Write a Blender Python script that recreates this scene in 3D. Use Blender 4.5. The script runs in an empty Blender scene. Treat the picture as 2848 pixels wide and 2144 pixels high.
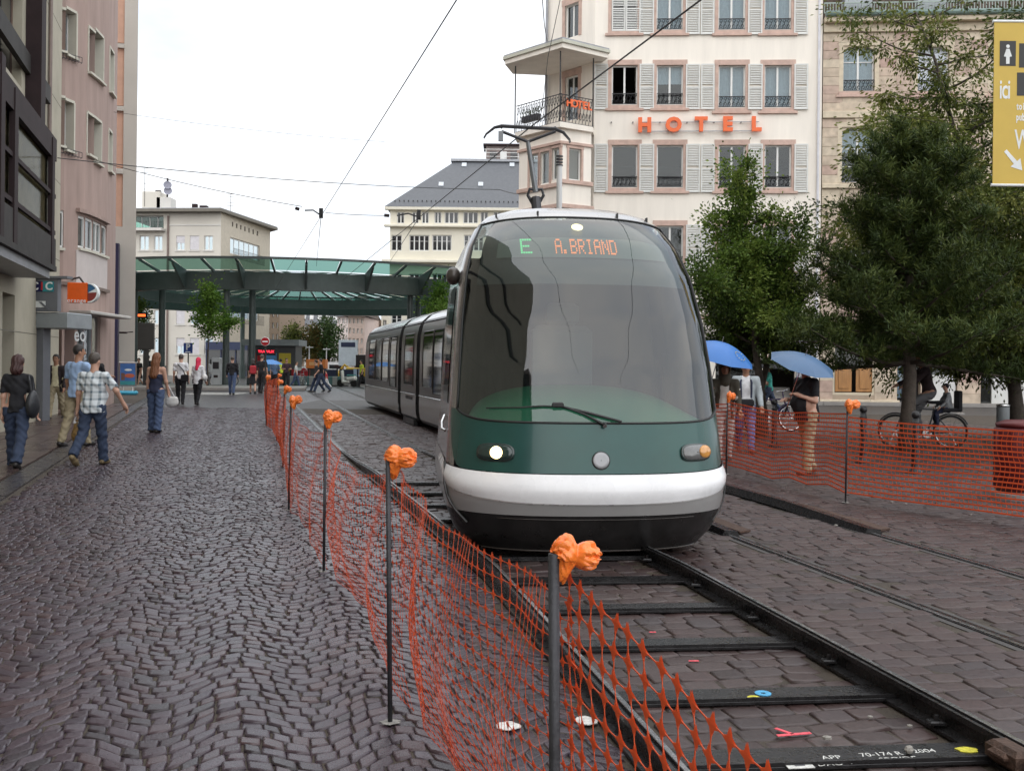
import bpy, math, random
import numpy as np
from mathutils import Vector, Matrix, noise as mnoise
R = math.radians
sc = bpy.context.scene
COL = sc.collection
random.seed(7); RNG = np.random.default_rng(7)

# ------------------------------------------------------------------ camera
F = 2750.0; CX = 1424.0; HZ = 1009.0; ROLL = 0.0105; CH = 1.62      # photo calibration (pixels of the 2848x2144 photograph)
cam = bpy.data.cameras.new('camera'); cam_o = bpy.data.objects.new('camera', cam); COL.objects.link(cam_o)
cam.sensor_width = 36.0; cam.lens = 36.0 * F / 2848.0
cam.shift_y = -(1072 - HZ) / 2848.0
cam.clip_start = 0.1; cam.clip_end = 3000
cam_o.location = (0, 0, CH); cam_o.rotation_euler = (math.pi / 2, -ROLL, 0)
sc.camera = cam_o

# ------------------------------------------------------------------ sky: thin broken overcast
SUN_EL, SUN_AZ = R(42), R(-172)          # sun high, behind the camera on its left
world = bpy.data.worlds.new('World'); sc.world = world; world.use_nodes = True
nt = world.node_tree; nt.nodes.clear()
def N(tree, typ, **kw):
    n = tree.nodes.new(typ)
    for k, v in kw.items():
        if k in n.inputs: n.inputs[k].default_value = v
        else: setattr(n, k, v)
    return n
wo = N(nt, 'ShaderNodeOutputWorld'); bg = N(nt, 'ShaderNodeBackground'); bg.inputs['Strength'].default_value = 0.1
sky = N(nt, 'ShaderNodeTexSky'); sky.sky_type = 'NISHITA'; sky.sun_disc = False
sky.sun_elevation = SUN_EL; sky.sun_rotation = SUN_AZ; sky.air_density = 1.0; sky.dust_density = 3.0
tc = N(nt, 'ShaderNodeTexCoord'); mp = N(nt, 'ShaderNodeMapping'); mp.inputs['Scale'].default_value = (1.0, 1.0, 2.6)
nz = N(nt, 'ShaderNodeTexNoise'); nz.inputs['Scale'].default_value = 2.2; nz.inputs['Detail'].default_value = 7; nz.inputs['Roughness'].default_value = 0.55
cr = N(nt, 'ShaderNodeValToRGB')
cr.color_ramp.elements[0].position = 0.3; cr.color_ramp.elements[0].color = (0.60, 0.685, 0.81, 1)
cr.color_ramp.elements[1].position = 0.66; cr.color_ramp.elements[1].color = (1.0, 1.0, 1.0, 1)
mul = N(nt, 'ShaderNodeVectorMath', operation='SCALE'); mul.inputs['Scale'].default_value = 8.4
mx = N(nt, 'ShaderNodeMix', data_type='RGBA'); mx.inputs['Factor'].default_value = 0.9
L = nt.links.new
L(tc.outputs['Generated'], mp.inputs['Vector']); L(mp.outputs['Vector'], nz.inputs['Vector']); L(nz.outputs['Fac'], cr.inputs['Fac'])
L(cr.outputs['Color'], mul.inputs[0]); L(sky.outputs['Color'], mx.inputs['A']); L(mul.outputs['Vector'], mx.inputs['B'])
L(mx.outputs['Result'], bg.inputs['Color']); L(bg.outputs['Background'], wo.inputs['Surface'])

sun = bpy.data.lights.new('sun', 'SUN'); sun.energy = 1.5; sun.angle = R(175); sun.color = (1.0, 0.97, 0.92)
sun_o = bpy.data.objects.new('sun', sun); COL.objects.link(sun_o)
_d = Vector((math.sin(SUN_AZ) * math.cos(SUN_EL), math.cos(SUN_AZ) * math.cos(SUN_EL), math.sin(SUN_EL)))
sun_o.rotation_euler = (-_d).to_track_quat('-Z', 'Y').to_euler()
sc.view_settings.view_transform = 'Standard'; sc.view_settings.look = 'None'
sc.view_settings.exposure = 0.90; sc.view_settings.gamma = 1.0; sc.view_settings.use_curve_mapping = False
sc.cycles.use_denoising = True
sc.cycles.max_bounces = 8; sc.cycles.transparent_max_bounces = 24; sc.cycles.glossy_bounces = 4; sc.cycles.transmission_bounces = 6
sc.cycles.caustics_reflective = False; sc.cycles.caustics_refractive = False

# ------------------------------------------------------------------ helpers
def hz(px): return HZ + ROLL * (px - CX)
def at(px, py, Y):                       # the place that the photograph shows at a pixel, at depth Y (metres)
    return Vector(((px - CX - ROLL * (HZ - py)) * Y / F, Y, CH - (py - hz(px)) * Y / F))
def gp(px, py, z=0.0):                   # the place on the ground (height z) at a pixel
    return at(px, py, (CH - z) * F / (py - hz(px)))

def node_mat(name):
    m = bpy.data.materials.new(name); m.use_nodes = True
    t = m.node_tree; b = t.nodes['Principled BSDF']
    return m, t, b
MATS = {}
def mat(name, col, rough=0.6, metal=0.0, var=0.12, vs=2.5, bump=0.0, bs=60.0, spec=0.5, coat=0.0, emit=None, es=1.0, trans=0.0, sub=0.0, rvar=0.0, streak=0.0):
    if name in MATS: return MATS[name]
    m, t, b = node_mat(name); L = t.links.new
    geo = N(t, 'ShaderNodeNewGeometry')
    if var > 0 or rvar > 0:
        n = N(t, 'ShaderNodeTexNoise'); n.inputs['Scale'].default_value = vs; n.inputs['Detail'].default_value = 6; n.inputs['Roughness'].default_value = 0.62
        if streak:
            mpn = N(t, 'ShaderNodeMapping'); mpn.inputs['Scale'].default_value = (1, 1, streak)
            L(geo.outputs['Position'], mpn.inputs['Vector']); L(mpn.outputs['Vector'], n.inputs['Vector'])
        else: L(geo.outputs['Position'], n.inputs['Vector'])
        mr = N(t, 'ShaderNodeMapRange'); mr.inputs['From Min'].default_value = 0.3; mr.inputs['From Max'].default_value = 0.7
        L(n.outputs['Fac'], mr.inputs['Value'])
        mix = N(t, 'ShaderNodeMix', data_type='RGBA')
        mix.inputs['A'].default_value = (*[c * (1 - var) for c in col], 1); mix.inputs['B'].default_value = (*[min(1, c * (1 + var)) for c in col], 1)
        L(mr.outputs['Result'], mix.inputs['Factor']); L(mix.outputs['Result'], b.inputs['Base Color'])
        if rvar > 0:
            m2 = N(t, 'ShaderNodeMapRange'); m2.inputs['To Min'].default_value = max(0.02, rough - rvar); m2.inputs['To Max'].default_value = min(1, rough + rvar)
            n2 = N(t, 'ShaderNodeTexNoise'); n2.inputs['Scale'].default_value = vs * 2.3; n2.inputs['Detail'].default_value = 5
            L(geo.outputs['Position'], n2.inputs['Vector'])
            m2.inputs['From Min'].default_value = 0.3; m2.inputs['From Max'].default_value = 0.7
            L(n2.outputs['Fac'], m2.inputs['Value']); L(m2.outputs['Result'], b.inputs['Roughness'])
    else: b.inputs['Base Color'].default_value = (*col, 1)
    if rvar <= 0: b.inputs['Roughness'].default_value = rough
    b.inputs['Metallic'].default_value = metal; b.inputs['Specular IOR Level'].default_value = spec
    b.inputs['Coat Weight'].default_value = coat; b.inputs['Coat Roughness'].default_value = 0.06
    if trans: b.inputs['Transmission Weight'].default_value = trans
    if emit: b.inputs['Emission Color'].default_value = (*emit, 1); b.inputs['Emission Strength'].default_value = es
    if bump > 0:
        nb = N(t, 'ShaderNodeTexNoise'); nb.inputs['Scale'].default_value = bs; nb.inputs['Detail'].default_value = 5
        L(geo.outputs['Position'], nb.inputs['Vector'])
        bp = N(t, 'ShaderNodeBump'); bp.inputs['Strength'].default_value = bump; bp.inputs['Distance'].default_value = 0.02
        L(nb.outputs['Fac'], bp.inputs['Height']); L(bp.outputs['Normal'], b.inputs['Normal'])
    MATS[name] = m
    return m

def glass_mat(name, tint=(0.75, 0.8, 0.8), ior=1.6, rough=0.02, refl=1.0, wob=0.0):
    if name in MATS: return MATS[name]
    m, t, b = node_mat(name); L = t.links.new; t.nodes.remove(b)
    out = t.nodes['Material Output']
    fr = N(t, 'ShaderNodeFresnel'); gb = N(t, 'ShaderNodeNewGeometry'); io = N(t, 'ShaderNodeMapRange')     # same mirror strength from either face of a thin pane
    io.inputs['To Min'].default_value = ior; io.inputs['To Max'].default_value = 1.0 / ior; L(gb.outputs['Backfacing'], io.inputs['Value']); L(io.outputs['Result'], fr.inputs['IOR'])
    tr = N(t, 'ShaderNodeBsdfTransparent'); tr.inputs['Color'].default_value = (*tint, 1)
    gl = N(t, 'ShaderNodeBsdfGlossy'); gl.inputs['Roughness'].default_value = rough; gl.inputs['Color'].default_value = (refl, refl, refl, 1)
    if wob:
        nb = N(t, 'ShaderNodeTexNoise'); nb.inputs['Scale'].default_value = 1.2
        geo = N(t, 'ShaderNodeNewGeometry'); L(geo.outputs['Position'], nb.inputs['Vector'])
        bp = N(t, 'ShaderNodeBump'); bp.inputs['Strength'].default_value = wob; bp.inputs['Distance'].default_value = 0.05
        L(nb.outputs['Fac'], bp.inputs['Height']); L(bp.outputs['Normal'], gl.inputs['Normal'])
    mxs = N(t, 'ShaderNodeMixShader')
    L(fr.outputs['Fac'], mxs.inputs['Fac']); L(tr.outputs['BSDF'], mxs.inputs[1]); L(gl.outputs['BSDF'], mxs.inputs[2]); L(mxs.outputs['Shader'], out.inputs['Surface'])
    MATS[name] = m
    return m

def emit_mat(name, col, s):
    return mat(name, tuple(c * 0.5 for c in col), emit=col, es=s, var=0, rough=0.4)

def tag(o, label=None, cat=None, group=None, kind=None):
    if label: o['label'] = label
    if cat: o['category'] = cat
    if group: o['group'] = group
    if kind: o['kind'] = kind
    return o
def thing(name, label, cat, loc=(0, 0, 0), rz=0.0, group=None):
    o = bpy.data.objects.new(name, None); COL.objects.link(o); o.empty_display_size = 0.2
    o.location = loc; o.rotation_euler = (0, 0, rz)
    return tag(o, label, cat, group)
def link(name, me, parent=None, loc=(0, 0, 0), rot=None, scale=None):
    o = bpy.data.objects.new(name, me); COL.objects.link(o); o.parent = parent; o.location = loc
    if rot is not None: o.rotation_euler = rot
    if scale is not None: o.scale = scale
    return o
def copy_tree(o, parent=None):
    c = o.copy(); COL.objects.link(c)
    if parent is not None: c.parent = parent
    for ch in list(o.children): copy_tree(ch, c)
    return c

class MB:
    """collects shapes; build() links them as ONE mesh object"""
    def __init__(s): s.v = []; s.f = []; s.m = []; s.T = None
    def add(s, vs, fs, mi=0):
        b = len(s.v)
        if s.T is not None: vs = [s.T @ Vector(v) for v in vs]
        s.v.extend([tuple(v) for v in vs]); s.f.extend([tuple(i + b for i in f) for f in fs]); s.m.extend([mi] * len(fs)); return s
    def box(s, x0, x1, y0, y1, z0, z1, mi=0, c=0.0):
        if c <= 0:
            return s.add([(x0, y0, z0), (x1, y0, z0), (x1, y1, z0), (x0, y1, z0), (x0, y0, z1), (x1, y0, z1), (x1, y1, z1), (x0, y1, z1)],
                         [(0, 3, 2, 1), (4, 5, 6, 7), (0, 1, 5, 4), (1, 2, 6, 5), (2, 3, 7, 6), (3, 0, 4, 7)], mi)
        rings = []
        for z, k in ((z0, c), (z0 + c, 0), (z1 - c, 0), (z1, c)):
            rings.append([(x0 + k, y0 + k, z), (x1 - k, y0 + k, z), (x1 - k, y1 - k, z), (x0 + k, y1 - k, z)])
        vs = [p for r in rings for p in r]; fs = [(3, 2, 1, 0), (12, 13, 14, 15)]
        for a in range(3):
            for i in range(4):
                j = (i + 1) % 4; fs.append((a * 4 + i, a * 4 + j, a * 4 + 4 + j, a * 4 + 4 + i))
        return s.add(vs, fs, mi)
    def tube(s, pts, r, n=8, mi=0, caps=True):
        pts = [Vector(p) for p in pts]; k = len(pts)
        rs = r if isinstance(r, (list, tuple)) else [r] * k
        vs = []; fs = []; prev = None
        for i, p in enumerate(pts):
            d = (pts[min(i + 1, k - 1)] - pts[max(i - 1, 0)]).normalized()
            if prev is None:
                up = Vector((0, 0, 1)) if abs(d.z) < 0.9 else Vector((1, 0, 0)); a = d.cross(up).normalized()
            else:
                a = (prev - d * prev.dot(d))
                a = a.normalized() if a.length > 1e-6 else d.orthogonal().normalized()
            prev = a; b = d.cross(a)
            for q in range(n):
                t = 2 * math.pi * q / n; vs.append(p + (a * math.cos(t) + b * math.sin(t)) * rs[i])
        for i in range(k - 1):
            for q in range(n):
                q2 = (q + 1) % n; fs.append((i * n + q, i * n + q2, (i + 1) * n + q2, (i + 1) * n + q))
        if caps: fs.append(tuple(range(n - 1, -1, -1))); fs.append(tuple((k - 1) * n + q for q in range(n)))
        return s.add(vs, fs, mi)
    def lathe(s, prof, c=(0, 0, 0), n=16, mi=0):
        vs = []; fs = []; k = len(prof)
        for r, z in prof:
            for q in range(n):
                t = 2 * math.pi * q / n; vs.append((c[0] + r * math.cos(t), c[1] + r * math.sin(t), c[2] + z))
        for i in range(k - 1):
            for q in range(n):
                q2 = (q + 1) % n; fs.append((i * n + q, i * n + q2, (i + 1) * n + q2, (i + 1) * n + q))
        fs.append(tuple(range(n - 1, -1, -1))); fs.append(tuple((k - 1) * n + q for q in range(n)))
        return s.add(vs, fs, mi)
    def prism(s, poly, z0, z1, mi=0):         # poly in xy
        n = len(poly); vs = [(x, y, z0) for x, y in poly] + [(x, y, z1) for x, y in poly]
        fs = [tuple(range(n - 1, -1, -1)), tuple(range(n, 2 * n))] + [(i, (i + 1) % n, n + (i + 1) % n, n + i) for i in range(n)]
        return s.add(vs, fs, mi)
    def slab(s, poly, y0, y1, mi=0):          # poly in xz, extruded along y
        n = len(poly); vs = [(x, y0, z) for x, z in poly] + [(x, y1, z) for x, z in poly]
        fs = [tuple(range(n)), tuple(range(2 * n - 1, n - 1, -1))] + [(i, n + i, n + (i + 1) % n, (i + 1) % n) for i in range(n)]
        return s.add(vs, fs, mi)
    def grid(s, P, mi=0, wrap=False):         # P[i][j] points
        a = len(P); b = len(P[0]); vs = [p for r in P for p in r]; fs = []
        for i in range(a - 1):
            for j in range(b if wrap else b - 1):
                j2 = (j + 1) % b; fs.append((i * b + j, i * b + j2, (i + 1) * b + j2, (i + 1) * b + j))
        return s.add(vs, fs, mi)
    def ball(s, c, r, n=10, mi=0):
        rr = (r, r, r) if not isinstance(r, (tuple, list)) else r; P = []
        for i in range(n // 2 + 1):
            ph = math.pi * i / (n // 2) ; k = max(math.sin(ph), 1e-3)
            P.append([(c[0] + rr[0] * k * math.cos(2 * math.pi * j / n), c[1] + rr[1] * k * math.sin(2 * math.pi * j / n), c[2] + rr[2] * math.cos(ph)) for j in range(n)])
        return s.grid(P, mi, True)
    def mesh(s, name, mats=None, smooth=False):
        me = bpy.data.meshes.new(name); me.from_pydata(s.v, [], s.f); me.update()
        for m in (mats if isinstance(mats, (list, tuple)) else [mats]):
            if m: me.materials.append(m)
        if any(s.m): me.polygons.foreach_set('material_index', s.m)
        if smooth: me.shade_smooth() if hasattr(me, 'shade_smooth') else me.polygons.foreach_set('use_smooth', [True] * len(me.polygons))
        return me
    def build(s, name, mats, parent=None, smooth=False, loc=(0, 0, 0), rot=None, angle=None):
        me = s.mesh(name, mats, smooth or angle is not None)
        if angle is not None: sharp_by_angle(me, angle)
        return link(name, me, parent, loc, rot)

def sharp_by_angle(me, deg):
    import bmesh
    bm = bmesh.new(); bm.from_mesh(me); c = math.cos(R(deg))
    bmesh.ops.recalc_face_normals(bm, faces=bm.faces)
    for e in bm.edges:
        if len(e.link_faces) == 2: e.smooth = e.link_faces[0].normal.dot(e.link_faces[1].normal) > c
    bm.to_mesh(me); bm.free()

def np_mesh(name, V, FQ, mats, smooth=False):
    """numpy vertices (n,3), faces (m,k) -> mesh"""
    V = np.asarray(V, np.float32); FQ = np.asarray(FQ, np.int32); k = FQ.shape[1]
    me = bpy.data.meshes.new(name); me.vertices.add(len(V)); me.vertices.foreach_set('co', V.ravel())
    me.loops.add(FQ.size); me.loops.foreach_set('vertex_index', FQ.ravel())
    me.polygons.add(len(FQ)); me.polygons.foreach_set('loop_start', np.arange(len(FQ), dtype=np.int32) * k)
    me.update(calc_edges=True); me.validate()
    for m in (mats if isinstance(mats, (list, tuple)) else [mats]): me.materials.append(m)
    me.polygons.foreach_set('use_smooth', [smooth] * len(me.polygons))
    return me

def text_mesh(txt, size, ext, m, offset=0.0, align='CENTER'):
    c = bpy.data.curves.new('t', 'FONT'); c.body = txt; c.size = size; c.extrude = ext; c.offset = offset; c.align_x = align; c.align_y = 'CENTER'; c.resolution_u = 3
    o = bpy.data.objects.new('t', c); COL.objects.link(o)
    dg = bpy.context.evaluated_depsgraph_get(); me = bpy.data.meshes.new_from_object(o.evaluated_get(dg))
    bpy.data.objects.remove(o); bpy.data.curves.remove(c)
    me.materials.clear(); me.materials.append(m); return me
UPRIGHT = (math.pi / 2, 0, 0)             # a flat text stood up to face -y
# ------------------------------------------------------------------ ground, paving, tracks
def sett_mat(name, cols, rough, rv):
    m, t, b = node_mat(name); L = t.links.new
    a = N(t, 'ShaderNodeAttribute'); a.attribute_name = 'rnd'
    cr = N(t, 'ShaderNodeValToRGB'); e = cr.color_ramp.elements
    e[0].position = 0; e[0].color = (*cols[0], 1); e[1].position = 1; e[1].color = (*cols[-1], 1)
    for i, c in enumerate(cols[1:-1]):
        x = e.new((i + 1) / (len(cols) - 1)); x.color = (*c, 1)
    L(a.outputs['Fac'], cr.inputs['Fac'])
    geo = N(t, 'ShaderNodeNewGeometry')
    n = N(t, 'ShaderNodeTexNoise'); n.inputs['Scale'].default_value = 38; n.inputs['Detail'].default_value = 6; n.inputs['Roughness'].default_value = 0.7
    big = N(t, 'ShaderNodeTexNoise'); big.inputs['Scale'].default_value = 0.55; big.inputs['Detail'].default_value = 3
    L(geo.outputs['Position'], n.inputs['Vector']); L(geo.outputs['Position'], big.inputs['Vector'])
    mr = N(t, 'ShaderNodeMapRange'); mr.inputs['From Min'].default_value = 0.3; mr.inputs['From Max'].default_value = 0.7; mr.inputs['To Min'].default_value = 0.7; mr.inputs['To Max'].default_value = 1.28
    L(n.outputs['Fac'], mr.inputs['Value'])
    vm = N(t, 'ShaderNodeVectorMath', operation='SCALE'); L(cr.outputs['Color'], vm.inputs[0]); L(mr.outputs['Result'], vm.inputs['Scale'])
    L(vm.outputs['Vector'], b.inputs['Base Color'])
    m2 = N(t, 'ShaderNodeMapRange'); m2.inputs['From Min'].default_value = 0.32; m2.inputs['From Max'].default_value = 0.68
    m2.inputs['To Min'].default_value = rough - rv; m2.inputs['To Max'].default_value = rough + rv
    ad = N(t, 'ShaderNodeMath', operation='ADD'); sb = N(t, 'ShaderNodeMath', operation='MULTIPLY'); sb.inputs[1].default_value = 0.5
    L(n.outputs['Fac'], ad.inputs[0]); L(big.outputs['Fac'], ad.inputs[1]); L(ad.outputs['Value'], sb.inputs[0]); L(sb.outputs['Value'], m2.inputs['Value']); L(m2.outputs['Result'], b.inputs['Roughness'])
    bp = N(t, 'ShaderNodeBump'); bp.inputs['Strength'].default_value = 0.35; bp.inputs['Distance'].default_value = 0.006
    L(n.outputs['Fac'], bp.inputs['Height']); L(bp.outputs['Normal'], b.inputs['Normal'])
    b.inputs['Specular IOR Level'].default_value = 0.5
    return m
M_cobble = sett_mat('wet_porphyry_cobble', [(0.02, 0.014, 0.018), (0.036, 0.023, 0.031), (0.05, 0.034, 0.044), (0.054, 0.03, 0.033), (0.034, 0.024, 0.034), (0.066, 0.05, 0.062)], 0.31, 0.14)
M_sett = sett_mat('brown_stone_sett', [(0.03, 0.019, 0.018), (0.05, 0.031, 0.029), (0.06, 0.04, 0.037), (0.052, 0.03, 0.028), (0.042, 0.03, 0.031), (0.072, 0.05, 0.046)], 0.46, 0.15)
M_slab = sett_mat('wet_red_paving_slab', [(0.0493, 0.0298, 0.0272), (0.0629, 0.0391, 0.0348), (0.0731, 0.0476, 0.0425), (0.0595, 0.0399, 0.0365)], 0.30, 0.14)
M_joint = mat('sandy_joint', (0.050, 0.038, 0.027), 0.8, var=0.35, vs=6, bump=0.5, bs=90)
M_far = mat('far_cobble_ground', (0.052, 0.043, 0.047), 0.36, var=0.3, vs=7, bump=0.9, bs=9, rvar=0.14)
M_gutter = mat('wet_gutter_stone', (0.045, 0.040, 0.042), 0.3, var=0.25, vs=4, bump=0.3, bs=30, rvar=0.1)

def patches(quads, name, m, parent, hmean=0.0, hj=0.004, tilt=0.02, cham=0.10, base=-0.03, nind=300, edge=0.006, round_=True):
    """setts from ground quads (n,4,2): the nearest nind as objects of their own, the rest as one part"""
    Q = np.asarray(quads, float); n = len(Q)
    if n == 0: return
    C = Q.mean(1); order = np.argsort(np.hypot(C[:, 0], C[:, 1])); Q = Q[order]; C = C[order]
    inview = (np.abs(C[:, 0]) < 0.54 * C[:, 1]) & (C[:, 1] > 3.85)
    order = np.concatenate([np.where(inview)[0], np.where(~inview)[0]]); Q = Q[order]; C = C[order]
    H = hmean + RNG.normal(0, hj, n); tx = RNG.normal(0, tilt, (n, 2))
    top = C[:, None] + (Q - C[:, None]) * (1 - cham)
    def zz(P): return H[:, None] + ((P - C[:, None]) * tx[:, None]).sum(2)
    inner = C[:, None] + (Q - C[:, None]) * (1 - cham) * .80
    rings = [np.dstack([Q, np.full(Q.shape[:2], base)]), np.dstack([C[:, None] + (Q - C[:, None]) * 0.985, zz(Q) - edge]), np.dstack([top, zz(top)]), np.dstack([inner, zz(inner) + .0004])]
    V = np.concatenate(rings, 1); nv = 16            # n,16,3
    fl = [(12, 13, 14, 15)]
    for a in range(3):
        for i in range(4):
            j = (i + 1) % 4; fl.append((a * 4 + i, a * 4 + j, a * 4 + 4 + j, a * 4 + 4 + i))
    fl = np.array(fl); rnd = RNG.random(n)
    k = min(nind, n)
    for i in range(k):
        me = np_mesh(name, V[i], fl, m, round_); at_ = me.attributes.new('rnd', 'FLOAT', 'FACE'); at_.data.foreach_set('value', [rnd[i]] * len(fl))
        link(name, me, parent)
    if n > k:
        VV = V[k:].reshape(-1, 3); FF = (fl[None] + (np.arange(n - k) * nv)[:, None, None]).reshape(-1, 4)
        me = np_mesh(name + '_field', VV, FF, m, round_); at_ = me.attributes.new('rnd', 'FLOAT', 'FACE'); at_.data.foreach_set('value', np.repeat(rnd[k:], len(fl)).astype(np.float32))
        o = link(name + '_field', me, parent); o['kind'] = 'stuff'

# lines on the ground, as x for a given depth y
def interp(pts):
    ys = [p[1] for p in pts]; xs = [p[0] for p in pts]
    return lambda y: np.interp(y, ys, xs)
rail_a = interp([(1.25, 0.6), (0.94, 2.2), (0.63, 3.74), (-0.13, 7.4), (-1.44, 12.1), (-2.53, 15.9), (-8.6, 38.7), (-12.4, 53.0), (-18, 76)])      # left rail of the tram's track
rail_b = interp([(2.66, 0.6), (2.36, 2.2), (2.07, 3.9), (1.31, 7.5), (0.02, 12.1), (-1.07, 15.9), (-7.1, 38.7), (-10.9, 53.0), (-16.5, 76)])
rail_c = interp([(4.3, 0.6), (3.0, 5.8), (2.2, 9.0), (-6.2, 42.6), (-16, 82)])
rail_d = interp([(5.78, 0.6), (4.48, 5.8), (3.68, 9.0), (-4.72, 42.6), (-14.5, 82)])
gut = lambda y: -2.42 - 0.305 * y                                            # the gutter between street and left pavement

g = MB(); g.add([(-500, -200, -0.024), (500, -200, -0.024), (500, 900, -0.024), (-500, 900, -0.024)], [(0, 1, 2, 3)])
ground = g.build('ground', M_joint); tag(ground, kind='structure')
# beyond the built setts the same ground goes on as a coarse cobble sheet
g = MB()
g.add([(-120, 33.6, -0.018), (120, 33.6, -0.018), (120, 300, -0.018), (-120, 300, -0.018)], [(0, 1, 2, 3)])
fg = g.build('far_street', M_far); tag(fg, kind='structure')
street = MB().add([(-30, -12, -0.011), (12, -12, -0.011), (12, 33.6, -0.011), (-30, 33.6, -0.011)], [(0, 1, 2, 3)]).build('street', M_joint); tag(street, kind='structure')
sq = MB().add([(-0.2, -12, -0.0085), (60, -12, -0.0085), (60, 33.6, -0.0085), (-6, 33.6, -0.0085), (-0.2, 8, -0.0085)], [(0, 1, 2, 3, 4)]).build('square_paving', M_joint); tag(sq, kind='structure')
pav = MB().add([(gut(-4) - 0.3, -4, 0.0), (gut(70) - 0.3, 70, 0.0), (-80, 70, 0.0), (-80, -4, 0.0)], [(0, 1, 2, 3)]).build('pavement', M_joint); tag(pav, kind='structure')

# fan-laid cobbles of the street
sd = np.array([-0.275, 1.0]); sd /= np.hypot(*sd); su = np.array([sd[1], -sd[0]])
def uv2xy(u, v): return u * su[0] + v * sd[0], u * su[1] + v * sd[1]
quads = []
Wb, rh, sag = 0.68, 0.088, 0.225
def arc(u, kk): return kk * rh - sag * .5 * (1 - math.cos(2 * math.pi * u / Wb)) + 0.05 * math.sin(u * 1.3 + kk * .021) + 0.02 * math.sin(u * 3.1 + kk * .11)
for k in range(20, 402):
    u = -13.0 + random.uniform(0, .12)
    while u < 5.0:
        w = 0.093 * random.uniform(0.75, 1.3) if random.random() > .03 else 0.15; ul, ur = u + .0028, u + w - .0028; u += w; g_ = 0.0028
        um = 0.5 * (ul + ur); xm, ym = uv2xy(um, arc(um, k + 0.5))
        if ym < 2.6 or ym > 33.5 or xm < gut(ym) + 0.16 or xm > rail_a(ym) - 0.10 or abs(xm) > 0.64 * ym + 1.5: continue
        q = [uv2xy(ul, arc(ul, k) + g_), uv2xy(ur, arc(ur, k) + g_), uv2xy(ur, arc(ur, k + 1) - g_), uv2xy(ul, arc(ul, k + 1) - g_)]
        quads.append([(x + random.uniform(-.007, .007), y + random.uniform(-.007, .007)) for x, y in q])
patches(quads, 'cobble', M_cobble, street, hj=0.003, tilt=0.035, cham=0.12, edge=0.006)

# straight-laid setts of the square and between the rails
quads = []
sd2 = np.array([-0.235, 1.0]); sd2 /= np.hypot(*sd2); su2 = np.array([sd2[1], -sd2[0]])
rw, rl = 0.135, 0.19
for k in range(16, 265):
    v0 = k * rw; u = -9.0 + random.uniform(0, .2)
    while u < 19:
        w = rl * random.uniform(0.72, 1.22); a, b_ = u + 0.0035, u + w - 0.0035; u += w
        um = 0.5 * (a + b_); vm = v0 + rw / 2; x = um * su2[0] + vm * sd2[0]; y = um * su2[1] + vm * sd2[1]
        if y < 2.6 or y > 30 or x > 0.66 * y + 1.4 or x < rail_a(y) + 0.10: continue
        if min(abs(x - rail_b(y)), abs(x - rail_c(y)), abs(x - rail_d(y))) < 0.115: continue
        q = [(a, v0 + .0035), (b_, v0 + .0035), (b_, v0 + rw - .0035), (a, v0 + rw - .0035)]
        q = [(uu + random.uniform(-.006, .006), vv + random.uniform(-.006, .006)) for uu, vv in q]
        quads.append([(uu * su2[0] + vv * sd2[0], uu * su2[1] + vv * sd2[1]) for uu, vv in q])
patches(quads, 'paving_sett', M_sett, sq, hj=0.003, tilt=0.03, cham=0.10, edge=0.006)

# slabs of the left pavement (slightly raised), a gutter of long stones
quads = []
for i in range(0, 90):
    for j in range(1, 40):
        v0, u0 = i * 0.42, -j * 0.42 - 0.28 - 2.33
        q = [(u0 + .004, v0 + .004), (u0 + .416, v0 + .004), (u0 + .416, v0 + .416), (u0 + .004, v0 + .416)]
        d3 = np.array([-0.305, 1.0]); d3 /= np.hypot(*d3); u3 = np.array([d3[1], -d3[0]])
        q = [(uu * u3[0] + vv * d3[0], uu * u3[1] + vv * d3[1]) for uu, vv in q]
        cx, cy = q[0]
        if cy < 3 or cy > 40 or cx < -0.66 * cy - 1: continue
        quads.append(q)
patches(quads, 'paving_slab', M_slab, pav, hmean=0.026, hj=0.0015, tilt=0.004, cham=0.02, base=0.0, edge=0.003, round_=False)
gm = MB(); y = -2.0; gi = 0
while y < 46:
    y2 = y + 0.9
    p = [(gut(y + .01) - 0.27, y + .01), (gut(y + .01) + 0.06, y + .01), (gut(y2) + 0.06, y2), (gut(y2) - 0.27, y2)]
    link('gutter_stone', MB().prism(p, -0.03, 0.012 + random.uniform(-.003, .003)).mesh('gutter_stone', M_gutter), pav)
    y = y2

# ------------------------------------------------------------------ rails
M_rail = mat('black_oily_rail_steel', (0.022, 0.021, 0.022), 0.28, metal=0.35, var=0.4, vs=9, rvar=0.12, bump=0.15, bs=60)
M_rtop = mat('worn_rail_head', (0.36, 0.36, 0.37), 0.22, metal=0.8, var=0.25, vs=20, rvar=0.08)
M_rust = mat('rusty_clamp', (0.07, 0.04, 0.028), 0.7, metal=0.3, var=0.5, vs=30, bump=0.4, bs=80)
M_strip = mat('concrete_rail_strip', (0.055, 0.05, 0.048), 0.6, var=0.3, vs=5, bump=0.2, bs=40)
def swept(fn, y0, y1, step, prof, mi=0, mb=None, z=lambda y: 0.0):
    """profile (dx,z) swept along the line x=fn(y)"""
    mb = mb or MB(); ys = np.arange(y0, y1 + step * .5, step); n = len(prof); P = []
    for y in ys: P.append([(float(fn(y)) + dx, y, zz + z(y)) for dx, zz in prof])
    mb.grid(P, mi, True)
    mb.add(P[0], [tuple(range(n))], mi); mb.add(P[-1], [tuple(range(n - 1, -1, -1))], mi)
    return mb
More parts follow.
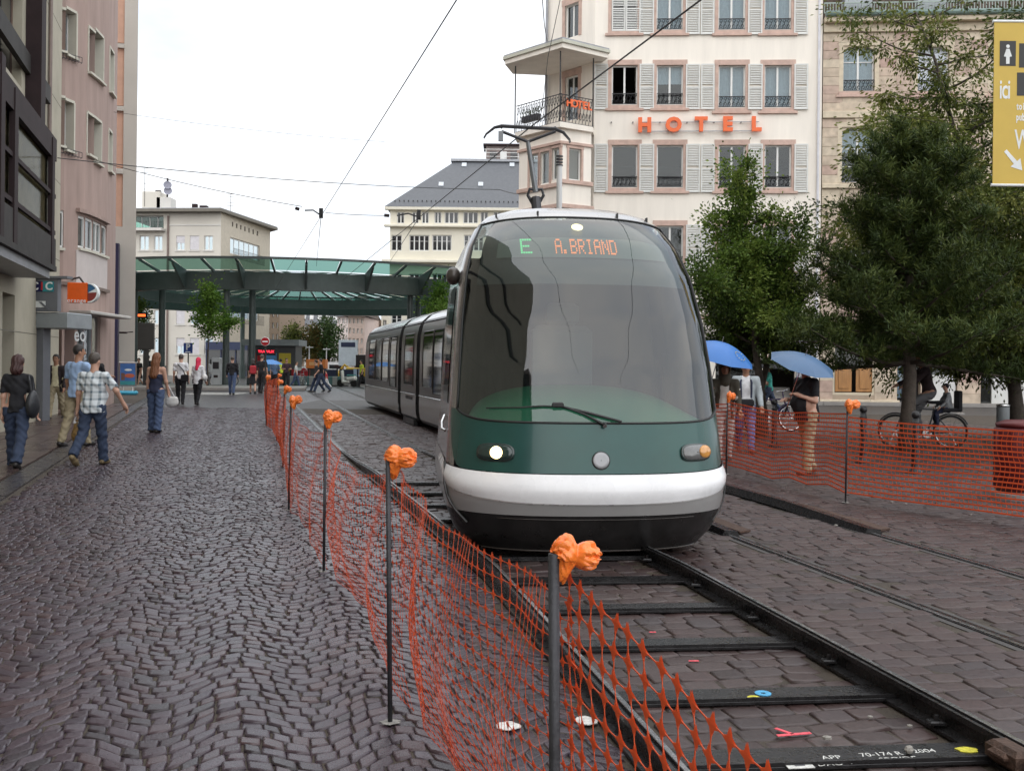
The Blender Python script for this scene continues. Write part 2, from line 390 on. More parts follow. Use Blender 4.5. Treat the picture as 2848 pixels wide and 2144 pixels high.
# raised temporary track in front of and under the tram
tt = thing('temporary_track', 'black raised temporary tram track with steel cross ties lying on the setts', 'track')
prof_raised = [(-.07, 0.004), (.07, 0.004), (.07, .018), (.012, .026), (.012, .078), (.034, .088), (.034, .114), (.008, .114), (.004, .099), (-.012, .099), (-.016, .114), (-.034, .114), (-.034, .088), (-.012, .078), (-.012, .026), (-.07, .018)]
for fn in (rail_a, rail_b):
    r_ = swept(fn, 1.2, 17.8, 0.25, prof_raised, 0, z=lambda y: -0.10 * float(np.clip((y - 13.5) / 4.0, 0, 1))).build('rail', [M_rail], tt)
    swept(lambda y, fn=fn: fn(y) + .022, 1.2, 17.2, 0.25, [(-.013, .1145), (.012, .1145), (.010, .1165), (-.011, .1165)], 0, z=lambda y: -0.10 * float(np.clip((y - 13.5) / 4.0, 0, 1))).build('running_surface', [M_rtop], r_)
ties = [2.3, 3.15, 3.98, 4.72, 5.6, 6.42, 7.25, 8.1, 9.0, 10.0, 11.0, 12.0, 13.0]
tie_m = MB().box(-0.72, 0.72, -0.095, 0.095, 0.004, 0.026, c=0.005).box(-0.72, 0.72, -0.094, -0.082, 0.025, 0.040).mesh('tie', M_rail)
for y in ties:
    a = Vector((rail_a(y), y, 0.0)); b = Vector((rail_b(y + .15), y + .15, 0.0)); c = (a + b) / 2
    t_ = link('cross_tie', tie_m, tt, c, (0, 0, math.atan2(b.y - a.y, b.x - a.x)))
for fn, s in ((rail_a, 1), (rail_b, -1)):
    for y in np.arange(1.7, 12, 0.9):
        x = float(fn(y)); m_ = MB().box(-.035, .035, -.025, .025, .03, .052, c=.006).tube([(0, 0, .05), (0.0, 0.0, .075)], .011, 6)
        m_.build('rail_clip', M_rail, tt, loc=(x + s * 0.06, y, 0))
for y in (3.55, 3.95):
    x = float(rail_b(y)); MB().box(-.05, .05, -.09, .09, .03, .118, c=.02).box(-.07, .02, -.05, .05, .06, .10, c=.015).build('joint_plate', M_rust, tt, loc=(x - .05, y, 0), rot=(0, 0, .2))
# embedded grooved rails
for fn, y0, y1, nm, lab in ((rail_a, 17.8, 76, 'embedded_rail', 'flush left rail curving away beside the orange net fence'),
                       (rail_b, 17.8, 76, 'embedded_rail', 'flush rail running back between the net fence and the tram'),
                       (rail_c, 0.8, 82, 'embedded_rail', 'dark grooved rail in the setts nearest right of the temporary track'),
                       (rail_d, 0.8, 82, 'embedded_rail', 'shiny grooved rail along the right net fence')):
    t_ = thing(nm, lab, 'rail', group='tram rails set in the paving')
    swept(fn, y0, y1, 0.5, [(-.105, -.015), (.105, -.015), (.105, -.003), (-.105, -.003)]).build('concrete_bed', M_strip, t_)
    swept(fn, y0, y1, 0.5, [(-.05, -.004), (.05, -.004), (.05, .003), (-.05, .003)]).build('rail_base', M_rail, t_)
    swept(lambda y: fn(y) - .022, y0, y1, 0.5, [(-.013, .006), (.013, .006), (.011, .011), (-.011, .011)]).build('rail_head', M_rtop, t_)
# raised ramp pieces of the crossover on the right track
rp = thing('track_ramp', 'raised black ramp rails of the crossover right of the tram', 'track')
for fn, y0, y1 in ((rail_d, 9.6, 14.5), (rail_c, 9.4, 13.0)):
    swept(lambda y: fn(y), y0, y1, 0.2, [(-.10, .0), (.10, .0), (.06, .075), (-.06, .085)], z=lambda y: 0.02 + 0.05 * float(np.clip((y - y0) / 1.5, 0, 1)) - 0.055).build('ramp_rail', M_rail, rp)
    MB().prism([(float(fn(y0 + .1)) + .13, y0 + .1), (float(fn(y0 + 1.9)) + .13, y0 + 1.9), (float(fn(y0 + 1.9)) + .34, y0 + 1.9), (float(fn(y0 + .1)) + .26, y0 + .2)], 0.006, 0.024).build('guide_plate', M_rust, rp)
# survey paint and small litter on the ground
M_pk = mat('pink_spray_paint', (0.75, 0.10, 0.13), 0.7, var=0.3, vs=60); M_bl = mat('blue_spray_paint', (0.08, 0.35, 0.6), 0.7, var=0.3, vs=60)
M_ye = mat('yellow_spray_paint', (0.6, 0.55, 0.05), 0.7, var=0.4, vs=60); M_wp = mat('white_mark_paint', (0.6, 0.6, 0.57), 0.6, var=0.35, vs=50)
def mark(name, label, px, py, m, polys, z, rz=0.0):
    p = gp(px, py, z); o = MB()
    for poly in polys: o.prism(poly, 0, 0.0035)
    ob = o.build(name, m, loc=(p.x, p.y, z), rot=(0, 0, rz)); tag(ob, label, 'paint mark')
def strip(x0, y0, x1, y1, w):
    d = Vector((x1 - x0, y1 - y0)); n = Vector((-d.y, d.x)).normalized() * w / 2
    return [(x0 + n.x, y0 + n.y), (x0 - n.x, y0 - n.y), (x1 - n.x, y1 - n.y), (x1 + n.x, y1 + n.y)]
def ring(r0, r1, n=14): return [[(r0 * math.cos(2 * math.pi * i / n), r0 * math.sin(2 * math.pi * i / n)), (r1 * math.cos(2 * math.pi * i / n), r1 * math.sin(2 * math.pi * i / n)), (r1 * math.cos(2 * math.pi * (i + 1) / n), r1 * math.sin(2 * math.pi * (i + 1) / n)), (r0 * math.cos(2 * math.pi * (i + 1) / n), r0 * math.sin(2 * math.pi * (i + 1) / n))] for i in range(n)]
mark('spray_mark', 'pink sprayed T mark on the setts between the near ties', 2205, 2042, M_pk, [strip(-.075, -.01, .085, .01, .018), strip(-.05, .075, .0, .0, .018)], 0.008, 0.1)
mark('spray_mark', 'small pink dash on the setts two ties from the tram', 1928, 1838, M_pk, [strip(-.025, 0, .03, .003, .014)], 0.008)
mark('spray_mark', 'tiny pink dash on the setts near the tram front', 1815, 1758, M_pk, [strip(-.02, 0, .02, .003, .012)], 0.008)
mark('spray_ring', 'blue sprayed ring on a black cross tie', 2122, 1928, M_bl, ring(.013, .04), 0.0265)
mark('spray_ring', 'yellow sprayed ring beside the blue one on a cross tie', 2097, 1941, M_ye, ring(.016, .033), 0.0265)
mark('spray_mark', 'yellow sprayed patch at the right end of the nearest tie', 2690, 2085, M_ye, [[(.045 * math.cos(a) * (1 + .2 * math.sin(5 * a)), .03 * math.sin(a)) for a in np.linspace(0, 6.0, 12)]], 0.0265)
pp = gp(2222, 2128, .026); o = thing('paper_label', 'white printed paper label stuck on the nearest cross tie', 'label', (pp.x, pp.y, .0265), 0.12)
MB().box(-.055, .055, -.03, .03, 0, .003).build('sheet', M_wp, o); MB().box(-.02, .022, -.012, .016, .0032, .0042).build('grey_print', mat('grey_print', (.12, .12, .13), .6), o)
for row, words_ in enumerate(((('APP', 2312, 2106), ('70-174 R', 2450, 2097), ('2004', 2570, 2088)), (('DAO', 2308, 2124), ('COULEE', 2410, 2117), ('SPOIDE', 2500, 2110)))):
    lt = thing('stencil_lettering', ('upper' if row == 0 else 'lower') + ' row of white stencil lettering on the nearest cross tie', 'lettering')
    for txt, px, py in words_:
        p = gp(px, py, .026); link('word', text_mesh(txt, 0.05, 0.0004, M_wp), lt, (p.x, p.y, .0272), (0, 0, 0.14))['kind'] = 'stuff'
for px, py, r, lab in ((1412, 2020, .055, 'pale round paint spot on the cobbles behind the net'), (1632, 2005, .055, 'pale round paint spot right of the nearest post')):
    p = gp(px, py, .006); k = [(r * math.cos(a) * random.uniform(.8, 1.1), r * math.sin(a) * random.uniform(.8, 1.1)) for a in np.linspace(0, 6.0, 16)]
    o = MB().prism(k, 0, .004).build('paint_spot', M_wp, loc=(p.x, p.y, .007)); tag(o, lab, 'paint mark')
for i, (px, py, pl) in enumerate(((1900, 1690, 'on the second tie from the tram'), (2300, 2050, 'right of the pink T mark'), (2420, 1990, 'midway between the two nearest ties'), (2530, 2015, 'above the lettered tie by the near rail'), (2325, 1460, 'beside the ramp plate'), (2520, 1400, 'below the right fence near its middle post'), (2700, 1430, 'at the foot of the right net'), (2480, 1395, 'nearest to the right fence post foot'))):
    p = gp(px, py, 0.02); s = random.uniform(.012, .024)
    k = MB().ball((0, 0, 0), (s, s * .7, s * .45), 6).build('pebble', mat('pale_pebble', (.26, .245, .22), .8, var=.3, vs=80), loc=(p.x, p.y, .012 + s * .3))
    tag(k, 'small pale pebble ' + pl, 'pebble', 'loose pebbles by the rails')
p = gp(2528, 2090, .035); k = MB().ball((0, 0, .018), (.02, .017, .018), 8).ball((.004, .002, .026), (.012, .011, .01), 6).build('pale_stone', mat('pale_pebble', (.42, .40, .37), .7), loc=(p.x, p.y, .0265)); tag(k, 'round pale stone lying on the lettered cross tie', 'stone')
# ------------------------------------------------------------------ buildings
class Facade:
    """a vertical plane; px,py of the photograph map to local (x along, z up)"""
    def __init__(s, a, b):
        s.o = Vector((a[0], a[1], 0)); s.u = Vector((b[0] - a[0], b[1] - a[1], 0)); s.len = s.u.length; s.u.normalize()
        s.n = Vector((-s.u.y, s.u.x, 0)); s.rz = math.atan2(s.u.y, s.u.x)
    def shifted(s, d):
        return Facade(s.o + s.n * d, s.o + s.n * d + s.u * s.len)
    def uv(s, px, py):
        d = Vector(((px - CX - ROLL * (HZ - py)) / F, 1, -(py - hz(px)) / F)); c = Vector((0, 0, CH))
        t = (s.o - c).dot(s.n) / d.dot(s.n); p = c + d * t
        return (p - s.o).dot(s.u), p.z
    def rect(s, x0, y0, x1, y1):
        xm, ym = (x0 + x1) / 2, (y0 + y1) / 2
        return s.uv(x0, ym)[0], s.uv(x1, ym)[0], s.uv(xm, y1)[1], s.uv(xm, y0)[1]
    def w(s, x, z, y=0.0): return s.o + s.u * x + s.n * y + Vector((0, 0, z))
def put(name, me, root, fac, x, z, y=0.0):
    p = fac.w(x, z, y) - root.location
    return link(name, me, root, p, (0, 0, fac.rz))
def wall(root, fac, x0, x1, z0, z1, holes, m, reveal=0.22, name='wall', mi_reveal=None, thick=0.3):
    xs = sorted(set([x0, x1] + [v for h in holes for v in h[:2] if x0 < v < x1])); zs = sorted(set([z0, z1] + [v for h in holes for v in h[2:4] if z0 < v < z1]))
    mb = MB()
    for i in range(len(xs) - 1):
        for j in range(len(zs) - 1):
            cx, cz = (xs[i] + xs[i + 1]) / 2, (zs[j] + zs[j + 1]) / 2
            if any(h[0] < cx < h[1] and h[2] < cz < h[3] for h in holes): continue
            mb.add([(xs[i], 0, zs[j]), (xs[i + 1], 0, zs[j]), (xs[i + 1], 0, zs[j + 1]), (xs[i], 0, zs[j + 1])], [(0, 1, 2, 3)])
    for a, b, c, d in [h[:4] for h in holes]:
        for q in ([(a, 0, c), (a, 0, d), (a, reveal, d), (a, reveal, c)], [(b, 0, d), (b, 0, c), (b, reveal, c), (b, reveal, d)],
                  [(a, 0, d), (b, 0, d), (b, reveal, d), (a, reveal, d)], [(b, 0, c), (a, 0, c), (a, reveal, c), (b, reveal, c)]): mb.add(q, [(0, 1, 2, 3)])
    return put(name, mb.mesh(name, m), root, fac, 0, 0)
CACHE = {}
def cached(key, fn):
    if key not in CACHE: CACHE[key] = fn()
    return CACHE[key]
M_pane = glass_mat('window_glass', (0.72, 0.77, 0.78), 1.5, 0.02, 1.0, 0.25)
M_paned = mat('dark_window_glass', (0.02, 0.022, 0.025), 0.06, var=0.0, spec=0.7)
M_wfr = mat('white_window_frame', (0.72, 0.72, 0.70), 0.4, var=0.05)
M_cur = mat('white_curtain', (0.62, 0.66, 0.72), 0.9, var=0.08, vs=8)
M_iron = mat('black_wrought_iron', (0.02, 0.02, 0.023), 0.5, var=0.2)
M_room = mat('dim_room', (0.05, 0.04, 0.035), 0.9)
def frame_mesh(w, h, nx=2, bars=(), t=0.06, d=0.05, y=0.12, m=None):
    mb = MB(); mb.box(0, w, y, y + d, 0, t).box(0, w, y, y + d, h - t, h).box(0, t, y + .001, y + d - .001, t, h - t).box(w - t, w, y + .001, y + d - .001, t, h - t)
    for i in range(1, nx): x = w * i / nx; mb.box(x - t * .65, x + t * .65, y - .005, y + d - .005, t, h - t)
    for k in bars: mb.box(t, w - t, y + .008, y + d - .008, h * k - .016, h * k + .016)
    return mb.mesh('frame', m or M_wfr)
def rail_mesh(w, h, scroll=True, r=0.011):
    mb = MB(); mb.box(0, w, -.02, .02, h - .03, h).box(0, w, -.012, .012, .0, .025)
    n = max(3, int(w / .16)); s = w / n
    for i in range(n):
        x = (i + .5) * s
        if scroll:
            for sg in (1, -1):
                pts = [(x + sg * s * .42 * math.cos(a) * (1 - a / 9), 0, h * (.5 + sg * .24) + h * .20 * math.sin(a) * (1 - a / 9)) for a in np.linspace(0, 5.6, 11)]
                mb.tube(pts, r, 4)
            mb.tube([(x - s / 2, 0, 0.02), (x, 0, h * .5), (x + s / 2, 0, h - .02)], r, 4)
        else: mb.tube([(x, 0, 0), (x, 0, h)], r, 4)
    return mb.mesh('railing', M_iron)
def shutter_mesh(w, h, m):
    mb = MB(); t = .055; mb.box(0, t, 0, .04, 0, h).box(w - t, w, 0, .04, 0, h)
    for z in (0, h * .47, h - t): mb.box(t, w - t, .0015, .0385, z, z + t * 1.1)
    n = int(h / .075)
    for i in range(n):
        z = t * 1.1 + i * (h - t * 2) / n
        if abs(z - h * .5) < .06: continue
        mb.add([(t, .006, z), (w - t, .006, z), (w - t, .034, z + .045), (t, .034, z + .045), (t, .012, z - .004), (w - t, .012, z - .004), (w - t, .038, z + .040), (t, .038, z + .040)], [(0, 1, 2, 3), (7, 6, 5, 4), (0, 4, 5, 1), (3, 2, 6, 7)])
    return mb.mesh('shutter', m)
def curtain_mesh(w, h, y=.24):
    n = 24; P = [[(w * i / n, y + .02 * math.sin(i * 2.1), z) for i in range(n + 1)] for z in (0, h)]
    return MB().grid(P).mesh('curtain', M_cur, True)
def window(root, fac, x0, x1, z0, z1, nx=2, bars=(), surround=None, sw=.14, sill=None, rail=0, curtain=0, pane=None, name='window', y=.12, fm=None, lintel=.22, open_leaf=False, ft=.06, arch=None):
    w, h = round(x1 - x0, 3), round(z1 - z0, 3); key = (round(w, 2), round(h, 2)); pane = pane or M_pane
    wo_ = put(name, cached(('f', key, nx, bars, y, fm, ft), lambda: frame_mesh(w, h, nx, bars, t=ft, y=y, m=fm)), root, fac, x0, z0)
    n_ = nx
    pm_ = cached(('p', key, nx, pane.name, y), lambda: MB().box(.02, w / n_ - .02, y + .02, y + .026, .03, h - .03).mesh('pane', pane))
    for i in range(n_):
        if open_leaf and i == 0: link('pane', pm_, wo_, (0.02, y + .02, 0), (0, 0, R(70)))
        elif open_leaf and i == n_ - 1: link('pane', pm_, wo_, (w - .02 - (w / n_) * .3, y - .0, 0), (0, 0, R(-25)))
        else: link('pane', pm_, wo_, (w * i / n_, 0, 0))
    if curtain: link('curtain', cached(('c', key, curtain), lambda: curtain_mesh(w, h * curtain)), wo_, (0, 0, h * (1 - curtain) if curtain < 1 else 0))
    if surround:
        link('surround', cached(('s', key, sw, surround.name, lintel), lambda: MB().box(-sw, 0, -.03, .06, -.02, h).box(w, w + sw, -.03, .06, -.02, h).box(-sw - .03, w + sw + .03, -.036, .06, h, h + lintel).mesh('surround', surround)), wo_)
    if sill: link('sill', cached(('l', key, sw, sill.name), lambda: MB().box(-sw, w + sw, -.045, .10, -.16, -.02).box(-sw - .12, w + sw + .12, -.10, .0, -.26, -.16).mesh('sill', sill)), wo_)
    if rail: link('railing', cached(('r', key, rail), lambda: rail_mesh(w - .04, rail)), wo_, (.02, -.0 if y > .05 else -.05, .02))
    return wo_
def roof_box(root, pts, z0, z1, m, name='roof'):
    loc = root.location; return MB().prism([(p[0] - loc.x, p[1] - loc.y) for p in pts], z0, z1).build(name, m, root)
def poly_walls(root, pts, z0, z1, m, name='side_wall'):
    loc = root.location; mb = MB()
    for a, b in zip(pts[:-1], pts[1:]): mb.add([(a[0] - loc.x, a[1] - loc.y, z0), (b[0] - loc.x, b[1] - loc.y, z0), (b[0] - loc.x, b[1] - loc.y, z1), (a[0] - loc.x, a[1] - loc.y, z1)], [(0, 1, 2, 3)])
    return mb.build(name, m, root)

# ---- hotel
M_hw = mat('cream_hotel_render', (0.84, 0.785, 0.705), 0.85, var=0.07, vs=2.2, bump=0.05, bs=30, streak=.12)
M_pk_st = mat('pink_sandstone_trim', (0.53, 0.38, 0.32), 0.85, var=0.16, vs=4, bump=0.1)
M_shut = mat('white_shutter_paint', (0.66, 0.665, 0.64), 0.55, var=0.06)
HA, HB = (3.40, 42.2), (12.92, 41.6)
hf = Facade(HA, HB)
hotel = thing('hotel', 'cream corner hotel with white louvred shutters and pink stone window frames', 'hotel', (8.0, 43.0, 0))
WX = [(1701, 1773), (1826, 1900), (1998, 2073), (2126, 2201)]
ROWS = [(-40, 84), (182, 292), (404, 522), (628, 744)]
holes = []; wins = []
for r_, (y0, y1) in enumerate(ROWS):
    for c_, (a, b) in enumerate(WX):
        yy1 = y1 + (8 if r_ == 1 and c_ > 1 else 0); h = hf.rect(a, y0, b, yy1); holes.append(h); wins.append((r_, c_, h))
gx = [hf.rect(2140, 985, 2212, 1118), hf.rect(1990, 980, 2105, 1060)]
gx = [(gx[0][0], gx[0][1], 0.0, 3.0), (gx[1][0], gx[1][1], .9, 3.0), (hf.uv(1700, 1000)[0], hf.uv(1880, 1000)[0], .9, 3.0)]
wall(hotel, hf, 0, hf.len, 0, 21.5, holes + gx, M_hw)
for r_, c_, h in wins:
    if r_ == 0 and c_ == 0: cu = 0
    else: cu = {0: 1, 1: (0 if c_ < 1 else (.45 if c_ == 1 else 1)), 2: 0, 3: 0}[r_]
    window(hotel, hf, *h, nx=1 if (r_ == 2 and c_ < 2) else 2, surround=M_pk_st, sill=M_pk_st, rail=.46, curtain=cu, open_leaf=(r_ == 1 and c_ == 0))
SH = [(1653, 1690), (1778, 1819), (1907, 1946), (1949, 1986), (2080, 2120), (2208, 2246)]
for r_, (y0, y1) in enumerate(ROWS):
    for a, b in SH:
        h = hf.rect(a, y0 - 2, b, y1 + 14); w_, h_ = round(h[1] - h[0], 2), round(h[3] - h[2], 2)
        if r_ == 0 and a == 1653: continue
        so = put('shutter', cached(('sh', w_, h_), lambda: shutter_mesh(w_, h_, M_shut)), hotel, hf, h[0], h[2], -.085 - random.uniform(0, .01))
        so.rotation_euler[2] += random.uniform(-.03, .03)
    if r_ == 0:
        for a, b in ((1702, 1740), (1741, 1787)):
            h = hf.rect(a, y0, b, y1 + 4); w_, h_ = round(h[1] - h[0], 2), round(h[3] - h[2], 2)
            put('shutter', cached(('sh', w_, h_), lambda: shutter_mesh(w_, h_, M_shut)), hotel, hf, h[0], h[2], -.05)
# chamfered corner, sides, roof
CA = (1.45, 44.3); hc = Facade(CA, HA)
ch = [hc.rect(1572, 12, 1610, 104), hc.rect(1572, 212, 1608, 335)]
wall(hotel, hc, 0, hc.len, 0, 21.5, ch, M_hw, name='corner_wall')
for h in ch: window(hotel, hc, *h, nx=2, surround=M_pk_st, sw=.16, rail=0, curtain=0, lintel=.28)
MB().tube([(CA[0] - 8.0 - .05, CA[1] - 43.0 - .1, 8), (CA[0] - 8.05, CA[1] - 43.1, 21)], .06, 8).build('downpipe', mat('grey_zinc', (.30, .31, .33), .5, metal=.4, var=.15), hotel)
MB().tube([(HB[0] - 8.0 - .16, HB[1] - 43.0 - .08, 0), (HB[0] - 8.16, HB[1] - 43.08, 21)], .055, 8).build('downpipe', mat('pale_downpipe', (.62, .62, .66), .45, var=.1), hotel)
back = [HB, (14.5, 62), (3.2, 62), CA]
poly_walls(hotel, back, 0, 21.5, M_hw)
roof_box(hotel, [HA, HB, (14.5, 62), (3.2, 62), CA], 21.5, 22.0, mat('grey_zinc', (.30, .31, .33)))
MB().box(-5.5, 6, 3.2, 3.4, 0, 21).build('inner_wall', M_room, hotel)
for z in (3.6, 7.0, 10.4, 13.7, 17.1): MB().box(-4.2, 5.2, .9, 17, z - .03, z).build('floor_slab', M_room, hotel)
MB().box(0, hf.len - .25, -.05, .0, 3.55, 3.75).build('string_course', M_pk_st, hotel, loc=hf.w(0, 0) - hotel.location, rot=(0, 0, hf.rz))
# oriel with balcony on top
OA, OB, OC = (0.22, 42.9), (1.92, 41.0), (3.25, 41.72)
oz0, oz1 = 8.1, 11.35
foL, foR = Facade(OA, OB), Facade(OB, OC)
hl = [foL.rect(a, y0, b, y1) for a, b, y0, y1 in ((1473, 1497, 428, 520), (1503, 1528, 422, 512), (1535, 1556, 412, 500))]
hr = [foR.rect(1582, 414, 1616, 502)]
wall(hotel, foL, 0, foL.len, oz0, oz1, hl, M_hw, name='oriel_wall'); wall(hotel, foR, 0, foR.len, oz0, oz1, hr, M_hw, name='oriel_wall')
for f_, hs in ((foL, hl), (foR, hr)):
    za_, zb_ = min(h[2] for h in hs), max(h[3] for h in hs)
    for h in hs: window(hotel, f_, h[0], h[1], za_ if f_ is foR else h[2], h[3], nx=1, pane=M_pane, y=.10, surround=M_pk_st, sw=.10, lintel=.12)
    put('oriel_cornice', MB().box(-.05, f_.len + .05, -.09, .12, zb_ + .13, zb_ + .24).mesh('oriel_cornice', M_pk_st), hotel, f_, 0, 0)
    put('oriel_sill', MB().box(-.05, f_.len + .05, -.10, .1, za_ - .18, za_ - .02).mesh('oriel_sill', M_pk_st), hotel, f_, 0, 0)
    put('oriel_base', MB().box(-.1, f_.len + .1, -.10, .2, oz0 - .02, oz0 + .14).mesh('oriel_base', M_pk_st), hotel, f_, 0, 0)
roof_box(hotel, [OA, OB, OC, HA, CA], oz0 - .5, oz0 - .02, M_hw, 'oriel_floor')
bal = [(OA[0] - .2, OA[1] - .1), (OB[0] - .05, OB[1] - .3), (OC[0] + .05, OC[1] - .12), (HA[0], HA[1] - .02), (CA[0], CA[1] - .02), (OA[0] - .1, OA[1] + .9)]
roof_box(hotel, bal, oz1, oz1 + .22, M_hw, 'balcony_floor')
can = [(OA[0] - .75, OA[1] - .25), (OB[0] + .0, OB[1] - .85), (OC[0] + .75, OC[1] - .15), (HA[0] + .4, HA[1] - .02), (CA[0], CA[1] - .02), (OA[0] - .4, OA[1] + 1.2)]
zc = at(1570, 118, OB[1]).z
M_can = mat('grey_green_canopy_paint', (.50, .50, .42), .6, var=.1)
roof_box(hotel, can, zc - .25, zc - .12, M_can, 'balcony_canopy'); roof_box(hotel, [(x + (1.8 - x) * .04, y + (43 - y) * .04) for x, y in can], zc - .45, zc - .25, mat('cream_hotel_render', (.8, .7, .6)), 'canopy_cornice')
roof_box(hotel, [(x - (x - 1.8) * .02, y) for x, y in can], zc - .12, zc - .06, mat('grey_zinc', (.3, .3, .3)), 'canopy_roof')
for f_ in (Facade(bal[0], bal[1]), Facade(bal[1], bal[2])):
    put('balcony_railing', rail_mesh(f_.len, 1.15, True, .016), hotel, f_, 0, oz1 + .24, .08)
for p in (bal[0], bal[1], bal[2]):
    MB().tube([(p[0] - 8, p[1] - 43 + .08, oz1 + .2), (p[0] - 8, p[1] - 43 + .08, zc - .4)], .028, 8).build('balcony_post', M_iron, hotel)
fb = Facade(bal[0], bal[1])
M_leaf = mat('green_pot_plant', (.04, .07, .025), .6, var=.4, vs=20)
pb = thing('planter_box', 'dark planter box with straggly plants on the balcony railing', 'planter', fb.w(.25, oz1 + .62, .25), fb.rz)
MB().box(0, 1.0, -.12, .12, 0, .25, c=.02).build('box', mat('dark_planter', (.05, .05, .06), .6), pb)
mb = MB()
for i in range(160):
    x, y, z = random.uniform(-.1, 1.1), random.uniform(-.2, .2), random.uniform(.2, .5); a = random.uniform(0, 6)
    mb.add([(x, y, z), (x + .05 * math.cos(a), y + .05 * math.sin(a), z + .03), (x + .02, y, z + .09)], [(0, 1, 2)])
mb.build('foliage', M_leaf, pb)['kind'] = 'stuff'
M_orl = mat('orange_sign_plastic', (0.80, 0.13, 0.018), 0.35, var=0.06); M_orl_d = mat('orange_sign_return', (0.40, 0.08, 0.025), 0.5)
hs = thing('hotel_sign', 'big spaced orange HOTEL letters on two thin rails across the facade', 'sign', hf.w(0, 0, -.12), hf.rz)
for chx, px, py in (('H', 1792, 354), ('O', 1872, 353), ('T', 1948, 352), ('E', 2021, 351), ('L', 2100, 351)):
    x, z = hf.uv(px, py); link('letter', text_mesh(chx, .80, .07, M_orl, .042), hs, (x, -.10, z), UPRIGHT)
xa, xb = hf.uv(1640, 345)[0], hf.uv(2110, 345)[0]
for py in (342, 367): MB().box(hf.uv(1785, 345)[0], xb, 0.0, .03, -.015, .015).build('rail', mat('grey_zinc', (.3, .3, .3)), hs, loc=(0, 0, hf.uv(1900, py)[1]))
for px in (1700, 1760, 1835, 1910, 1985, 2060): MB().box(-.02, .02, 0, .11, -.02, .02).build('bracket', M_iron, hs, loc=(hf.uv(px, 342)[0], 0, hf.uv(px, 342)[1]))
s2 = thing('balcony_sign', 'small orange HOTEL sign fixed on the corner balcony railing', 'sign', (0, 0, 0))
f2 = Facade(bal[1], bal[2]).shifted(-.12); x, z = f2.uv(1612, 293); s2.location = f2.w(x, z); s2.rotation_euler = (0, 0, f2.rz)
for i, c_ in enumerate('HOTEL'): link('letter', text_mesh(c_, .44, .03, M_orl, .012), s2, ((i - 2) * .26, 0, 0), UPRIGHT)
MB().box(-.6, .6, .04, .07, -.02, .02).build('rail', M_iron, s2)
# ground floor: doorway with steps, pillars, lit lamp
dx0, dx1 = gx[0][0], gx[0][1]
for k in range(4): put('step', MB().box(dx0, dx1, .1 + .32 * k, 2.0, .17 * k, .17 * k + .165).mesh('step', mat('grey_stone_step', (.22, .21, .20), .7)), hotel, hf, 0, 0)
put('pilaster', MB().box(dx1 + .02, dx1 + .42, -.12, .2, 0, 3.3).mesh('pilaster', mat('grey_pilaster', (.30, .31, .34), .6, var=.1)), hotel, hf, 0, 0)
put('shop_window', MB().box(gx[1][0] + .05, gx[1][1] - .05, .15, .17, .95, 2.95).mesh('shop_window', M_pane), hotel, hf, 0, 0)
put('shop_window', MB().box(gx[2][0] + .05, gx[2][1] - .05, .15, .17, .95, 2.95).mesh('shop_window', M_pane), hotel, hf, 0, 0)
lp = at(2147, 981, 41.4); wl = thing('wall_lamp', 'small lit orange lamp beside the dark hotel doorway', 'lamp', lp)
MB().ball((0, 0, 0), .09, 10).build('globe', emit_mat('warm_lamp', (1, .5, .15), 4), wl, smooth=True); MB().tube([(0, .1, .12), (0, .28, .12), (0, .5, .1)], .02, 6).build('arm', M_iron, wl)

# ---- sandstone town house right of the hotel
M_ss = mat('sandstone_joint_bed', (0.36, 0.29, 0.22), 0.9, var=0.15, vs=2)
def block_mat():
    m, t, b = node_mat('sandstone_block'); L = t.links.new
    oi = N(t, 'ShaderNodeObjectInfo'); cr = N(t, 'ShaderNodeValToRGB'); e = cr.color_ramp.elements
    e[0].color = (.50, .41, .32, 1); e[1].color = (.60, .52, .40, 1); e[0].position = 0; e[1].position = 1
    for p_, c in ((.25, (.57, .49, .38)), (.5, (.45, .32, .27)), (.62, (.60, .51, .39)), (.8, (.42, .30, .255))): x = e.new(p_); x.color = (*c, 1)
    geo = N(t, 'ShaderNodeNewGeometry'); n = N(t, 'ShaderNodeTexNoise'); n.inputs['Scale'].default_value = 3.5; n.inputs['Detail'].default_value = 7
    mr = N(t, 'ShaderNodeMapRange'); mr.inputs['From Min'].default_value = .3; mr.inputs['From Max'].default_value = .7; mr.inputs['To Min'].default_value = .78; mr.inputs['To Max'].default_value = 1.15
    L(geo.outputs['Position'], n.inputs['Vector']); L(n.outputs['Fac'], mr.inputs['Value']); L(oi.outputs['Random'], cr.inputs['Fac'])
    vm = N(t, 'ShaderNodeVectorMath', operation='SCALE'); L(cr.outputs['Color'], vm.inputs[0]); L(mr.outputs['Result'], vm.inputs['Scale']); L(vm.outputs['Vector'], b.inputs['Base Color'])
    b.inputs['Roughness'].default_value = .88; return m
M_blk = block_mat()
SA, SB = (12.98, 41.7), (26.0, 40.75)
sf = Facade(SA, SB)
house = thing('sandstone_house', 'pink and buff sandstone town house with arched windows and mansard roof', 'house', (19, 43, 0))
up = [sf.rect(a, 128, b, 254) for a, b in ((2345, 2433), (2552, 2640), (2760, 2848))]
lo = [sf.rect(a, 354, b, 508) for a, b in ((2341, 2433), (2549, 2640), (2757, 2848))]
z_top = sf.uv(2400, 92)[1]
gr = [(sf.uv(2316, 1060)[0], sf.uv(2432, 1060)[0], .42, 3.2), (sf.uv(2495, 1060)[0], sf.uv(2560, 1060)[0], .05, 3.1), (sf.uv(2570, 1060)[0], sf.uv(2662, 1060)[0], .05, 3.1), (sf.uv(2727, 1060)[0], sf.uv(2727, 1060)[0] + 4.2, .05, 3.1)]
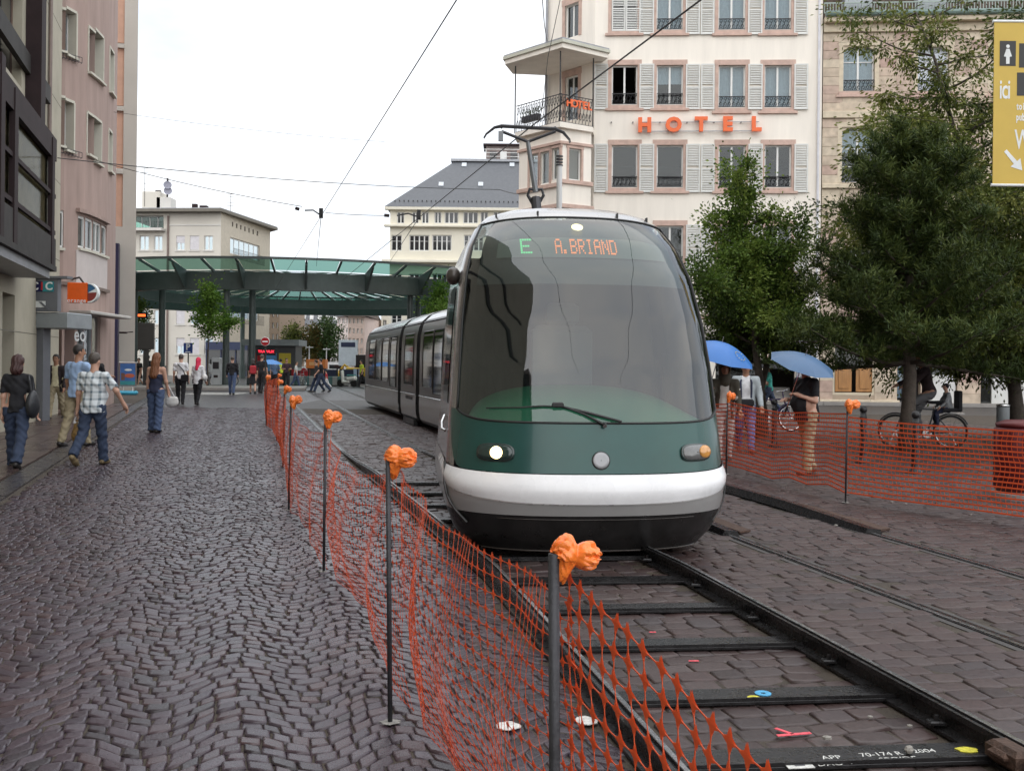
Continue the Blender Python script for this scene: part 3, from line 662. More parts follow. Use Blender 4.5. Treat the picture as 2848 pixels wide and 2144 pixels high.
mz = [(h[0] + .05, h[1] - .05, 5.0, 6.6) for h in lo]
wall(house, sf, 0, sf.len, 0, z_top + .6, up + lo + gr + mz, M_ss, reveal=.3)
bw = {}
def blocks(z0, z1, holes, rows):
    rh_ = (z1 - z0) / rows
    for r_ in range(rows):
        a, b = z0 + r_ * rh_, z0 + (r_ + 1) * rh_; x = -random.uniform(0, .5)
        cuts = sorted([0.0, min(sf.len, 9.8)] + [v for h in holes if h[2] < b - .05 and h[3] > a + .05 for v in h[:2]])
        segs = [(cuts[i], cuts[i + 1]) for i in range(len(cuts) - 1) if not any(h[0] < (cuts[i] + cuts[i + 1]) / 2 < h[1] and h[2] < b - .05 and h[3] > a + .05 for h in holes)]
        for s0, s1 in segs:
            n = max(1, round((s1 - s0) / random.uniform(.75, 1.05)))
            for i in range(n):
                w_ = round((s1 - s0) / n, 2); key = ('blk', w_, round(rh_, 2))
                me = cached(key, lambda: MB().box(.006, w_ - .006, -.022, .01, .006, rh_ - .006, c=.006).mesh('stone_block', M_blk))
                put('stone_block', me, house, sf, s0 + (s1 - s0) * i / n, a)
zb1 = sf.uv(2400, 330)[1]; zb2 = sf.uv(2400, 311)[1]; zl1 = sf.uv(2400, 525)[1]; zl2 = sf.uv(2400, 513)[1]
blocks(zb2, z_top, up, 9); blocks(zl2, zb1, lo, 7); blocks(3.4, zl1, mz, 7); blocks(.05, 3.4, gr, 7)
M_trim = mat('buff_sandstone_trim', (.58, .50, .38), .85, var=.14, vs=4)
for a, b, d in ((zb1, zb2, .12), (zl1, zl2, .14), (z_top, z_top + .35, .14), (z_top + .35, z_top + .6, .42)): put('cornice', MB().box(0, sf.len, -d, .05, a, b, c=.02).mesh('cornice', M_trim), house, sf, 0, 0)
def arch_mesh(w, h, sag):
    pts = [(0, h)] + [(0, h - sag)] + [(w * i / 10, h - sag + sag * math.sin(math.pi * i / 10)) for i in range(1, 10)] + [(w, h - sag), (w, h)]
    return MB().slab(pts[::-1], .02, .16).mesh('arch', M_trim)
for k, hh in enumerate((up, lo)):
    for j, h in enumerate(hh):
        w_ = window(house, sf, *h, nx=2, bars=(.27, .66) if k == 0 else (.3, .62), surround=M_trim, sw=.17, sill=M_pk_st if k == 0 else None, rail=.45 if k == 0 else .62, curtain=1 if k == 0 else .45, pane=M_pane, y=.18, lintel=.2, open_leaf=(k == 0 and j == 1))
        wd, ht = h[1] - h[0], h[3] - h[2]; link('arch', arch_mesh(wd, ht, .17), w_); link('keystone', cached(('key', k), lambda: MB().slab([(-.14, 0), (.14, 0), (.19, .55), (-.19, .55)], -.07, .1).mesh('keystone', M_trim)), w_, (wd / 2, 0, ht - .05))
        MB().box(-.12, wd + .12, -.02, .02, -1.15, -.45).build('apron_panel', M_trim, w_) if k == 0 else None
for h in mz: window(house, sf, *h, nx=2, pane=M_paned, y=.18)
# mansard roof with dormers, gutter and snow guard
M_tile = mat('dark_plain_tile', (.10, .075, .062), .85, var=.5, vs=9, bump=.8, bs=9)
zr = z_top + .6
for k in range(16):
    z0 = zr + .25 + k * .20; y0 = .25 + k * .115
    put('tile_course', MB().box(0, sf.len, y0, y0 + .20, z0, z0 + .20).mesh('tile_course', M_tile), house, sf, 0, 0)
put('gutter', MB().tube([(0, -.46, zr + .06), (sf.len, -.46, zr + .06)], .12, 10).mesh('gutter', mat('green_copper_gutter', (.13, .19, .17), .5, var=.2)), house, sf, 0, 0)
M_sg = mat('pale_green_snow_guard', (.30, .36, .33), .5, var=.1); sg = MB(); sg.box(0, 9.5, -.02, .02, .02, .06).box(0, 9.5, -.02, .02, .42, .47)
for i in range(80): sg.box(i * .12, i * .12 + .03, -.012, .012, .06, .42)
put('snow_guard', sg.mesh('snow_guard', M_sg), house, sf, 0, zr + .18, -.1)
for a, b in ((2352, 2428), (2555, 2634)):
    x0, x1 = sf.uv(a, 0)[0], sf.uv(b, 0)[0]; d_ = put('dormer', MB().box(x0, x1, .1, 2.0, zr + .4, zr + 3.0).mesh('dormer', mat('zinc_dormer', (.33, .35, .38), .5, var=.1)), house, sf, 0, 0)
    MB().box(x0 + .1, x1 - .1, .06, .1, zr + .95, zr + 2.8).build('dormer_window', M_wfr, d_); MB().box(x0 + .2, x1 - .2, .04, .058, zr + 1.05, zr + 2.7).build('dormer_pane', M_pane, d_)
poly_walls(house, [(SB[0], SB[1]), (27, 60), (13.5, 60), (SA[0] + .1, SA[1] + .2)], 0, zr, M_ss); roof_box(house, [SA, SB, (27, 60), (13.5, 60)], zr + .0, zr + .2, M_tile)
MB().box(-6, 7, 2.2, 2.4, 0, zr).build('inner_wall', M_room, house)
# ground floor of the sandstone house
a, b, c, d = gr[0]; cx_ = (a + b) / 2
M_wood = mat('varnished_wood_panel', (.36, .17, .05), .4, var=.25, vs=6, coat=.3, streak=.2)
put('plinth', MB().box(0, gr[0][1] + 1.0, -.14, .0, 0, .22, c=.02).mesh('plinth', M_trim), house, sf, 0, 0)
for k in range(2): put('wood_panel', MB().box(a + .12 + k * (b - a) / 2, a + (k + 1) * (b - a) / 2 - .06, .08, .14, .55, 1.62, c=.015).box(a + .26 + k * (b - a) / 2, a + (k + 1) * (b - a) / 2 - .2, .05, .08, .68, 1.48, c=.02).mesh('wood_panel', M_wood), house, sf, 0, 0)
put('shop_window', MB().box(a + .05, b - .05, .10, .12, 1.66, 3.1).mesh('shop_window', M_paned), house, sf, 0, 0)
put('panel_frame', MB().box(a, b, .0, .16, c, c + .1).box(a, a + .08, .02, .16, c + .1, d).box(b - .08, b, .02, .16, c + .1, d).mesh('panel_frame', mat('cream_joinery', (.55, .48, .36), .5)), house, sf, 0, 0)
a, b, c, d = gr[1]; put('shop_door', MB().box(a + .05, b - .05, .2, .22, c, d).mesh('shop_door', M_pane), house, sf, 0, 0)
put('red_display', MB().box(a + .5, a + .8, .6, .75, .3, 2.4, c=.02).mesh('red_display', mat('red_stand', (.5, .03, .03), .5)), house, sf, 0, 0)
put('blue_display', MB().box(a + .1, a + .4, .7, .8, .3, 2.2, c=.02).mesh('blue_display', mat('pale_blue_stand', (.5, .6, .75), .5)), house, sf, 0, 0)
a, b, c, d = gr[2]; put('white_panel', MB().box(a + .04, b - .04, .06, .12, c, 1.3, c=.01).mesh('white_panel', mat('white_shop_panel', (.60, .60, .58), .5, var=.06)), house, sf, 0, 0); put('shop_window', MB().box(a + .04, b - .04, .08, .1, 1.32, d).mesh('shop_window', M_pane), house, sf, 0, 0)
a, b, c, d = gr[3]; put('white_panel', MB().box(a + .55, b - .04, .06, .12, c + .08, 1.38, c=.01).mesh('white_panel', mat('white_shop_panel', (.6, .6, .58))), house, sf, 0, 0); put('door_post', MB().box(a + .46, a + .54, .0, .1, c, d).mesh('door_post', mat('white_shop_panel', (.6, .6, .58))), house, sf, 0, 0)
put('shop_door', MB().box(a + .06, a + .44, .1, .12, c + .1, d).mesh('shop_door', M_pane), house, sf, 0, 0); put('shop_window', MB().box(a + .56, b - .04, .08, .1, 1.4, d).mesh('shop_window', M_pane), house, sf, 0, 0)
lp = sf.w((a + b) / 2, 2.75, 1.2); wl = thing('shop_lamp', 'warm lit lamp inside the shop at the right edge', 'lamp', lp); MB().ball((0, 0, 0), .2, 12).build('globe', emit_mat('warm_shop_lamp', (1, .55, .22), 5), wl, smooth=True); MB().tube([(0, 0, .18), (0, 0, .8)], .02, 6).build('cord', M_iron, wl)
fl_ = MB().prism([(12.9, 40.9), (40, 38.8), (40, 43), (12.9, 43)], 0, .14).build('shop_pavement', mat('pale_pavement', (.25, .235, .22), .6, var=.15)); tag(fl_, kind='structure')
fl_ = MB().prism([(-2, 41.2), (12.85, 40.8), (12.85, 41.5), (-2, 42.0)], 0, .14).build('hotel_pavement', mat('pale_pavement', (.25, .23, .22))); tag(fl_, kind='structure')
M_asph = mat('asphalt_strip', (.055, .052, .05), .6, var=.25, vs=3, bump=.3, bs=60)
rd = MB().add([(-8, 30.6, -.012), (60, 27.5, -.012), (60, 40, -.012), (-8, 41.2, -.012)], [(0, 1, 2, 3)]).build('side_road', M_asph); tag(rd, kind='structure')

# ---- street behind the camera on the left, mirrored in the windscreen and paint
M_dk = mat('dark_grey_facade', (.035, .033, .033), .8, var=.2)
rb = thing('corner_house', 'dark gabled house behind the viewer, mirrored in the windscreen', 'house', (-9.5, -9, 0))
for (x0, x1, y0, y1, z) in ((-4, 1.6, -8, 10, 9.5), (-4, 0.2, -20, -8, 16)): MB().box(x0, x1, y0, y1, 0, z).build('wall', M_dk, rb)
MB().add([(-4.3, -8.3, 9.5), (1.9, -8.3, 9.5), (1.9, 10.3, 9.5), (-4.3, 10.3, 9.5), (-1.2, -8.3, 13.0), (-1.2, 10.3, 13.0)], [(0, 1, 4), (2, 3, 5), (1, 2, 5, 4), (3, 0, 4, 5)]).build('roof', M_tile, rb)
MB().add([(-4.3, -20.3, 16), (.5, -20.3, 16), (.5, -7.7, 16), (-4.3, -7.7, 16), (-1.9, -14, 23)], [(0, 1, 4), (1, 2, 4), (2, 3, 4), (3, 0, 4)]).build('spire', M_tile, rb)
for y in (-6, -3, 0, 3, 6):
    for z in (1.2, 4.2, 7.0): MB().box(1.58, 1.64, y, y + 1.1, z, z + 1.7).build('window', M_paned, rb)
for y in (-4, 4): MB().box(-.6, 0, y, y + .7, 11.0, 14).build('chimney', M_dk, rb)

# ------------------------------------------------------------------ left side of the street
M_bst = mat('beige_bank_stone', (.40, .37, .29), .8, var=.12, vs=1.2, bump=.08, bs=25)
M_steel = mat('dark_brown_steel', (.026, .016, .017), .7, var=.2, spec=.2); M_gst = mat('grey_steel_beam', (.045, .042, .040), .7, var=.2, spec=.2)
BA, BB = (-4.375 - .305 * 8 - .2, 8.0), (-4.375 - .305 * 28.5, 28.5)
bf = Facade(BA, BB)
bank = thing('bank_building', 'beige stone bank building with dark steel bay windows above the street', 'building', (-10.5, 20, 0))
wz = [(bf.uv(6, 940)[0], bf.uv(40, 940)[0], .3, bf.uv(20, 815)[1]), (bf.uv(3, 60)[0] - 3.0, bf.uv(62, 60)[0], bf.uv(30, 205)[1], bf.uv(30, 205)[1] + 2.2)]
wall(bank, bf, -10, bf.len, 0, 22, wz, M_bst, .35)
put('doorway', MB().box(wz[0][0], wz[0][1], .33, .36, .3, wz[0][3]).mesh('doorway', mat('dark_doorway', (.03, .022, .022), .5)), bank, bf, 0, 0)
window(bank, bf, *wz[1], nx=3, fm=mat('brown_window_frame', (.13, .08, .06), .5), ft=.10, pane=M_paned, y=.2)
for z in (2.2, 4.4, 6.6, 8.8, 11): put('joint', MB().box(-10, bf.len, -.003, .02, z, z + .02).mesh('joint', mat('dark_joint', (.16, .15, .12), .9)), bank, bf, 0, 0)
bo = bf.shifted(-.85)
def vx(px, py=500): return bo.uv(px, py)[0]
zt_, zb_ = bo.uv(110, 332)[1], bo.uv(110, 715)[1]
xr = vx(160); xl = vx(0) - 4.0
for px, zz in ((150, zt_), (46, zt_ + .0), (8, zt_ + .3)): put('bay_post', MB().box(vx(px) - .16, vx(px) + .16, 0, .10, zb_, zz).mesh('bay_post', M_steel), bank, bo, 0, 0)
put('bay_post', MB().box(xl, xl + .3, 0, .22, zb_, zt_).mesh('bay_post', M_steel), bank, bo, 0, 0)
for z0, z1, m in ((zt_ - .42, zt_, M_steel), (zb_, zb_ + .62, M_gst)): put('bay_beam', MB().box(xl, xr - .002, .02, .12, z0, z1).mesh('bay_beam', m), bank, bo, 0, 0)
for z in (zb_ + .72, zb_ + 1.55): put('bay_rail', MB().box(xl, xr, .03, .09, z, z + .09).mesh('bay_rail', M_steel), bank, bo, 0, 0)
put('bay_glass', MB().box(xl, xr, .125, .13, zb_ + .3, zt_ - .2).mesh('bay_glass', glass_mat('bay_glass_clear', (.8, .8, .76), 1.03, .1)), bank, bo, 0, 0)
put('bay_reflection_sheet', MB().box(xl, xr, .16, .18, zb_ + .3, zt_ - .2).mesh('bay_reflection_sheet', mat('yellowish_reflection_tone', (.17, .145, .095), .9, var=.25, spec=.05)), bank, bo, 0, 0)  # sheet behind the panes, coloured to imitate a yellowish reflection in the bay glass
put('bay_floor', MB().box(xl, xr + .02, .0, .85, zb_ - .12, zb_ - .002).mesh('bay_floor', M_gst), bank, bo, 0, 0)
put('bay_soffit', MB().box(xl, xr - .3, .1, .85, zb_ - .3, zb_ - .12).mesh('bay_soffit', mat('grey_zinc', (.3, .3, .3))), bank, bo, 0, 0)
for z in (zt_,): put('bay_roof', MB().box(xl, xr, .02, .85, z, z + .08).mesh('bay_roof', M_steel), bank, bo, 0, 0)
put('bay_side', MB().box(xr - .06, xr - .005, .2, .85, zb_, zt_).mesh('bay_side', M_steel), bank, bo, 0, 0)
xc = bf.uv(78, 100)[0]
put('steel_column', MB().box(xc - .3, xc + .3, -.35, .0, zt_ - .3, 21).mesh('steel_column', M_steel), bank, bf, 0, 0)
for py in (225, -120): put('floor_beam', MB().box(-8, bf.uv(128, py)[0], -.12, .0, bf.uv(100, py + 25)[1], bf.uv(100, py - 25)[1]).mesh('floor_beam', M_gst), bank, bf, 0, 0)
poly_walls(bank, [(BB[0], BB[1]), (BB[0] - 8, BB[1] + 2)], 0, 22, M_bst)
poly_walls(bank, [(-30, 4), bf.w(-10, 0).to_tuple()[:2]], 0, 22, M_bst); roof_box(bank, [bf.w(-10, 0).to_tuple()[:2], BB, (BB[0] - 12, BB[1] + 2), (-30, 6)], 22, 22.3, M_gst)
xp = bf.uv(131, 400)[0]; put('downpipe', MB().tube([(xp, -.06, 4.4), (xp, -.06, 21)], .05, 8).mesh('downpipe', mat('brown_downpipe', (.20, .15, .13), .5)), bank, bf, 0, 0)

# ---- curved pink building
M_pink = mat('dusty_pink_render', (.36, .265, .232), .85, var=.15, vs=2.5, streak=.15, bump=.05, bs=30); M_pw = mat('pale_band_render', (.55, .50, .48), .8, var=.06)
M_rev = mat('cream_window_reveal', (.56, .54, .46), .7, var=.05)
pts = [(112, 30.0), (130, 29.6), (145, 29.7), (180, 30.0), (215, 30.6), (240, 31.1), (262, 31.8), (285, 32.7), (300, 33.4), (318, 34.6), (325, 36.5), (322, 40)]
plan = [((px - CX - 7) * Y / F, Y) for px, Y in pts]
pink = thing('pink_building', 'curved dusty pink apartment building with deep cream window reveals', 'building', (plan[3][0] - 1, plan[3][1], 0))
facs = [Facade(a, b) for a, b in zip(plan[:-1], plan[1:])]
zA, zB, zC = at(230, 575, 30.8).z, at(230, 690, 30.8).z, at(230, 790, 30.8).z       # cornice over bow, sill, band foot
for i, f_ in enumerate(facs):
    hl = []
    spec = {2: [(151, 22, 176, 140), (146, 268, 176, 404)], 3: [(184, 30, 212, 158), (182, 282, 205, 420)], 5: [(245, 80, 258, 205), (241, 318, 258, 432)], 6: [(266, 95, 287, 226), (264, 335, 281, 456)], 8: [(304, 140, 316, 262), (301, 365, 311, 478)]}.get(i, [])
    for r_ in spec:
        hh = f_.rect(*r_)
        hl.append((max(.0, hh[0]) if False else hh[0], hh[1], hh[2], hh[3]))
    hl = [(max(.03, a), min(f_.len - .0, b), c, d) for a, b, c, d in hl]
    if i in (3, 6): hl = [(0.0, b, c, d) for a, b, c, d in hl]
    if i in (2, 5): hl = [(a, f_.len, c, d) for a, b, c, d in hl]
    if i in (4, 5, 6, 7): bowh = [(0.0 if i > 4 else .1, f_.len, zB, zA - .28)]
    elif i in (2,): bowh = [(0.05, f_.len, zB - .1, zA - .25)]
    else: bowh = []
    shop = [(0.0 if i > 4 else .12, f_.len, .35, 3.1)] if i in (4, 5, 6) else ([(.1, f_.len - .02, .05, 2.7)] if i in (2, 3) else [])
    wall(pink, f_, 0, f_.len, 0, 24, hl + bowh + shop, M_pink, .34, mi_reveal=M_rev)
    for a, b, c, d in hl:
        # cream reveals, frame and sill of the deep-set windows
        o = put('window', MB().box(a, b, .27, .33, c, c + .08).box(a, b, .27, .33, d - .08, d).box(a, a + .07, .271, .329, c + .08, d - .08).box(b - .05, b, .271, .329, c + .08, d - .08).mesh('window', M_wfr), pink, f_, 0, 0)
        MB().box(a + .03, b - .02, .295, .305, c + .04, d - .04).build('pane', M_pane, o)
        rv = MB().box(a - .002, b + .002, -.03, .26, d - .03, d + .05)
        if i in (2, 5, 8): rv.box(a - .04, a + .02, -.03, .26, c, d)
        if i in (3, 6, 8): rv.box(b - .02, b + .04, -.03, .26, c, d)
        rv.build('reveal', M_rev, o); MB().box(a - .02, b + .02, -.12, .26, c - .07, c - .0).build('sill', M_rev, o)
        MB().box(a, b, .40, .42, c + (d - c) * .1, d).build('curtain', M_cur, o) if i in (2, 3) else None
    for a, b, c, d in bowh:
        n_ = max(1, round((b - a) / .55)); o = put('bow_window', MB().box(a, b, .05, .11, c, c + .08).box(a, b, .05, .11, d - .08, d).mesh('bow_window', M_wfr), pink, f_, 0, 0)
        for k in range(n_ + 1): x = a + (b - a) * k / n_; MB().box(x - .04, x + .04, .04, .12, c + .08, d - .08).build('mullion', M_wfr, o)
        for k in range(n_): MB().box(a + (b - a) * k / n_, a + (b - a) * (k + 1) / n_, .08, .09, c + .06, d - .06).build('pane', M_pane, o)
        MB().box(a, b, .5, .52, c, d).build('curtain', M_cur, o)
        MB().box(a - .01, b + .01, -.10, .05, c - .08, c).build('sill', M_rev, o)
    if i in (4, 5, 6, 7):
        put('band', MB().box(-.01, f_.len + .01, -.03, .0, zC + .02, zB - .08).mesh('band', M_pw), pink, f_, 0, 0)
        put('bow_cornice', MB().box(-.03, f_.len + .03, -.14, .02, zA - .2, zA - .08).mesh('bow_cornice', M_pink), pink, f_, 0, 0)
    if i < 8: put('shop_cornice', MB().box(-.03, f_.len + .03, -.12, .02, zC - .10, zC + .0).mesh('shop_cornice', mat('dark_cornice', (.17, .13, .11), .7)), pink, f_, 0, 0)
    for a, b, c, d in shop:
        if i in (4, 5, 6):
            o = put('shop_window', MB().box(a + .03, b - .03, .08, .10, c + .05, d).mesh('shop_window', M_pane), pink, f_, 0, 0); MB().box(a - .04, a + .05, .02, .14, c, d).build('shop_mullion', mat('grey_zinc', (.3, .3, .3)), o)
            put('shop_back', MB().box(a, b, 1.2, 1.22, c, d).mesh('shop_back', mat('green_shop_interior', (.07, .11, .10), .8)), pink, f_, 0, 0)
        else: put('entrance', MB().box(a, b, .33, .36, c, d).mesh('entrance', mat('dark_entrance', (.05, .03, .03), .6)), pink, f_, 0, 0)
# reveal railing baskets below the first windows
for py in (148, 412):
    p0, p1 = facs[2].w(*facs[2].uv(150, py), -.18), facs[3].w(*facs[3].uv(214, py + 18), -.18); mb = MB()
    for dz in (0, .16): mb.tube([p0 - pink.location + Vector((0, 0, dz - .12)), p1 - pink.location + Vector((0, 0, dz - .12))], .012, 5)
    for k in range(9): q = p0.lerp(p1, k / 8) - pink.location; mb.tube([q + Vector((-.10, .12, -.12)), q + Vector((0, 0, -.12)), q + Vector((0, 0, .04))], .008, 4)
    mb.build('flower_basket', M_iron, pink)
poly_walls(pink, [plan[-1], (plan[-1][0] - 14, plan[-1][1])], 0, 24, M_pink); roof_box(pink, plan + [(plan[-1][0] - 14, plan[-1][1]), (plan[0][0] - 10, plan[0][1] + 2)], 24, 24.3, M_gst)
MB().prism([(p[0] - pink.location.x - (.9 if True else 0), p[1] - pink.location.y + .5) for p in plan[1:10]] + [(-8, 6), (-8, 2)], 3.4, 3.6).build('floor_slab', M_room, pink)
# shop awning ledge and lettering on the glass
aw = facs[5].shifted(-.5); put('awning_ledge', MB().box(-1.3, facs[5].len + 1.9, -.15, .5, 0, .10, c=.02).mesh('awning_ledge', mat('pale_ledge', (.45, .43, .40), .5)), pink, aw, 0, at(250, 878, 31.2).z)
x, z = facs[4].uv(221, 932); pl = thing('shop_lettering', 'large white letters eo on the green shop window', 'lettering', facs[4].w(x, z, -.01), facs[4].rz)
for i, c_ in enumerate(('e', 'o')): link('letter', text_mesh(c_, .62, .005, mat('white_vinyl', (.75, .78, .78), .5), .008), pl, (i * .34 - .17, 0, 0), UPRIGHT)

# ---- beige tower with peach strips
M_tw = mat('beige_tower_render', (.50, .465, .415), .85, var=.05, vs=.6); M_pe = mat('peach_panel', (.60, .36, .26), .8, var=.06)
TA = gp(300, 1090); TBp = gp(361, 1085)
ty = 50.0
ta = ((285 - CX) * ty / F, ty); tb = ((366 - CX) * ty / F, ty + .4)
tw = thing('tower_block', 'plain beige tower block with a recessed peach panel strip', 'building', (tb[0] - 3, ty, 0))
tf = Facade(ta, tb)
xs0, xs1 = tf.uv(312, 400)[0], tf.uv(343, 400)[0]
zz0 = tf.uv(330, 632)[1]
wall(tw, tf, -6, tf.len, 0, 30, [(xs0, xs1, zz0, 29.5)], M_tw, .25)
zlist = [632, 470, 295, 120, -60]
for k in range(4):
    z0, z1 = tf.uv(330, zlist[k])[1], tf.uv(330, zlist[k + 1])[1]
    put('peach_panel', MB().box(xs0, xs1, .10, .24, z0 + .05, z1 - .25).mesh('peach_panel', M_pe), tw, tf, 0, 0); put('ledge', MB().box(xs0 - .05, xs1, -.05, .2, z1 - .25, z1 - .05).mesh('ledge', M_tw), tw, tf, 0, 0)
poly_walls(tw, [tb, (tb[0] - 8.5, tb[1] + 18)], 0, 30, M_tw); roof_box(tw, [tf.w(-6, 0).to_tuple()[:2], tb, (tb[0] - 8.5, tb[1] + 18), (tb[0] - 18, ty + 15)], 30, 30.3, M_gst)
gf = tf.shifted(-.7); ga, gb = gf.uv(296, 800)[0], gf.uv(329, 800)[0]
gc = thing('glass_entrance', 'tall dark blue framed glass entrance tower beside the beige wall', 'entrance', gf.w(ga, 0), gf.rz)
w_ = gb - ga; ht = gf.uv(312, 676)[1]; M_nav = mat('navy_frame', (.025, .022, .06), .35, var=.1)
MB().box(w_ - .2, w_, 0, .6, 0, ht).build('frame_post', M_nav, gc); MB().box(0, w_ - .2, 0, .6, ht - .25, ht).build('frame_top', M_nav, gc); MB().box(-.3, 0, 0, .6, 0, ht).build('frame_post', M_nav, gc)
for k in range(5): MB().box(0, w_ - .2, .2, .22, ht * k / 5 + .05, ht * (k + 1) / 5 - .05).build('pane', M_pane, gc); MB().box(0, w_ - .2, .18, .24, ht * k / 5 - .05, ht * k / 5 + .05).build('transom', M_gst, gc)
MB().box(0, w_ - .2, .5, .52, 0, ht).build('backing', M_paned, gc)
sl = at(347, 925, ty - .3); wl = thing('wall_light', 'small dark bracket light on the plain beige wall', 'light', (sl.x, sl.y, sl.z)); MB().box(-.25, .1, -.1, .1, -.05, .04, c=.02).build('head', M_steel, wl); MB().tube([(.0, 0, 0), (.3, .3, .05)], .03, 6).build('arm', M_steel, wl)

# ---- projecting shop signs
cb = gp(112, 1172); cs = thing('bank_sign_column', 'grey steel column carrying the blue CIC bank sign', 'sign', (cb.x, cb.y, 0), -.12)
M_gsig = mat('grey_sign_steel', (.16, .17, .19), .45, metal=.2, var=.08); k_ = cb.y / F
MB().box(-.16, .16, -.16, .16, 0, at(112, 870, cb.y).z, c=.01).build('column', M_gsig, cs)
z0, z1 = at(130, 868, cb.y).z, at(130, 778, cb.y).z
MB().box(-.16, .62, -.30, -.14, z0, z1, c=.01).build('sign_box', M_gsig, cs); MB().box(-.30, .9, -.36, -.10, z1, z1 + .06).build('sign_cap', M_gsig, cs)
MB().box(-.10, .52, -.312, -.30, z1 - .33, z1 - .07).build('logo_panel', mat('navy_logo', (.012, .014, .08), .4), cs); MB().box(.22, .52, -.318, -.3125, z1 - .33, z1 - .07).build('logo_teal', mat('teal_logo', (.03, .25, .28), .4), cs)
for i, (c_, m) in enumerate((('C', mat('white_vinyl', (.75, .78, .78))), ('I', mat('red_vinyl', (.5, .02, .03), .5)), ('C', mat('white_vinyl', (.75, .78, .78))))): link('letter', text_mesh(c_, .28, .004, m, .008), cs, (.02 + i * .19, -.325, z1 - .2), UPRIGHT)
MB().box(-.08, .30, -.312, -.30, z0 + .1, z0 + .26).build('logo_panel', mat('white_vinyl', (.75, .78, .78)), cs); MB().slab([(.12, z0 + .24), (.2, z0 + .24), (.42, z0 + .05), (.34, z0 + .05)], -.318, -.313).build('logo_swoosh', M_gsig, cs)
MB().box(-.2, .85, -.25, .9, z0 - .42, z0 - .02, c=.02).build('door_canopy', mat('pale_grey_canopy', (.30, .33, .35), .4, metal=.3), cs)
op = at(232, 815, 29.4); os_ = thing('phone_shop_sign', 'orange projecting shop sign with a round blue white and red end', 'sign', (op.x, op.y, op.z), 0.06)
u_ = 29.4 / F
MB().box(-40 * u_, 14 * u_, -.1, .1, -28 * u_, 28 * u_, c=.015).build('orange_box', mat('orange_sign_face', (.80, .12, .015), .3), os_)
def pie(a0, a1, r, n=14): return [(0, 0)] + [(r * math.cos(R(a0 + (a1 - a0) * i / n)), r * math.sin(R(a0 + (a1 - a0) * i / n))) for i in range(n + 1)]
for nm, a0, a1, m in (('blue_segment', 30, 88, mat('blue_sign_face', (.03, .12, .25), .3)), ('white_segment', 5, 30, mat('white_vinyl', (.75, .78, .78))), ('red_segment', -88, 5, mat('dark_red_sign_face', (.22, .035, .03), .3))):
    MB().slab(pie(a0, a1, 24 * u_)[::-1], -.09, .09).build(nm, m, os_, loc=(15 * u_, 0, 0))
MB().slab([(24.2 * u_ * math.cos(R(a)), 24.2 * u_ * math.sin(R(a))) for a in range(90, -91, -10)] + [(27.5 * u_ * math.cos(R(a)), 27.5 * u_ * math.sin(R(a))) for a in range(-90, 91, 10)], -.1, .1).build('rim', mat('white_vinyl', (.75, .78, .78)), os_, loc=(15 * u_, 0, 0))
for i, c_ in enumerate('orange'): link('letter', text_mesh(c_, .17, .003, mat('white_vinyl', (.7, .7, .7)), .002), os_, (-36 * u_ + i * .092, -.105, -22 * u_), UPRIGHT)
MB().tube([(0, 0, 28 * u_), (-.3, .5, 28 * u_ + .2), (-.8, 1.2, 28 * u_ + .2)], .03, 6).build('bracket', M_iron, os_)

# ---- far beige building behind the round canopy
M_fb = mat('far_beige_render', (.62, .585, .52), .85, var=.05, vs=.4); M_fw = mat('far_white_render', (.62, .60, .56), .85, var=.05, vs=.4)
Y0 = 99.0; c0 = at(612, 900, Y0); c1 = ((748 - CX) / F * 112.0, 112.0); cl = at(340, 900, Y0 + 1)
ff = Facade((cl.x, cl.y), (c0.x, c0.y)); fs = Facade((c0.x, c0.y), c1)
fb_ = thing('beige_corner_building', 'beige flat roofed corner building behind the round canopy', 'building', (c0.x - 4, Y0 + 1, 0))
zr_ = at(612, 592, Y0).z; hl = []
for y0, y1 in ((656, 696), (758, 798), (862, 902), (940, 985)):
    for a, b in ((388, 414), (428, 452), (490, 514), (528, 554), (568, 592)): hl.append(ff.rect(a, y0, b, y1))
bz = ff.rect(345, 600, 455, 637)
wall(fb_, ff, 0, ff.len, 0, zr_, hl + [bz], M_fb, .2)
sx = ff.uv(465, 700)[0]; put('white_part', MB().box(0, sx, -.25, -.003, 0, zr_ - .2).mesh('white_part', M_fw), fb_, ff, 0, 0) if False else None
for k, h in enumerate(hl):
    w_ = window(fb_, ff, *h, nx=2, pane=M_pane, y=.12, ft=.09); MB().box(0, h[1] - h[0], .07, .1, (h[3] - h[2]) * (.5 if k % 3 else .05), h[3] - h[2]).build('roller_blind', mat('pale_blind', (.62, .60, .62), .7), w_) if k % 5 in (2, 3) else None
    put('sill', cached(('fs', round(h[1] - h[0], 1)), lambda: MB().box(-.12, h[1] - h[0] + .12, -.08, .05, -.12, 0).mesh('sill', M_fw)), fb_, ff, h[0], h[2])
window(fb_, ff, *bz, nx=5, y=.5, ft=.06, pane=glass_mat('green_balcony_glass', (.45, .66, .58), 1.6)); put('balcony_slab', MB().box(bz[0], bz[1] + .2, -.9, .3, bz[2] - .25, bz[2]).mesh('balcony_slab', M_fw), fb_, ff, 0, 0); put('balcony_rail', rail_mesh(bz[1] - bz[0], 1.0, False), fb_, ff, bz[0], bz[2], -.8)
xpp = ff.uv(468, 700)[0]; put('downpipe', MB().tube([(xpp, -.1, 0), (xpp, -.1, zr_ - .3)], .10, 6).mesh('downpipe', mat('brown_downpipe', (.2, .15, .13))), fb_, ff, 0, 0)
hs_ = [fs.rect(640, 672, 722, 716)]; sm = [fs.rect(645 + i * 11.5, 618 + i * 4.2, 649 + i * 11.5, 631 + i * 4.2) for i in range(7)]
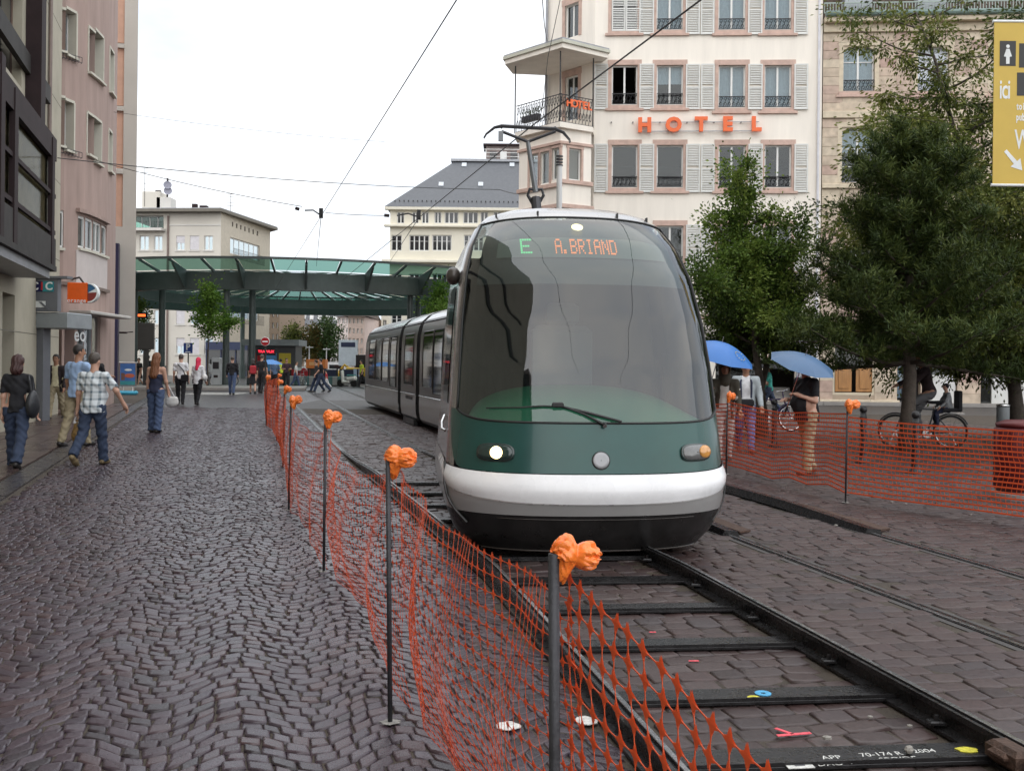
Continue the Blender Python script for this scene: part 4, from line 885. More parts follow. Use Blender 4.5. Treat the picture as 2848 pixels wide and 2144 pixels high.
hs_ += [(hs_[0][0], hs_[0][1], hs_[0][2] - 3.3 * k, hs_[0][3] - 3.3 * k) for k in (1, 2)]
wall(fb_, fs, 0, fs.len, 0, zr_, hs_ + sm, mat('far_tan_render', (.50, .45, .37), .85, var=.08), .25, name='side_wall')
for h in hs_: window(fb_, fs, *h, nx=6, y=.15, ft=.12); put('balcony_rail', cached(('fbr',), lambda: rail_mesh(h[1] - h[0] + .6, 1.0, False)), fb_, fs, h[0] - .3, h[2] - .5, -.5)
for h in sm: put('small_window', MB().box(h[0], h[1], .1, .12, h[2], h[3]).mesh('small_window', M_paned), fb_, fs, 0, 0)
oh = [(cl.x - 1, cl.y - 1.0), (c0.x + .3, c0.y - 1.1), (c1[0] + .9, c1[1] - .2), (c1[0] - 2.2, c1[1] + 4), (cl.x - 1, c1[1] + 6)]
roof_box(fb_, oh, zr_, zr_ + .28, mat('dark_eaves', (.16, .145, .12), .7)); roof_box(fb_, [(x * .995 - .3, y + .4) for x, y in oh], zr_ + .28, zr_ + .42, mat('grey_zinc', (.3, .3, .3)))
put('cornice_line', MB().box(sx, ff.len, -.06, .02, zr_ - 1.3, zr_ - 1.15).mesh('cornice_line', M_fw), fb_, ff, 0, 0)
def rtop(px, py, w, h, d, nm, m): p = at(px, py, Y0 + 6 + (px % 7) * .13); return MB().box(-w / 2, w / 2, 0, d, -.8, h, c=.02).build(nm, m, fb_, loc=p - fb_.location)
rtop(420, 572, 1.9, 1.5, 2, 'roof_hut', M_fb); rtop(455, 575, 1.5, 1.0, 1.7, 'roof_hut', M_fw); rtop(438, 552, .5, .9, .5, 'chimney', mat('dark_chimney', (.12, .11, .11), .8)); rtop(540, 580, .5, .5, .5, 'roof_vent', M_steel); rtop(565, 582, .8, .4, .6, 'roof_vent', M_steel)
rtop(465, 540, .16, 1.7, .16, 'dish_mast', M_gst)
for px, py in ((466, 516), (467, 532)): MB().lathe([(.02, 0), (.25, .04), (.42, .12), (.43, .13), (.2, .06)], n=14).build('satellite_dish', mat('grey_dish', (.22, .22, .27), .5), fb_, loc=at(px, py, Y0 + 5.8) - fb_.location, rot=(R(80), 0, R(20)))
for px, y0, y1 in ((402, 575, 468), (641, 600, 540)):
    a, b = at(px, y0, Y0 + 6) - fb_.location, at(px + 1, y1, Y0 + 6) - fb_.location; m_ = MB().tube([a, b], .03, 5)
    for k in (.0, .12, .4, .55): q = b.lerp(a, k); m_.tube([q + Vector((-.4, 0, 0)), q + Vector((.35, 0, 0))], .02, 4)
    m_.build('aerial', M_gst, fb_)

# ---- slate roofed building behind the tram
M_sl = mat('grey_slate', (.085, .091, .102), .5, var=.12, vs=3, bump=.35, bs=14); M_cr = mat('pale_cream_render', (.72, .68, .57), .85, var=.05, vs=.4)
Y1 = 98.0; a = at(1082, 900, Y1); b = at(1480, 900, Y1); sfc = Facade((a.x, a.y), (b.x, b.y))
sb = thing('slate_roof_building', 'cream office building with steep grey slate hipped roof behind the tram', 'building', ((a.x + b.x) / 2, Y1, 0))
ez = sfc.uv(1200, 582)[1]; hl = []; nxs = []
for x0, x1, n in ((1104, 1125, 2), (1146, 1165, 2), (1173, 1193, 2), (1208, 1228, 2), (1236, 1275, 3), (1288, 1330, 3), (1336, 1358, 2), (1372, 1394, 2), (1408, 1430, 2)): hl.append(sfc.rect(x0, 589, x1, 622)); nxs.append(n)
for y0, y1 in ((654, 698), (762, 806), (870, 914)):
    for x0, x1, n in ((1088, 1118, 2), (1138, 1194, 4), (1202, 1256, 4), (1290, 1345, 4), (1380, 1435, 4)): hl.append(sfc.rect(x0, y0, x1, y1)); nxs.append(n)
wall(sb, sfc, 0, sfc.len, 0, ez, hl, M_cr, .25)
for h, n in zip(hl, nxs): window(sb, sfc, *h, nx=n, bars=(.62,) if h[3] < ez - 1.5 else (), y=.15, pane=M_paned, ft=.09)
put('attic_wall', MB().box(-.02, sfc.len, -.01, -.005, sfc.uv(1200, 626)[1], ez).mesh('attic_wall', M_fw), sb, sfc, 0, 0) if False else None
for py, d, hgt in ((630, .55, .22), (728, .7, .28), (582, .5, .3)): put('cornice', MB().box(-d, sfc.len, -d, .1, sfc.uv(1200, py)[1] - hgt / 2, sfc.uv(1200, py)[1] + hgt / 2, c=.04).mesh('cornice', M_cr), sb, sfc, 0, 0)
z2 = ez + 5.95; e0 = -.5; Lx = sfc.len
put('roof', MB().add([(e0, -.5, ez + .15), (Lx + 3, -.5, ez + .15), (Lx + 3, 5.95, z2), (6.0, 5.95, z2), (6.0, 12, z2), (e0, 15, ez + .15)], [(0, 1, 2, 3), (0, 3, 4, 5)]).mesh('roof', M_sl), sb, sfc, 0, 0)
put('roof_ridge', MB().box(5.6, Lx + 3, 5.7, 12, z2, z2 + .25).mesh('roof_ridge', mat('grey_zinc', (.3, .3, .3))), sb, sfc, 0, 0)
def onroof(px, py): # local point on the slope
    for k in np.linspace(0, 1, 200):
        y = -.5 + 6.45 * k; f_ = sfc.shifted(y); x, z = f_.uv(px, py)
        if z <= ez + .15 + (z2 - ez - .15) * k: return x, y, z
    return x, y, z
for px, py in ((1291, 460), (1424, 460), (1227, 514), (1337, 514)):
    x, y, z = onroof(px, py); put('skylight', MB().box(-.25, .25, -.35, .35, 0, .1).mesh('skylight', mat('pale_skylight', (.45, .48, .52), .2)), sb, sfc, x, z, y).rotation_euler = (R(42), 0, sfc.rz)
sg = MB()
for i in range(32): sg.box(.4 + i * .45, .5 + i * .45, 0.1, .16, 0, .14)
put('snow_hooks', sg.mesh('snow_hooks', M_gst), sb, sfc, 0, ez + .75, 0)['kind'] = 'stuff'
px0 = sfc.shifted(7).uv(1352, 420)[0]; put('penthouse', MB().box(px0, px0 + 9, 7, 10, z2 + .2, z2 + 1.9).mesh('penthouse', mat('brown_penthouse', (.20, .16, .15), .7, var=.2)), sb, sfc, 0, 0); put('penthouse_roof', MB().box(px0 - .3, px0 + 9, 6.7, 10, z2 + 1.9, z2 + 2.1).mesh('penthouse_roof', M_steel), sb, sfc, 0, 0)
for k in range(4): put('penthouse_window', MB().box(px0 + .4 + k * 1.1, px0 + 1.1 + k * 1.1, 6.95, 6.99, z2 + .5, z2 + 1.3).mesh('penthouse_window', M_wfr if k % 2 else M_paned), sb, sfc, 0, 0)
rx = sfc.shifted(6.2).uv(1306, 430)[0]; tr = MB()
for z in (.35, .75, 1.1): tr.box(rx, rx + 9, -.02, .02, z, z + .05)
for i in range(6): tr.box(rx + i * 1.7, rx + i * 1.7 + .06, -.03, .03, 0, 1.15)
put('terrace_rail', tr.mesh('terrace_rail', M_wfr), sb, sfc, 0, z2 + .25, 6.2)
poly_walls(sb, [(a.x, a.y), (a.x - 1, a.y + 20)], 0, ez, M_cr, 'side_wall')

# ---- street end: far houses
M_fp = mat('far_pinkish_render', (.60, .52, .49), .9, var=.06, vs=.3)
def far_house(label, px0, px1, py_top, Y, rows, cols, m, roof_h=0, roofm=None, cat='building'):
    a = at(px0, 900, Y); b = at(px1, 900, Y); f_ = Facade((a.x, a.y), (b.x, b.y)); t = thing('far_building', label, cat, ((a.x + b.x) / 2, Y, 0), group='houses at the far end of the street')
    zt_ = f_.uv((px0 + px1) / 2, py_top)[1]; hl = []; sh = (zt_ - 1) / rows; sw = f_.len / cols
    for r_ in range(rows):
        for c_ in range(cols): hl.append((c_ * sw + sw * .28, c_ * sw + sw * .72, 1 + r_ * sh + sh * .3, 1 + r_ * sh + sh * .8))
    wall(t, f_, 0, f_.len, 0, zt_, hl, m, .3)
    for h in hl: put('window', cached(('fh', round(h[1] - h[0], 1), round(h[3] - h[2], 1)), lambda: MB().box(0, h[1] - h[0], .2, .24, 0, h[3] - h[2]).box((h[1] - h[0]) / 2 - .06, (h[1] - h[0]) / 2 + .06, .14, .2, 0, h[3] - h[2], 1).mesh('window', [M_paned, M_wfr])), t, f_, h[0], h[2])
    if roof_h: put('roof', MB().add([(-.5, -.6, zt_), (f_.len + .5, -.6, zt_), (f_.len - .5, 5, zt_ + roof_h), (.5, 5, zt_ + roof_h), (f_.len + .5, 12, zt_), (-.5, 12, zt_)], [(0, 1, 2, 3), (1, 4, 2), (0, 3, 5), (3, 2, 4, 5)]).mesh('roof', roofm or M_sl), t, f_, 0, 0)
    poly_walls(t, [f_.w(f_.len, 0).to_tuple()[:2], (b.x + .5, Y + 12), (a.x - .5, Y + 12), (a.x, a.y)], 0, zt_, m)
    return t, f_
t1, f1 = far_house('far white house with blue slate roof and dormers at the street end', 822, 935, 903, 175, 5, 9, M_fw, 4.2)
for k in range(5): put('dormer', MB().box(1.0 + k * 1.4, 1.6 + k * 1.4, .6, 2.2, f1.uv(870, 900)[1] + .6, f1.uv(870, 900)[1] + 1.8).mesh('dormer', M_wfr), t1, f1, 0, 0)
far_house('far grey gabled house left of the white one', 770, 822, 900, 172, 4, 5, M_fw, 2.6, mat('brown_far_roof', (.16, .13, .15), .7))
far_house('far pale pink house front right of the street trees', 938, 972, 880, 150, 5, 3, M_fp, 3.0)
far_house('far pinkish townhouse nearest the tram tail', 968, 1012, 880, 118, 5, 4, mat('far_rose_render', (.62, .50, .45), .9), 3.0, M_tile)
far_house('far grey tower of flats above the pink houses', 958, 1000, 862, 240, 9, 4, mat('far_grey_render', (.5, .5, .48), .9))
far_house('far tan brick building beside the canopy columns', 742, 777, 860, 118, 5, 3, mat('tan_brick', (.30, .23, .17), .9, var=.15, vs=6))
far_house('far cream building glimpsed above the tram tail', 1060, 1180, 850, 128, 5, 6, M_cr)
# ------------------------------------------------------------------ tram
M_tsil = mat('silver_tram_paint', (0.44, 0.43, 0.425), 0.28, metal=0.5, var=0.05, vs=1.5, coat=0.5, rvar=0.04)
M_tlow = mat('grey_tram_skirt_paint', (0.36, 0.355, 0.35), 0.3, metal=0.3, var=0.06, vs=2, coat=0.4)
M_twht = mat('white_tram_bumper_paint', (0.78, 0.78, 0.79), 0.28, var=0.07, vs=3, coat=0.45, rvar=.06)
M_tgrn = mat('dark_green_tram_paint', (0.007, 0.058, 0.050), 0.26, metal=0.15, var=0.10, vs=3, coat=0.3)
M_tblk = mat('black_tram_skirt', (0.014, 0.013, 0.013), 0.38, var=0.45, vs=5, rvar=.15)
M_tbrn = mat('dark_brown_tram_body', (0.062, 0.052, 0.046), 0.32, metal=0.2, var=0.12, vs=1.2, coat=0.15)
M_rub = mat('black_rubber', (0.012, 0.012, 0.012), 0.55, var=0.2)
M_ws = glass_mat('windscreen_glass', (0.56, 0.66, 0.62), 1.78, 0.03, 1.0)
M_twin = mat('dark_tram_window_glass', (0.010, 0.010, 0.010), 0.05, var=0, spec=0.3)
M_dash = mat('green_dashboard', (0.035, 0.17, 0.10), 0.5, var=0.1)
M_cabin = mat('dark_cab_interior', (0.035, 0.036, 0.04), 0.7, var=0.2); M_cabd = mat('black_blind_panel', (0.02, 0.022, 0.027), 0.4, var=0.15)
M_disp = mat('grey_display_glass', (0.10, 0.11, 0.105), 0.35, var=0.05)
M_lamp = emit_mat('lit_headlamp', (1.0, 0.66, 0.30), 4.5); M_lamp2 = emit_mat('lit_marker_lamp', (1.0, 0.80, 0.42), 1.5)
M_amb = mat('amber_lens', (0.55, 0.25, 0.05), 0.15, var=0.25, vs=40, coat=1.0); M_chr = mat('chrome', (0.6, 0.6, 0.6), 0.15, metal=1.0, var=0)
M_led = emit_mat('orange_led', (1.0, 0.26, 0.07), .75); M_ledg = emit_mat('green_led', (0.15, 0.9, 0.35), .5)

tram = thing('tram', 'silver and green tram with lit headlamp and big curved windscreen', 'tram')
CABZ = [.08, .22, .40, .50, .60, .74, .95, 1.15, 1.6, 2.0, 2.4, 2.7, 2.9, 3.02, 3.09, 3.12]
CABW = [1.02, 1.14, 1.195, 1.215, 1.225, 1.215, 1.20, 1.185, 1.155, 1.125, 1.075, 1.0, .905, .79, .62, .40]
CABN = [.24, .12, .03, .0, .0, .025, .06, .10, .215, .375, .60, .85, 1.09, 1.30, 1.52, 1.75]
CABD = [.62, .72, .78, .80, .80, .80, .80, .80, .80, .80, .78, .74, .68, .62, .55, .45]
PX = 2.35
def cab_xy(t, z, off=0.0):
    """t in degrees: 0 nose, +-90 side; beyond 90 straight back (1 degree = 3 cm)"""
    w = np.interp(z, CABZ, CABW) + off; n = np.interp(z, CABZ, CABN) - off; d = np.interp(z, CABZ, CABD); s = 1 if t >= 0 else -1
    a = abs(t)
    if a <= 90:
        q = R(a); x = w * math.sin(q) ** (2 / PX); y = n + (d + off) * (1 - max(0, math.cos(q)) ** (2 / PX))
    else: x = w; y = n + d + off + (a - 90) * 0.03
    return Vector((s * x, y, z))
cab_o = bpy.data.objects.new('cab', None); COL.objects.link(cab_o); cab_o.parent = tram
cab_o.location = (0.725, 7.88, 0.0); cab_o.rotation_euler = (0, 0, 0.115)
def smooth_t(t0, t1, n): return np.linspace(t0, t1, n)
def cpatch(name, m, ts, zl, zu, nz=8, off=0.0, parent=None):
    P = []
    for i in range(nz + 1):
        s = i / nz; P.append([cab_xy(t, zl(t) + (zu(t) - zl(t)) * s, off(t, s) if callable(off) else off) for t in ts])
    return MB().grid(P).build(name, m, parent or cab_o, smooth=True)
TB = 148                                   # t where the cab side ends
side = lambda a, b: np.concatenate([np.linspace(a, 90, 24), np.linspace(92, b, 20)])
full = np.concatenate([-side(0, TB)[::-1], side(0, TB)[1:]])
K = lambda v: (lambda t: v)
za = lambda t: 0.495 + 0.175 * min(1, abs(t) / 100) ** 2.2          # lower edge of the white bumper
zb = lambda t: 0.735 + 0.05 * min(1, abs(t) / 95) ** 3
TG = 70.0
zw = lambda t: 1.14 + 0.08 * (min(abs(t), TG) / TG) ** 6 + 0.01 * (abs(t) / TG) ** 2   # lower edge of the windscreen
zt = lambda t: 2.955 - 0.05 * (min(abs(t), TG) / TG) ** 2
cpatch('skirt', M_tblk, full, K(.08), K(.395), 5)
cpatch('lower_bumper', M_tlow, full, K(.40), lambda t: za(t) - .004, 4, 0.004)
cpatch('white_bumper', M_twht, np.concatenate([-side(0, 112)[::-1], side(0, 112)[1:]]), za, lambda t: zb(t) - .003, 6, lambda t, s: 0.006 + 0.022 * math.sin(math.pi * min(1, s * 1.02)))
cpatch('bumper_trim', M_tsil, full, lambda t: za(t) - .006, lambda t: za(t) + .004, 1, 0.012)
cpatch('side_trim', M_tlow, side(112, TB)[20:], za, zb, 3, 0.003); cpatch('side_trim', M_tlow, -side(112, TB)[20:][::-1], za, zb, 3, 0.003)
gz = lambda t: zb(t) + 0.0
cpatch('nose_panel', M_tgrn, np.linspace(-79, 79, 41), lambda t: zb(t) + .004 + 0.38 * max(0, (abs(t) - 60) / 19) ** 3.0, lambda t: zw(t) - .004 if abs(t) < TG else max(zw(t), zb(t) + .39), 8, 0.004)
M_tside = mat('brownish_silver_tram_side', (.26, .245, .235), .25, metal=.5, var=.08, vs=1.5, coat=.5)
for s in (-1, 1):
    ts = np.concatenate([np.linspace(TG + .8, 90, 12), np.linspace(92, TB, 18)]); ts = ts if s > 0 else -ts[::-1]
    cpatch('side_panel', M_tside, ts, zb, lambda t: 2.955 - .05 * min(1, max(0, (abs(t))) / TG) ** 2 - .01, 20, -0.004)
    # side window of the cab
    ts = np.linspace(97, 124, 8); ts = ts if s > 0 else -ts[::-1]
    w_ = cpatch('side_window', M_twin, ts, K(1.25), K(2.35), 6, 0.003)
ws = cpatch('windscreen', M_ws, np.linspace(-TG, TG, 61), zw, zt, 24, 0.0)
# rubber gasket round the glass
edge = [cab_xy(t, zw(t), .004) for t in np.linspace(-TG, TG, 40)] + [cab_xy(TG, z, .004) for z in np.linspace(zw(TG) + .05, zt(TG), 20)] + [cab_xy(t, zt(t), .004) for t in np.linspace(TG - 2, -TG, 40)] + [cab_xy(-TG, z, .004) for z in np.linspace(zt(-TG) - .05, zw(-TG), 20)]
MB().tube(edge, 0.010, 6).build('gasket', M_rub, cab_o, smooth=True)
# roof cap
rt = np.concatenate([-side(0, TB)[::-1], side(0, TB)[1:]])
P = []
for z in (2.945, 2.975, 3.0, 3.02, 3.05, 3.075, 3.09, 3.105, 3.115, 3.12): P.append([cab_xy(t, z if abs(t) > TG or z > 2.96 else zt(t), .002) for t in rt])
P.append([(0.3 * (i / (len(rt) - 1) * 2 - 1), 1.9 + 1.6 * abs(i / (len(rt) - 1) * 2 - 1), 3.125) for i in range(len(rt))])
MB().grid(P).build('roof', M_tsil, cab_o, smooth=True)
M_roofseam = M_rub
for t in (-22, 24, -58, 58):
    p = cab_xy(t, 2.985, .006); MB().box(p.x - .006, p.x + .006, p.y - .03, p.y + .03, p.z - .02, p.z + .03).build('roof_clip', M_rub, cab_o)
MB().slab([(x * .93, z) for x, z in list(zip(CABW, CABZ))[:-4]] + [(-x * .93, z) for x, z in list(zip(CABW, CABZ))[:-4][::-1]], 2.5, 2.54).build('bulkhead', M_cabin, cab_o)
MB().box(-1.0, 1.0, .5, 2.6, .30, .34).build('floor', M_cabin, cab_o)
MB().box(-0.6, 0.6, 1.5, 2.5, 2.90, 2.92).build('ceiling', M_cabd, cab_o)
# dashboard: a domed green console rising behind the glass
P = []
for i in range(13):
    v = i / 12
    row = []
    for j in range(31):
        u = -1 + 2 * j / 30; k = max(0, 1 - u * u)
        base = cab_xy(u * 68, 1.13, -.03)
        row.append((base.x * (1 - .12 * v), base.y + v * (1.15 - base.y + .35) + .0, 1.12 + 0.30 * k ** .7 * math.sin(v * math.pi / 2) ** 1.2))
    P.append(row)
MB().grid(P).build('dashboard', M_dash, cab_o, smooth=True)
MB().box(-.30, .30, 1.95, 2.12, .95, 2.0, c=.06).box(-.16, .16, 1.94, 2.06, 2.0, 2.22, c=.04).box(-.28, .28, 1.5, 2.0, .85, .98, c=.04).build('driver_seat', mat('grey_seat_cloth', (.16, .17, .18), .9), cab_o)
# blind panel and destination display behind the top of the glass
cpatch('blind_panel', M_cabd, np.linspace(-64, 64, 31), K(2.30), K(2.93), 8, -0.06)
cpatch('display_window', M_disp, np.linspace(-48, 48, 25), lambda t: 2.545, lambda t: 2.74 - .05 * (abs(t) / 48) ** 4, 3, -0.052)
LED = {'A': '01110 10001 10001 11111 10001 10001 10001', 'B': '11110 10001 10001 11110 10001 10001 11110', 'R': '11110 10001 10001 11110 10100 10010 10001', 'I': '01110 00100 00100 00100 00100 00100 01110',
       'N': '10001 11001 10101 10101 10011 10001 10001', 'D': '11110 10001 10001 10001 10001 10001 11110', '.': '00000 00000 00000 00000 00000 01100 01100', 'E': '11111 10000 10000 11110 10000 10000 11111', ' ': '00000 ' * 7}
def led_text(name, txt, x0, m, dot=0.0125, dz=.021):
    mb = MB(); x = x0
    for ch in txt:
        rows = LED[ch].split(); wd = 3 if ch in '. ' else 5
        for r_, row in enumerate(rows):
            for c_, b_ in enumerate(row[1:4] if ch == '.' else row):
                if b_ == '1' and c_ < wd:
                    lx = x + c_ * dot; z = 2.715 - r_ * dz
                    w = np.interp(z, CABZ, CABW); q = min(1, abs(lx) / w); t = math.degrees(math.asin(q ** (PX / 2))) * (1 if lx >= 0 else -1)
                    p = cab_xy(t, z, -0.045); mb.box(p.x - dot * .36, p.x + dot * .36, p.y - .004, p.y + .004, p.z - dz * .34, p.z + dz * .34)
        x += (wd + 1) * dot
    o = mb.build(name, m, cab_o); o['kind'] = 'stuff'
led_text('line_letter', 'E', -0.575, M_ledg, 0.021)
led_text('destination_text', 'A.', -0.265, M_led); led_text('destination_text', 'BRIAND', -0.125, M_led)
def on_nose(lx, z, off=0.0):
    w = np.interp(z, CABZ, CABW); q = min(1, abs(lx) / w); t = math.degrees(math.asin(q ** (PX / 2))) * (1 if lx >= 0 else -1)
    p = cab_xy(t, z, off); a = cab_xy(t + 1, z, off); b = cab_xy(t - 1, z, off); tx = (a - b).normalized()
    if lx == 0: tx = Vector((1, 0, 0))
    up = (cab_xy(t, z + .05, off) - cab_xy(t, z - .05, off)).normalized()
    return p, tx, up, tx.cross(up).normalized()
def disc(name, lx, z, rx, rz, m, parent=None, off=0.006, pw=2.0, thick=0.012, dome=0.0):
    p, tx, up, nn = on_nose(lx, z, 0.004); n = 28; mb = MB(); P = []
    if nn.y > 0: nn = -nn
    for k, h in ((1.0, -thick), (1.0, off), (.92, off + .004 + dome * .3), (.6, off + .004 + dome * .8), (.05, off + .004 + dome)):
        P.append([p + tx * (rx * k * math.copysign(abs(math.cos(a)) ** (2 / pw), math.cos(a))) + up * (rz * k * math.copysign(abs(math.sin(a)) ** (2 / pw), math.sin(a))) + nn * h for a in [2 * math.pi * i / n for i in range(n)]])
    mb.grid(P, 0, True); return mb.build(name, m, parent or cab_o, smooth=True)
M_hous = mat('black_lamp_housing', (.008, .022, .02), .25, var=.1, coat=.6); M_lens = mat('clear_lamp_lens', (.10, .10, .10), .12, var=.2, vs=30, coat=1.0)
for s in (-1, 1):
    h = disc('headlamp', s * .83, .895, .165, .075, M_hous, pw=3.0)
    disc('lens', s * .83, .895, .150, .062, M_lens if s > 0 else mat('dark_green_lamp_glass', (.012, .03, .027), .15, coat=.6), h, off=.012, pw=3.0, dome=.01)
    if s > 0: disc('indicator', .905, .897, .07, .054, M_amb, h, off=.028, dome=.014)
    else: disc('lit_bulb', -.815, .893, .052, .050, M_lamp, h, off=.030, dome=.02)
disc('emblem', .0, .845, .068, .068, mat('grey_emblem', (.28, .28, .29), .35, metal=.5, var=.1), off=.008)
disc('emblem_ring', .0, .845, .075, .075, M_tblk, off=.003)
p, tx, up, nn = on_nose(-.06, 2.87, -.03)
lm = disc('top_marker_lamp', -.03, 2.86, .052, .052, M_lamp2, off=-.02, dome=.008)
# wiper
piv, _, _, _ = on_nose(.03, 1.13, .03)
def G(lx, z, off=.03): return on_nose(lx, z, off)[0]
wp = MB().tube([piv, G(-.12, 1.21), G(-.28, 1.27, .035), G(-.45, 1.275, .035), G(-.62, 1.26, .035), G(-.88, 1.25)], [.012, .010, .009, .008, .007, .006], 6).build('wiper', M_rub, cab_o)
MB().tube([G(.17, 1.155), G(-.1, 1.225), G(-.32, 1.275)], [.011, .013, .011], 6).build('wiper_blade', M_rub, wp)
MB().box(-.045, .045, -.02, .02, -.022, .022, c=.01).build('wiper_block', M_rub, wp, loc=G(-.33, 1.285, .045))
MB().tube([piv, piv + Vector((0, -.02, -.01))], .018, 8).build('wiper_pivot', M_chr, wp)
# camera pod and grab handle, tail lamp, coupler hatch lines
p = cab_xy(-92, 2.42, .05); MB().ball(p, (.07, .11, .085), 12).build('camera_pod', M_tbrn, cab_o, smooth=True)
cpatch('tail_lamp', mat('red_lens', (.18, .02, .012), .2, coat=1), np.linspace(80, 96, 5), K(.325), K(.392), 2, .008)
for s in (-1, 1):
    seam = [cab_xy(s * t, z, .016) for t, z in ((82, .78), (80, .70), (79, .60), (77, .52), (73, .45), (68, .39), (60, .30))]
    MB().tube(seam, .012 if s < 0 else .006, 6).build('bumper_seam', M_tblk, cab_o)
MB().tube([cab_xy(t, .37, .006) for t in np.linspace(-40, 40, 20)], .0025, 5).build('hatch_line', M_tbrn, cab_o)
MB().tube([cab_xy(t, .085, .008) for t in np.linspace(-60, 60, 24)], .006, 5).build('skirt_lip', M_tbrn, cab_o)
MB().tube([cab_xy(-101, 1.14, .012), cab_xy(-99, 1.08, .035), cab_xy(-95, 1.03, .035), cab_xy(-92, 1.02, .012)], .013, 6).build('door_handle', M_chr, cab_o)

# passenger modules
SEC = [(1.10, .13), (1.17, .22), (1.20, .40), (1.205, .62), (1.20, .80), (1.20, 1.2), (1.195, 1.8), (1.175, 2.25), (1.12, 2.5), (1.04, 2.64), (.90, 2.77), (.68, 2.87), (.42, 2.95), (0, 2.98)]
def module(name, a, b, windows, parent, rear=False):
    """a,b: ground points of the centre line ends; windows: list of (t0,t1,kind) along the left and right side"""
    a = Vector((*a, 0)); b = Vector((*b, 0)); Ln = (b - a).length
    mo = bpy.data.objects.new(name, None); COL.objects.link(mo); mo.parent = parent; mo.location = a
    mo.rotation_euler = (0, 0, math.atan2(b.y - a.y, b.x - a.x) - math.pi / 2)
    sec = SEC + [(-x, z) for x, z in SEC[-2::-1]]
    def shell(nm, i0, i1, m, grow=0.0, y0=0, y1=Ln, ny=2):
        for s in (1, -1):
            P = []
            for yy in np.linspace(y0, y1, ny): P.append([(s * (x + grow), yy, z) for x, z in SEC[i0:i1 + 1]])
            if s < 0: P = P[::-1]
            MB().grid(P).build(nm, m, mo, smooth=True)
    taper = None
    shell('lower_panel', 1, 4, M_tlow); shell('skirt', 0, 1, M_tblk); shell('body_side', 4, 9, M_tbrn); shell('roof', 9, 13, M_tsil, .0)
    MB().slab([(x * .985, z) for x, z in sec], -.02, 0.0).build('end_wall', M_tblk, mo); MB().slab([(x * .985, z) for x, z in sec], Ln, Ln + .02).build('end_wall', M_tblk, mo)
    for s in (1, -1):
        MB().tube([(s * 1.212, 0, .795), (s * 1.212, Ln, .795)], .012, 4).build('waist_trim', M_tsil, mo)
        MB().tube([(s * 1.085, 0, 2.585), (s * 1.085, Ln, 2.585)], .022, 4).build('rain_gutter', M_tblk, mo)
        for y0, y1, kind in windows:
            z0 = 1.02 if kind == 'w' else (.90 if kind == 'd' else 1.0)
            P = []
            for z in np.linspace(z0, 2.34, 8):
                xx = float(np.interp(z, [q[1] for q in SEC], [q[0] for q in SEC])) + .006; P.append([(s * xx, y0, z), (s * xx, y1, z)])
            if s < 0: P = P[::-1]
            wo_ = MB().grid(P).build('door_glass' if kind == 'd' else 'window', M_twin, mo, smooth=True)
            fr = [(s * (float(np.interp(z, [q[1] for q in SEC], [q[0] for q in SEC])) + .008), y, z) for y, z in [(y0, z) for z in np.linspace(z0, 2.34, 7)] + [(y1, z) for z in np.linspace(2.34, z0, 7)] + [(y0, z0)]]
            MB().tube(fr, .013, 4).build('window_frame', M_tbrn if kind == 'w' else M_rub, wo_)
    return mo, Ln
def bellows(a, b):
    a = Vector((*a, 0)); b = Vector((*b, 0)); d = b - a; mb = MB(); n = 7; P = []
    sec = SEC + [(-x, z) for x, z in SEC[-2::-1]]; side_ = Vector((d.y, -d.x, 0)).normalized()
    for i in range(n):
        k = .96 - (.05 if i % 2 else 0); P.append([a + d * (i / (n - 1)) + side_ * (x * k) + Vector((0, 0, z if z < 2 else 2 + (z - 2) * k)) for x, z in sec])
    return MB().grid(P).build('bellows', M_rub, tram)
def cpt(Y): return (4.125 - .268 * Y + 1.24, Y + .32)          # centre line of the rear part
B0, B1 = (0.55, 10.9), (0.42, 16.2)
module('module', B0, B1, [(.5, 1.6, 'w'), (1.9, 3.2, 'd'), (3.5, 4.7, 'w')], tram)
bellows((0.50, 10.5), B0); bellows(B1, cpt(17.0))
module('module', cpt(17.0), cpt(24.1), [(.4, 1.5, 'w'), (1.65, 2.9, 'w'), (3.05, 4.3, 'w'), (4.45, 5.5, 'd'), (5.6, 6.9, 'w')], tram)
bellows(cpt(24.1), cpt(24.6))
m2, l2 = module('module', cpt(24.6), cpt(27.0), [(.45, 1.9, 'w')], tram)
for s in (1, -1):
    for k in range(6): MB().box(s * 1.21, s * 1.222, .5 + k * .18, .62 + k * .18, .66, .74).build('vent_slot', M_tblk, m2)
    MB().box(min(s * 1.10, s * 1.2), max(s * 1.10, s * 1.2), .3, 2.0, .02, .16).build('bogie_cover', M_tblk, m2)
bellows(cpt(27.0), cpt(27.5))
module('module', cpt(27.5), cpt(35.0), [(.4, 1.6, 'd'), (2.0, 3.4, 'w'), (3.6, 5.0, 'w'), (5.2, 6.8, 'w')], tram)
